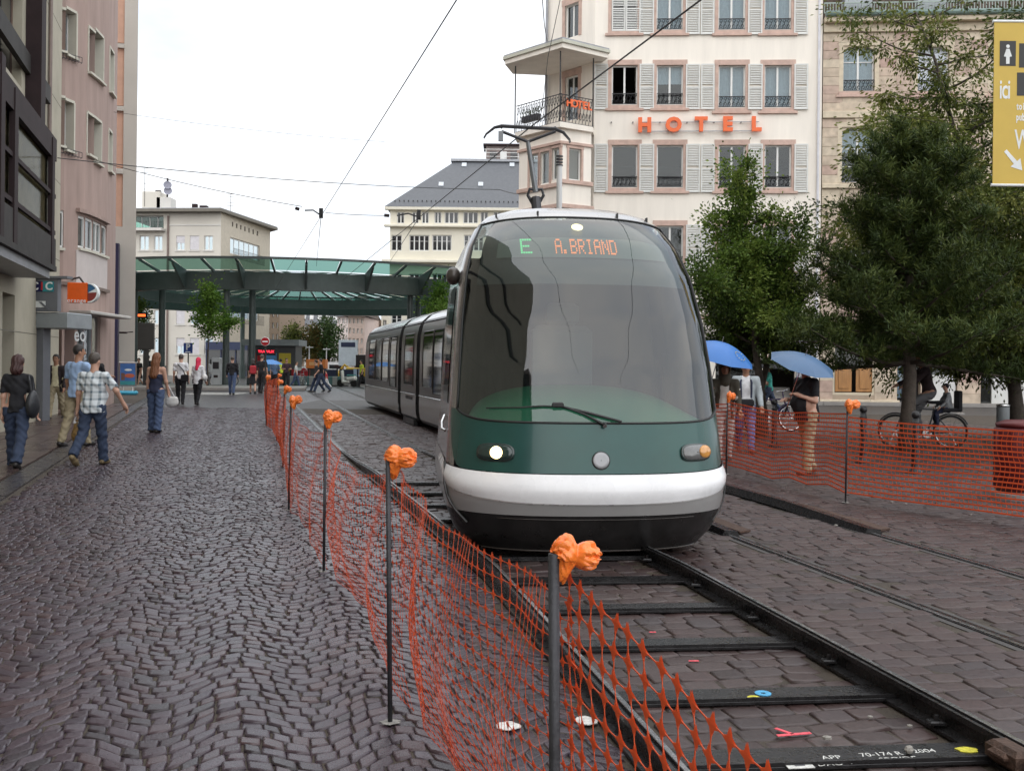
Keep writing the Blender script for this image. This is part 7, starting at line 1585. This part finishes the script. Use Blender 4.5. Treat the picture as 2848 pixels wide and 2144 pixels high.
# --- umbrellas
def umbrella(label, apex, Rr, drop, m, tilt=(0, 0), n=8, grip=None, scallop=.05, stars=False):
    t = thing('umbrella', label, 'umbrella', apex); t.rotation_euler = (tilt[0], tilt[1], .2)
    for i in range(n):                                # eight gores
        P = []
        for r_ in range(9):
            k = r_ / 8; row = []
            for j in range(7):
                a = 2 * math.pi * (i + j / 6) / n; w = abs(j / 3 - 1); rr = Rr * k * (math.cos(math.pi / n) / math.cos(2 * math.pi * (j / 6 - .5) / n) * .35 + .65) * (1 - scallop * (1 - w * w) * k ** 3); row.append((rr * math.cos(a), rr * math.sin(a), -drop * k ** 1.9 + .02 * (1 - w * w) * k * (1 - k)))
            P.append(row)
        MB().grid(P).build('gore', m, t, smooth=True)
        a = 2 * math.pi * i / n; MB().tube([(Rr * k * math.cos(a), Rr * k * math.sin(a), -drop * k ** 1.9 - .012) for k in np.linspace(0, 1, 8)], .005, 4).build('rib', M_chr, t)
        MB().tube([(0, 0, -.42 * drop / .3), (Rr * .5 * math.cos(a), Rr * .5 * math.sin(a), -drop * .5 ** 1.9 - .015)], .004, 4).build('stretcher', M_chr, t)
    MB().tube([(0, 0, .10), (0, 0, 0), (0, 0, -.86)], [.006, .008, .008], 6).build('shaft', M_chr, t); MB().tube([(0, 0, -.84), (0, 0, -.95)], .017, 8).build('handle', BLACK, t)
    return t
M_ub = mat('bright_blue_nylon', (.03, .15, .45), .45, var=.06); M_ud = mat('slate_blue_nylon', (.055, .12, .23), .45, var=.06)
a_ = at(1995, 955, 16.3); u1 = umbrella('bright blue umbrella with a ring of yellow stars over the hooded person', (a_.x + .08, a_.y, a_.z + .02), .62, .27, M_ub, (R(14), R(10)))
for k in range(12):
    a = 2 * math.pi * k / 12; fx, fy = .22 + .085 * math.cos(a), -.34 + .085 * math.sin(a); rr = math.hypot(fx, fy) / .62; MB().ball((fx, fy, -.27 * rr ** 1.9 + .012), (.013, .013, .006), 6).build('star', mat('pale_yellow_print', (.6, .55, .3), .6), u1)
a_ = at(2240, 985, 14.6); umbrella('dark blue umbrella held by the stout man', (a_.x, a_.y, a_.z - .02), .50, .15, M_ud, (R(22), R(9)))
a_ = at(752, 1000, 50.5); umbrella('small blue umbrella far down the street', (a_.x, 50.5, a_.z), .62, .24, mat('sky_blue_nylon', (.06, .22, .55), .5), (0, 0))
a_ = at(2128, 1000, 30); umbrella('black umbrella behind the slender tree', (a_.x, 30, a_.z), .62, .26, BLACK, (0, R(5)))
# --- bicycles
def bicycle(label, loc, rz, col, basket=False, wr=.34, lean=0.0):
    t = thing('bicycle', label, 'bicycle', loc, rz); t.rotation_euler = (lean, 0, rz); M_f = mat(label[:24] + ' paint', col, .3, var=.05, coat=.5)
    for x in (-.53, .53):
        w = bpy.data.objects.new('wheel', None); COL.objects.link(w); w.parent = t; w.location = (x, 0, wr)
        ringp = lambda r_: [(r_ * math.cos(a), 0, r_ * math.sin(a)) for a in np.linspace(0, 2 * math.pi, 29)]
        MB().tube(ringp(wr - .018), .019, 6, caps=False).build('tyre', M_rub, w); MB().tube(ringp(wr - .045), .010, 5, caps=False).build('rim', M_chr, w); sp = MB()
        for k in range(16): a = k * math.pi / 8; sp.tube([(0, .02 * (-1) ** k, 0), ((wr - .05) * math.cos(a), 0, (wr - .05) * math.sin(a))], .0018, 3)
        sp.tube([(0, -.05, 0), (0, .05, 0)], .02, 8); sp.build('spokes', M_chr, w)
        MB().tube([((wr + .02) * math.cos(a), 0, (wr + .02) * math.sin(a)) for a in np.linspace(.3, 2.7, 12)], .014, 4).build('mudguard', M_f, w)
    bb, st, hd, hb = (-.08, 0, .30), (-.22, 0, .78), (.36, 0, .80), (.34, 0, .98); f = MB()
    for a, b in ((bb, st), (bb, (.40, 0, .62)), (st, hd), (bb, (-.53, 0, wr)), ((-.2, 0, .72), (-.53, 0, wr)), (hd, (.53, 0, wr)), (hd, hb)): f.tube([a, b], .017, 7)
    f.build('frame', M_f, t); MB().tube([(.30, -.28, 1.0), (.38, -.2, 1.02), (.36, 0, 1.0), (.38, .2, 1.02), (.30, .28, 1.0)], .012, 6).build('handlebar', M_chr, t)
    MB().tube([st, (-.25, 0, .90)], .013, 6).build('seat_post', M_chr, t); grow('saddle', [('c', np.array([-.36, 0, .92]), np.array([-.10, 0, .93]), .075, .03)], BLACK, t, .012, .02, [(np.array([0, 0, .955]), (0, 0, 1)), (np.array([0, 0, .89]), (0, 0, -1))])
    cr_ = MB().tube([(-.08, -.02, .30), (-.08, .02, .30)], .09, 14).tube([(-.08, -.07, .30), (.06, -.08, .22)], .012, 5).tube([(-.08, .07, .30), (-.22, .08, .38)], .012, 5).build('crankset', M_chr, t); MB().box(.02, .10, -.16, -.07, .205, .235).build('pedal', M_rub, cr_); MB().box(-.26, -.18, .07, .16, .365, .395).build('pedal', M_rub, cr_)
    MB().box(-.78, -.36, -.06, .06, .70, .72).build('luggage_rack', M_chr, t)
    return t
c_ = gp(2566, 1247); bk = bicycle('dark bicycle ridden past the pine tree', (c_.x, c_.y, 0), R(174), (.02, .02, .025))
ry = person('cyclist in dark sweater riding past the pine tree', loc=(c_.x + .12, c_.y, .20), rz=R(84), H=1.74, hip=(62, 30), knee=(70, 42), arm=((45, 10, 20), (45, 10, 20)), lean=14, top=cloth('dark_maroon_sweater', (.022, .010, .012)), sleeve='long', hem=.86, bottom=cloth('grey_trousers', (.10, .10, .105)), hair=HB_, sit=True, h=.016, skin=SKIN_D)
cs_ = thing('child_seat', 'grey child seat mounted behind the cyclist', 'seat', (c_.x + .50, c_.y + .0, .74), R(84)); MB().box(-.16, .16, -.18, .14, 0, .07, c=.02).build('seat', BLACK, cs_); MB().box(-.16, .16, -.22, -.16, .0, .42, c=.02).build('backrest', BLACK, cs_)
person('small child in grey jacket riding in the rear bicycle seat', loc=(c_.x + .50, c_.y, .28), rz=R(84), H=1.02, fat=1.25, hip=(70, 70), knee=(75, 75), arm=((20, 10, 30), (20, 10, 30)), lean=6, top=cloth('light_grey_jacket', (.22, .23, .24)), sleeve='long', hem=.84, bottom=NAVY, hair=BLACK, sit=True, h=.016)
c_ = gp(2150, 1205); bicycle('bicycle with violet mudguards leaning by the slender tree', (c_.x + .1, c_.y + .6, 0), R(8), (.10, .06, .22), lean=R(-6))
c_ = gp(2075, 1215); bicycle('grey bicycle parked left of the slender tree', (c_.x, c_.y + 1.0, 0), R(20), (.12, .12, .13), lean=R(5))
# people inside the shop at the right edge
p_ = sf.w(gr[3][0] + 2.0, .35, 1.0); person('dark haired customer behind the shop window at the right edge', loc=(p_.x, p_.y, .14), rz=R(160), H=1.62, top=BLACK, sleeve='long', bottom=BLACK, hair=HB_, h=.022)
# ------------------------------------------------------------------ street furniture and small things
GB = 'cast iron bollards on the square'
for px, py, lab in ((2153, 1243, 'black ringed bollard beside the parked violet bicycle'), (2400, 1286, 'black ringed bollard right of the middle fence post'), (2545, 1316, 'black ringed bollard in front of the cyclist')):
    c_ = gp(px, py); t = thing('bollard', lab, 'bollard', (c_.x, c_.y, 0), 0, GB); Mb = mat('black_cast_iron', (.018, .017, .018), .4, var=.2, metal=.3)
    MB().lathe([(.11, 0), (.11, .03), (.075, .06), (.06, .12), (.052, .5), (.048, .84)], n=16).build('shaft', Mb, t, smooth=True); MB().lathe([(.03, .84), (.058, .86), (.062, .90), (.045, .94), (.01, .955)], n=16).build('cap', Mb, t, smooth=True)
    for z in (.16, .28, .40, .52, .64, .76): MB().lathe([(.05, -.012), (.064, -.008), (.064, .008), (.05, .012)], n=16).build('ring', Mb, t, loc=(0, 0, z))
    MB().lathe([(.15, 0), (.15, .012), (.12, .02)], n=16).build('base_plate', Mb, t)
c_ = gp(2815, 1385); t = thing('litter_bin', 'dark red cylindrical litter bin at the right edge', 'bin', (c_.x + .12, c_.y, 0)); Mr = mat('dark_red_metal', (.10, .012, .014), .45, var=.15, metal=.2)
MB().lathe([(.30, .10), (.32, .12), (.32, .86), (.30, .88), (.24, .88)], n=28).build('drum', Mr, t, smooth=True); MB().lathe([(.36, 0), (.36, .07), (.28, .10)], n=28).build('base', mat('grey_stone_step', (.2, .2, .2)), t); MB().lathe([(.30, .885), (.31, .93), (.20, .97), (.02, .98)], n=28).build('lid', Mr, t, smooth=True)
for k in range(14): a = k * 2 * math.pi / 14; MB().box(-.012, .012, .318, .332, .14, .84).build('slat', Mr, t, rot=(0, 0, a))
c_ = gp(2788, 1270); t = thing('post', 'short grey steel post behind the red bin', 'post', (c_.x, c_.y, 0)); MB().lathe([(.11, 0), (.11, .9), (.10, .92)], n=18).build('shaft', mat('grey_post_paint', (.10, .11, .115), .5), t, smooth=True); MB().lathe([(.115, .92), (.115, .95), (.05, .965)], n=18).build('cap', M_chr, t, smooth=True)
# yellow banner, hung from a lamp post beyond the right edge
yb = 13.0; a = at(2765, 60, yb); b = at(2765, 515, yb); x1 = at(2960, 300, yb).x; M_yb = mat('yellow_banner_vinyl', (.60, .42, .08), .6, var=.05); M_gr = mat('anthracite_print', (.035, .035, .035), .6); M_wh = mat('white_vinyl', (.75, .78, .78))
bn = thing('banner', 'yellow toilet direction banner with black pictograms at the top right', 'banner', (a.x, yb, b.z), 0.0); W_, H_ = x1 - a.x, a.z - b.z
MB().box(0, W_, -.006, .006, 0, H_).build('sheet', M_yb, bn); MB().tube([(-.02, 0, H_), (W_ + .3, 0, H_)], .02, 8).build('top_rod', M_wh, bn); MB().tube([(-.02, 0, 0), (W_ + .3, 0, 0)], .02, 8).build('bottom_rod', M_wh, bn)
MB().tube([(W_ + .25, 0, -b.z), (W_ + .25, 0, H_ + .5)], .06, 10).build('lamp_post', M_steel, bn)
def BP(px, py): q = at(px, py, yb); return q.x - a.x, q.z - b.z
for (x0, y0, x1_, y1_, fig) in ((2780, 115, 2824, 185, 'f'), (2834, 122, 2890, 190, 'm'), (2828, 203, 2890, 268, 'c')):
    u0, v1 = BP(x0, y0); u1_, v0 = BP(x1_, y1_); p_ = MB().box(u0, u1_, -.009, -.0065, v0, v1).build('pictogram', M_gr, bn); cx_, w_ = (u0 + u1_) / 2, (v1 - v0)
    MB().ball((cx_, -.011, v1 - w_ * .22), (w_ * .075, .002, w_ * .075), 10).build('head', M_wh, p_)
    if fig == 'f': MB().slab([(cx_ - w_ * .06, v0 + w_ * .68), (cx_ - w_ * .16, v0 + w_ * .38), (cx_ - w_ * .07, v0 + w_ * .36), (cx_ - w_ * .07, v0 + w_ * .08), (cx_ + w_ * .07, v0 + w_ * .08), (cx_ + w_ * .07, v0 + w_ * .36), (cx_ + w_ * .16, v0 + w_ * .38), (cx_ + w_ * .06, v0 + w_ * .68)], -.012, -.0095).build('figure', M_wh, p_)
    else: MB().slab([(cx_ - w_ * .13, v0 + w_ * .68), (cx_ - w_ * .13, v0 + w_ * .4), (cx_ - w_ * .07, v0 + w_ * .08), (cx_ + w_ * .07, v0 + w_ * .08), (cx_ + w_ * .13, v0 + w_ * .4), (cx_ + w_ * .13, v0 + w_ * .68)], -.012, -.0095).build('figure', M_wh, p_)
for txt, px, py, sz in (('ici', 2794, 252, .36), ('toilettes', 2862, 298, .13), ('publiques', 2862, 328, .13), ('WC', 2862, 392, .36)):
    u, v = BP(px, py); lo_ = bpy.data.objects.new('lettering', None); COL.objects.link(lo_); lo_.parent = bn; lo_.location = (u, -.0085, v); k = len(txt)
    for i, c_ in enumerate(txt): link('letter', text_mesh(c_, sz, .001, M_wh, .004), lo_, ((i - (k - 1) / 2) * sz * (.5 if txt == 'WC' else (.15 if txt == 'ici' else .30)), 0, 0), UPRIGHT, (.55, 1, 1))
q0, q1 = BP(2795, 420), BP(2842, 475); d = Vector((q1[0] - q0[0], q1[1] - q0[1])).normalized(); n_ = Vector((-d.y, d.x)); Q = lambda s_, o_: (q0[0] + d.x * s_ + n_.x * o_, q0[1] + d.y * s_ + n_.y * o_); Ld = math.hypot(q1[0] - q0[0], q1[1] - q0[1])
MB().slab([Q(0, .022), Q(Ld * .6, .028), Q(Ld * .6, .085), Q(Ld, 0), Q(Ld * .6, -.085), Q(Ld * .6, -.028), Q(0, -.022)], -.010, -.0075).build('arrow', M_wh, bn)
# poster stand
c_ = gp(355, 1098); t = thing('poster_stand', 'pavement poster stand with a blue picture on a turquoise base', 'sign', (c_.x, c_.y, 0), R(12)); k_ = c_.y / F
MB().box(-.42, .42, -.22, .22, 0, .18, c=.06).build('base', mat('turquoise_plastic', (.06, .38, .55), .4), t); MB().tube([(-.2, 0, .16), (-.2, 0, .4)], .025, 6).tube([(.2, 0, .16), (.2, 0, .4)], .025, 6).build('springs', M_chr, t)
hh = (1075 - 1008) * k_; ww = 47 * k_ / 2; MB().box(-ww, ww, -.03, .03, .38, .38 + hh, c=.01).build('frame', M_chr, t); MB().box(-ww + .06, ww - .06, -.036, -.0305, .44, .32 + hh).build('poster', mat('blue_poster', (.06, .16, .42), .4, var=.3, vs=2), t)
MB().box(-ww + .06, ww - .06, -.0395, -.0365, .44, .62).build('poster_sea', mat('teal_poster', (.05, .28, .30), .4, var=.2), t); MB().ball((.08, -.038, .86), (.22, .004, .10), 10).build('poster_red_shape', mat('red_poster', (.5, .12, .06), .5), t); MB().box(-.28, -.12, -.0405, -.037, .66, .98).build('poster_tower', mat('brown_poster', (.16, .08, .06), .5), t); MB().ball((.02, -.038, 1.12), (.16, .004, .05), 10).build('poster_cloud', M_wh, t)
# signs
def noentry(label, px, py, Y, r, pole_to=0):
    p = at(px, py, Y); t = thing('road_sign', label, 'sign', (p.x, Y, 0)); MB().tube([(0, .06, 0), (0, .06, p.z + r)], .04, 8).build('pole', M_gst, t); rt = (R(90), 0, 0)
    MB().lathe([(r, 0), (r, .03), (r * .98, .04)], n=24).build('rim', M_wh, t, loc=(0, 0, p.z), rot=rt); MB().lathe([(r * .9, .041), (r * .9, .048)], n=24).build('disc', mat('sign_red', (.38, .012, .02), .4), t, loc=(0, 0, p.z), rot=rt); MB().box(-r * .62, r * .62, -.056, -.0485, p.z - r * .15, p.z + r * .15).build('bar', M_wh, t)
noentry('red no entry sign above the orange net posts', 738, 950, 44, .20); noentry('smaller red no entry sign in front of the dark evergreen', 845, 1032, 74, .26)
p = at(523, 968, 58); t = thing('parking_sign', 'square blue parking sign with white P', 'sign', (p.x, 58, 0)); MB().tube([(0, .05, 0), (0, .05, p.z)], .04, 8).build('pole', M_gst, t); MB().box(-.26, .26, 0, .04, p.z - .30, p.z + .30, c=.01).build('plate', mat('sign_blue', (.015, .05, .22), .4), t); link('letter', text_mesh('P', .5, .004, M_wh, .012), t, (0, -.006, p.z + .05), UPRIGHT); MB().box(-.14, .14, -.004, 0, p.z - .25, p.z - .20).build('underline', M_wh, t)
p = at(740, 978, 60); t = thing('led_sign', 'black tram stop display with glowing red letters', 'sign', (p.x, 60, 0)); MB().box(-.55, .55, 0, .2, p.z - .22, p.z + .22, c=.02).build('housing', BLACK, t); MB().tube([(-.6, .1, 0), (-.6, .1, p.z + .3)], .05, 8).build('pole', M_gst, t); Mrl = emit_mat('red_led', (1, .03, .06), 1.2)
for i, c_ in enumerate('TRAVAUX'): link('letter', text_mesh(c_, .22, .002, Mrl, .004), t, (-.42 + i * .14, -.006, p.z), UPRIGHT)
p = at(1040, 978, 60); p = at(405, 935, 56); t = thing('advert_panel', 'dark free standing advertising panel on a leg below the canopy', 'panel', (p.x, 56, 0)); MB().box(-.45, .45, 0, .18, p.z - .75, p.z + .75, c=.03).build('panel', mat('dark_panel', (.045, .042, .04), .35), t); MB().box(-.14, .14, .02, .16, 0, p.z - .75).build('leg', M_gst, t)
p = at(384, 877, 66); t = thing('cafe_sign', 'small glowing orange café sign under the canopy at the left', 'sign', (p.x, 66, p.z)); MB().box(-.6, .6, 0, .15, -.2, .2).build('box', BLACK, t); MB().box(-.5, .5, -.01, -.001, -.08, .08).build('light_strip', emit_mat('orange_neon', (1, .14, .03), 1.2), t); MB().tube([(-.5, .1, -p.z), (-.5, .1, 0)], .05, 6).build('post', M_gst, t)
# kerb island, shelter, blue shopfronts beneath the canopy
isl = MB().prism([(-31, 50.5), (-12, 52.5), (-11.2, 53.5), (-12, 58), (-31, 58)], 0, .14).build('tram_platform', mat('pale_pavement', (.2, .2, .2))); tag(isl, kind='structure')
t = thing('blue_shopfront', 'dark blue shopfront on the ground floor behind the canopy', 'shopfront', ff.w(9, 0, -.4), ff.rz)
MB().box(0, 7.5, -.2, .35, 2.6, 3.4).build('fascia', mat('shop_blue', (.012, .022, .07), .4), t); MB().box(0, 7.5, 0, .3, 0, .5).build('stall_riser', mat('shop_blue', (.02, .04, .14)), t)
for k in range(5): MB().box(.15 + k * 1.5, 1.45 + k * 1.5, .05, .08, .5, 2.6).build('pane', M_paned, t)
for k in range(6): MB().box(k * 1.5 - .05, k * 1.5 + .05, 0, .3, .5, 2.6).build('pillar', mat('shop_blue', (.02, .04, .14)), t)
t = thing('kiosk', 'grey tram stop kiosk with flat roof right of the columns', 'kiosk', (at(755, 1000, 66).x, 66, 0)); MB().box(-1.6, 1.6, 0, 2, 0, 2.6).build('wall', mat('dark_kiosk', (.07, .07, .075), .5), t); MB().box(-1.9, 1.9, -.4, 2.2, 2.6, 3.0).build('roof', mat('grey_zinc', (.3, .3, .3)), t)
for k, m in enumerate((mat('sign_red', (.38, .01, .02)), mat('sky_poster', (.1, .3, .6), .5), mat('yellow_poster', (.6, .45, .05), .5))): MB().box(-1.4 + k * .95, -.6 + k * .95, -.03, -.002, .9, 2.1).build('poster', m, t)
# construction site at the street end
def barrier(label, px0, px1, py0, py1, Y, m, legs=True):
    a = at(px0, py1, Y); b = at(px1, py0, Y); t = thing('site_barrier', label, 'barrier', ((a.x + b.x) / 2, Y, 0), 0, 'barriers round the road works'); w = (b.x - a.x) / 2
    MB().box(-w, w, -.04, .04, max(.05, a.z), b.z, c=.02).build('board', m, t)
    for x in (-w * .9, w * .9): MB().box(x - .05, x + .05, -.06, .06, 0, b.z + .05).build('post', M_gst, t); MB().box(x - .1, x + .1, -.35, .35, 0, .08).build('foot', M_gst, t)
    return t
rb_ = barrier('red and white water filled site barrier', 806, 862, 1028, 1052, 66, mat('sign_red', (.4, .02, .03))); MB().box(-.25, .1, -.06, -.045, .95, 1.15).build('white_patch', M_wh, rb_)
barrier('dark blue banner barrier left of the yellow post', 898, 940, 1028, 1056, 66, mat('navy_banner', (.015, .022, .06), .6)); bb_ = barrier('dark blue banner barrier nearest the tram tail', 944, 998, 1028, 1056, 66, mat('navy_banner', (.015, .022, .06))); MB().box(.3, .7, -.06, -.045, .6, 1.1).build('light_print', mat('pale_print', (.4, .5, .65), .6), bb_)
for i, (px, m) in enumerate(((812, 'g'), (826, 't'), (840, 'g'), (853, 't'), (868, 'g'), (918, 't'), (932, 'g'), (946, 't'), (960, 'g'), (985, 't'))):
    a = at(px, 1075, 64); t = thing('concrete_block', ['grey', 'green'][m == 't'] + ' upright site block, %s in the row' % ['leftmost', 'second from left', 'third from left', 'fourth from left', 'fifth from left', 'fifth from right', 'fourth from right', 'third from right', 'second from right', 'rightmost'][i], 'block', (a.x, 64, 0), 0, 'row of site blocks'); MB().box(-.17, .17, -.12, .12, 0, .62, c=.04).build('body', mat('grey_block', (.28, .29, .28), .7, var=.1) if m == 'g' else mat('green_block', (.06, .14, .14), .6, var=.1), t); MB().box(-.2, .2, -.2, .2, 0, .06).build('foot', M_gst, t)
def van(label, px, py0, py1, Y, w, m):
    a = at(px, py1, Y); b = at(px, py0, Y); t = thing('van', label, 'van', (a.x, Y, 0)); h_ = b.z
    P = []
    for y, k in ((0, 1.0), (.1, 1.0), (4.6, 1.0), (4.8, .96)): P.append([(-w * k, y, .35), (-w * k, y, h_ * .55), (-w * .93 * k, y, h_ * .93), (-w * .8 * k, y, h_), (w * .8 * k, y, h_), (w * .93 * k, y, h_ * .93), (w * k, y, h_ * .55), (w * k, y, .35)])
    mb = MB().grid(P, 0, True); mb.add(P[0], [tuple(range(8))]); mb.add(P[-1], [tuple(range(7, -1, -1))]); mb.build('body', m, t); MB().box(-w * .6, w * .6, -.02, -.003, h_ * .55, h_ * .82).build('rear_window', M_paned, t)
    for x in (-w * .8, w * .8):
        for y in (.9, 3.8): MB().tube([(x - .1, y, .33), (x + .1, y, .33)], .33, 14).build('wheel', M_rub, t)
    for x in (-w * .85, w * .85): MB().box(x - .08, x + .08, -.03, -.004, .8, 1.2).build('tail_lamp', mat('red_lens', (.2, .02, .02)), t)
    return t
van('white van parked behind the road works', 931, 1007, 1060, 100, .95, mat('white_van_paint', (.7, .7, .7), .3)); van('silver car behind the road works at the left', 812, 1020, 1062, 100, .85, mat('silver_car_paint', (.45, .46, .48), .3, metal=.5)); van('dark car between the trees at the street end', 884, 1018, 1062, 104, .85, mat('dark_car_paint', (.05, .05, .06), .3))
t = thing('site_box', 'orange construction container behind the red barrier', 'container', (at(878, 1020, 92).x, 92, 0)); MB().box(-.9, .9, 0, 1.2, .9, 1.75, c=.03).build('body', mat('orange_paint', (.6, .16, .03), .5), t); MB().box(-.8, .8, .1, 1.1, 0, .9).build('base', M_gst, t); MB().box(-.6, .2, -.01, -.001, 1.2, 1.5).build('panel', mat('pale_orange', (.7, .35, .15), .5), t)
xb = at(1000, 1020, 72).x; t = thing('excavator', 'yellow mini excavator beside the tram tail', 'excavator', (xb, 72, 0)); Myl = mat('machine_yellow', (.65, .40, .03), .4, var=.1)
MB().box(-.9, .7, -.6, .6, .0, .5, c=.15).build('tracks', M_rub, t); MB().box(-.9, .8, -.55, .55, .5, 1.15, c=.06).build('body', Myl, t); MB().box(-.2, .6, -.5, .3, 1.15, 2.1, c=.04).build('cab', M_paned, t); MB().tube([(-.5, 0, .9), (-1.1, 0, 1.35), (-1.5, 0, .8)], .10, 6).build('boom', Myl, t); MB().box(-1.75, -1.4, -.25, .25, .45, .8, c=.04).build('bucket', Myl, t)
# scooter and bicycles under the canopy
xs_ = at(966, 1075, 62).x; t = thing('scooter', 'white and green motor scooter parked by the road works', 'scooter', (xs_, 62, 0), R(150)); Msc = mat('white_scooter_paint', (.65, .66, .62), .3, coat=.5)
for x in (-.55, .55): MB().tube([(x, -.06, .23), (x, .06, .23)], .23, 16).build('wheel', M_rub, t)
grow('bodywork', [('c', np.array([-.55, 0, .55]), np.array([-.1, 0, .5]), .17, .14), ('c', np.array([-.1, 0, .32]), np.array([.35, 0, .3]), .1, .08), ('c', np.array([.35, 0, .3]), np.array([.42, 0, .95]), .09, .11)], Msc, t, .025, .05); MB().box(-.6, -.05, -.14, .14, .68, .78, c=.03).build('saddle', mat('teal_seat', (.05, .22, .22), .5), t); MB().tube([(.40, -.3, 1.02), (.42, 0, 1.05), (.40, .3, 1.02)], .016, 6).build('handlebar', M_rub, t); MB().ball((.5, 0, .92), .07, 8).build('headlamp', M_chr, t)
bicycle('bicycle standing among the walkers far down the street', (at(838, 1080, 60).x, 60, 0), R(80), (.3, .3, .3)); bicycle('bicycle parked left of the canopy columns', (at(622, 1080, 60).x, 60, 0), R(10), (.15, .15, .2))
for px, py, Y, lab in ((860, 985, 96, 'pale lamp mast beside the evergreen'), (908, 990, 98, 'pale lamp mast with two short arms before the green tree')):
    p = at(px, py, Y); t = thing('street_lamp', lab, 'lamp', (p.x, Y, 0)); MB().tube([(0, 0, 0), (0, 0, p.z + .8)], [.07, .045], 8).build('mast', mat('pale_mast', (.5, .5, .5)), t); MB().box(-.35, .35, -.08, .08, p.z + .62, p.z + .72).build('head', mat('pale_mast', (.5, .5, .5)), t)
p = at(968, 985, 84); t = thing('info_totem', 'white tram stop totem before the pink far houses', 'totem', (p.x, 84, 0)); MB().box(-.8, .8, 0, .2, p.z - 1.0, p.z + 1.2, c=.03).build('board', mat('pale_board', (.5, .55, .6), .4), t); MB().box(-.6, .6, -.01, -.001, p.z + .6, p.z + 1.0).build('print', mat('navy_banner', (.02, .02, .06)), t)
for x in (-.6, .6): MB().tube([(x, .1, 0), (x, .1, p.z - 1.0)], .05, 6).build('leg', M_gst, t)
t = thing('ticket_machine', 'grey ticket machine under the canopy columns', 'machine', (at(603, 1040, 57).x, 57, .14)); MB().box(-.25, .25, -.2, .2, 0, 1.6, c=.04).build('case', mat('pale_machine', (.33, .35, .36), .4), t); MB().box(-.17, .17, -.215, -.202, .95, 1.35).build('screen', M_paned, t); MB().box(-.12, .12, -.215, -.202, .45, .6).build('slot', M_steel, t)
# site of a white cupola-like kerb and zebra strips near the platform
for k in range(4): o = MB().box(0, 2.4, 0, .35, -.012, -.008).build('zebra_stripe', M_wp, loc=(at(690, 1090, 48).x - 2.6, 46.2 + k * .8, 0)); tag(o, 'pale painted crossing stripe %s of the four before the platform' % ['nearest', 'second nearest', 'third nearest', 'farthest'][k], 'stripe', 'crossing stripes')
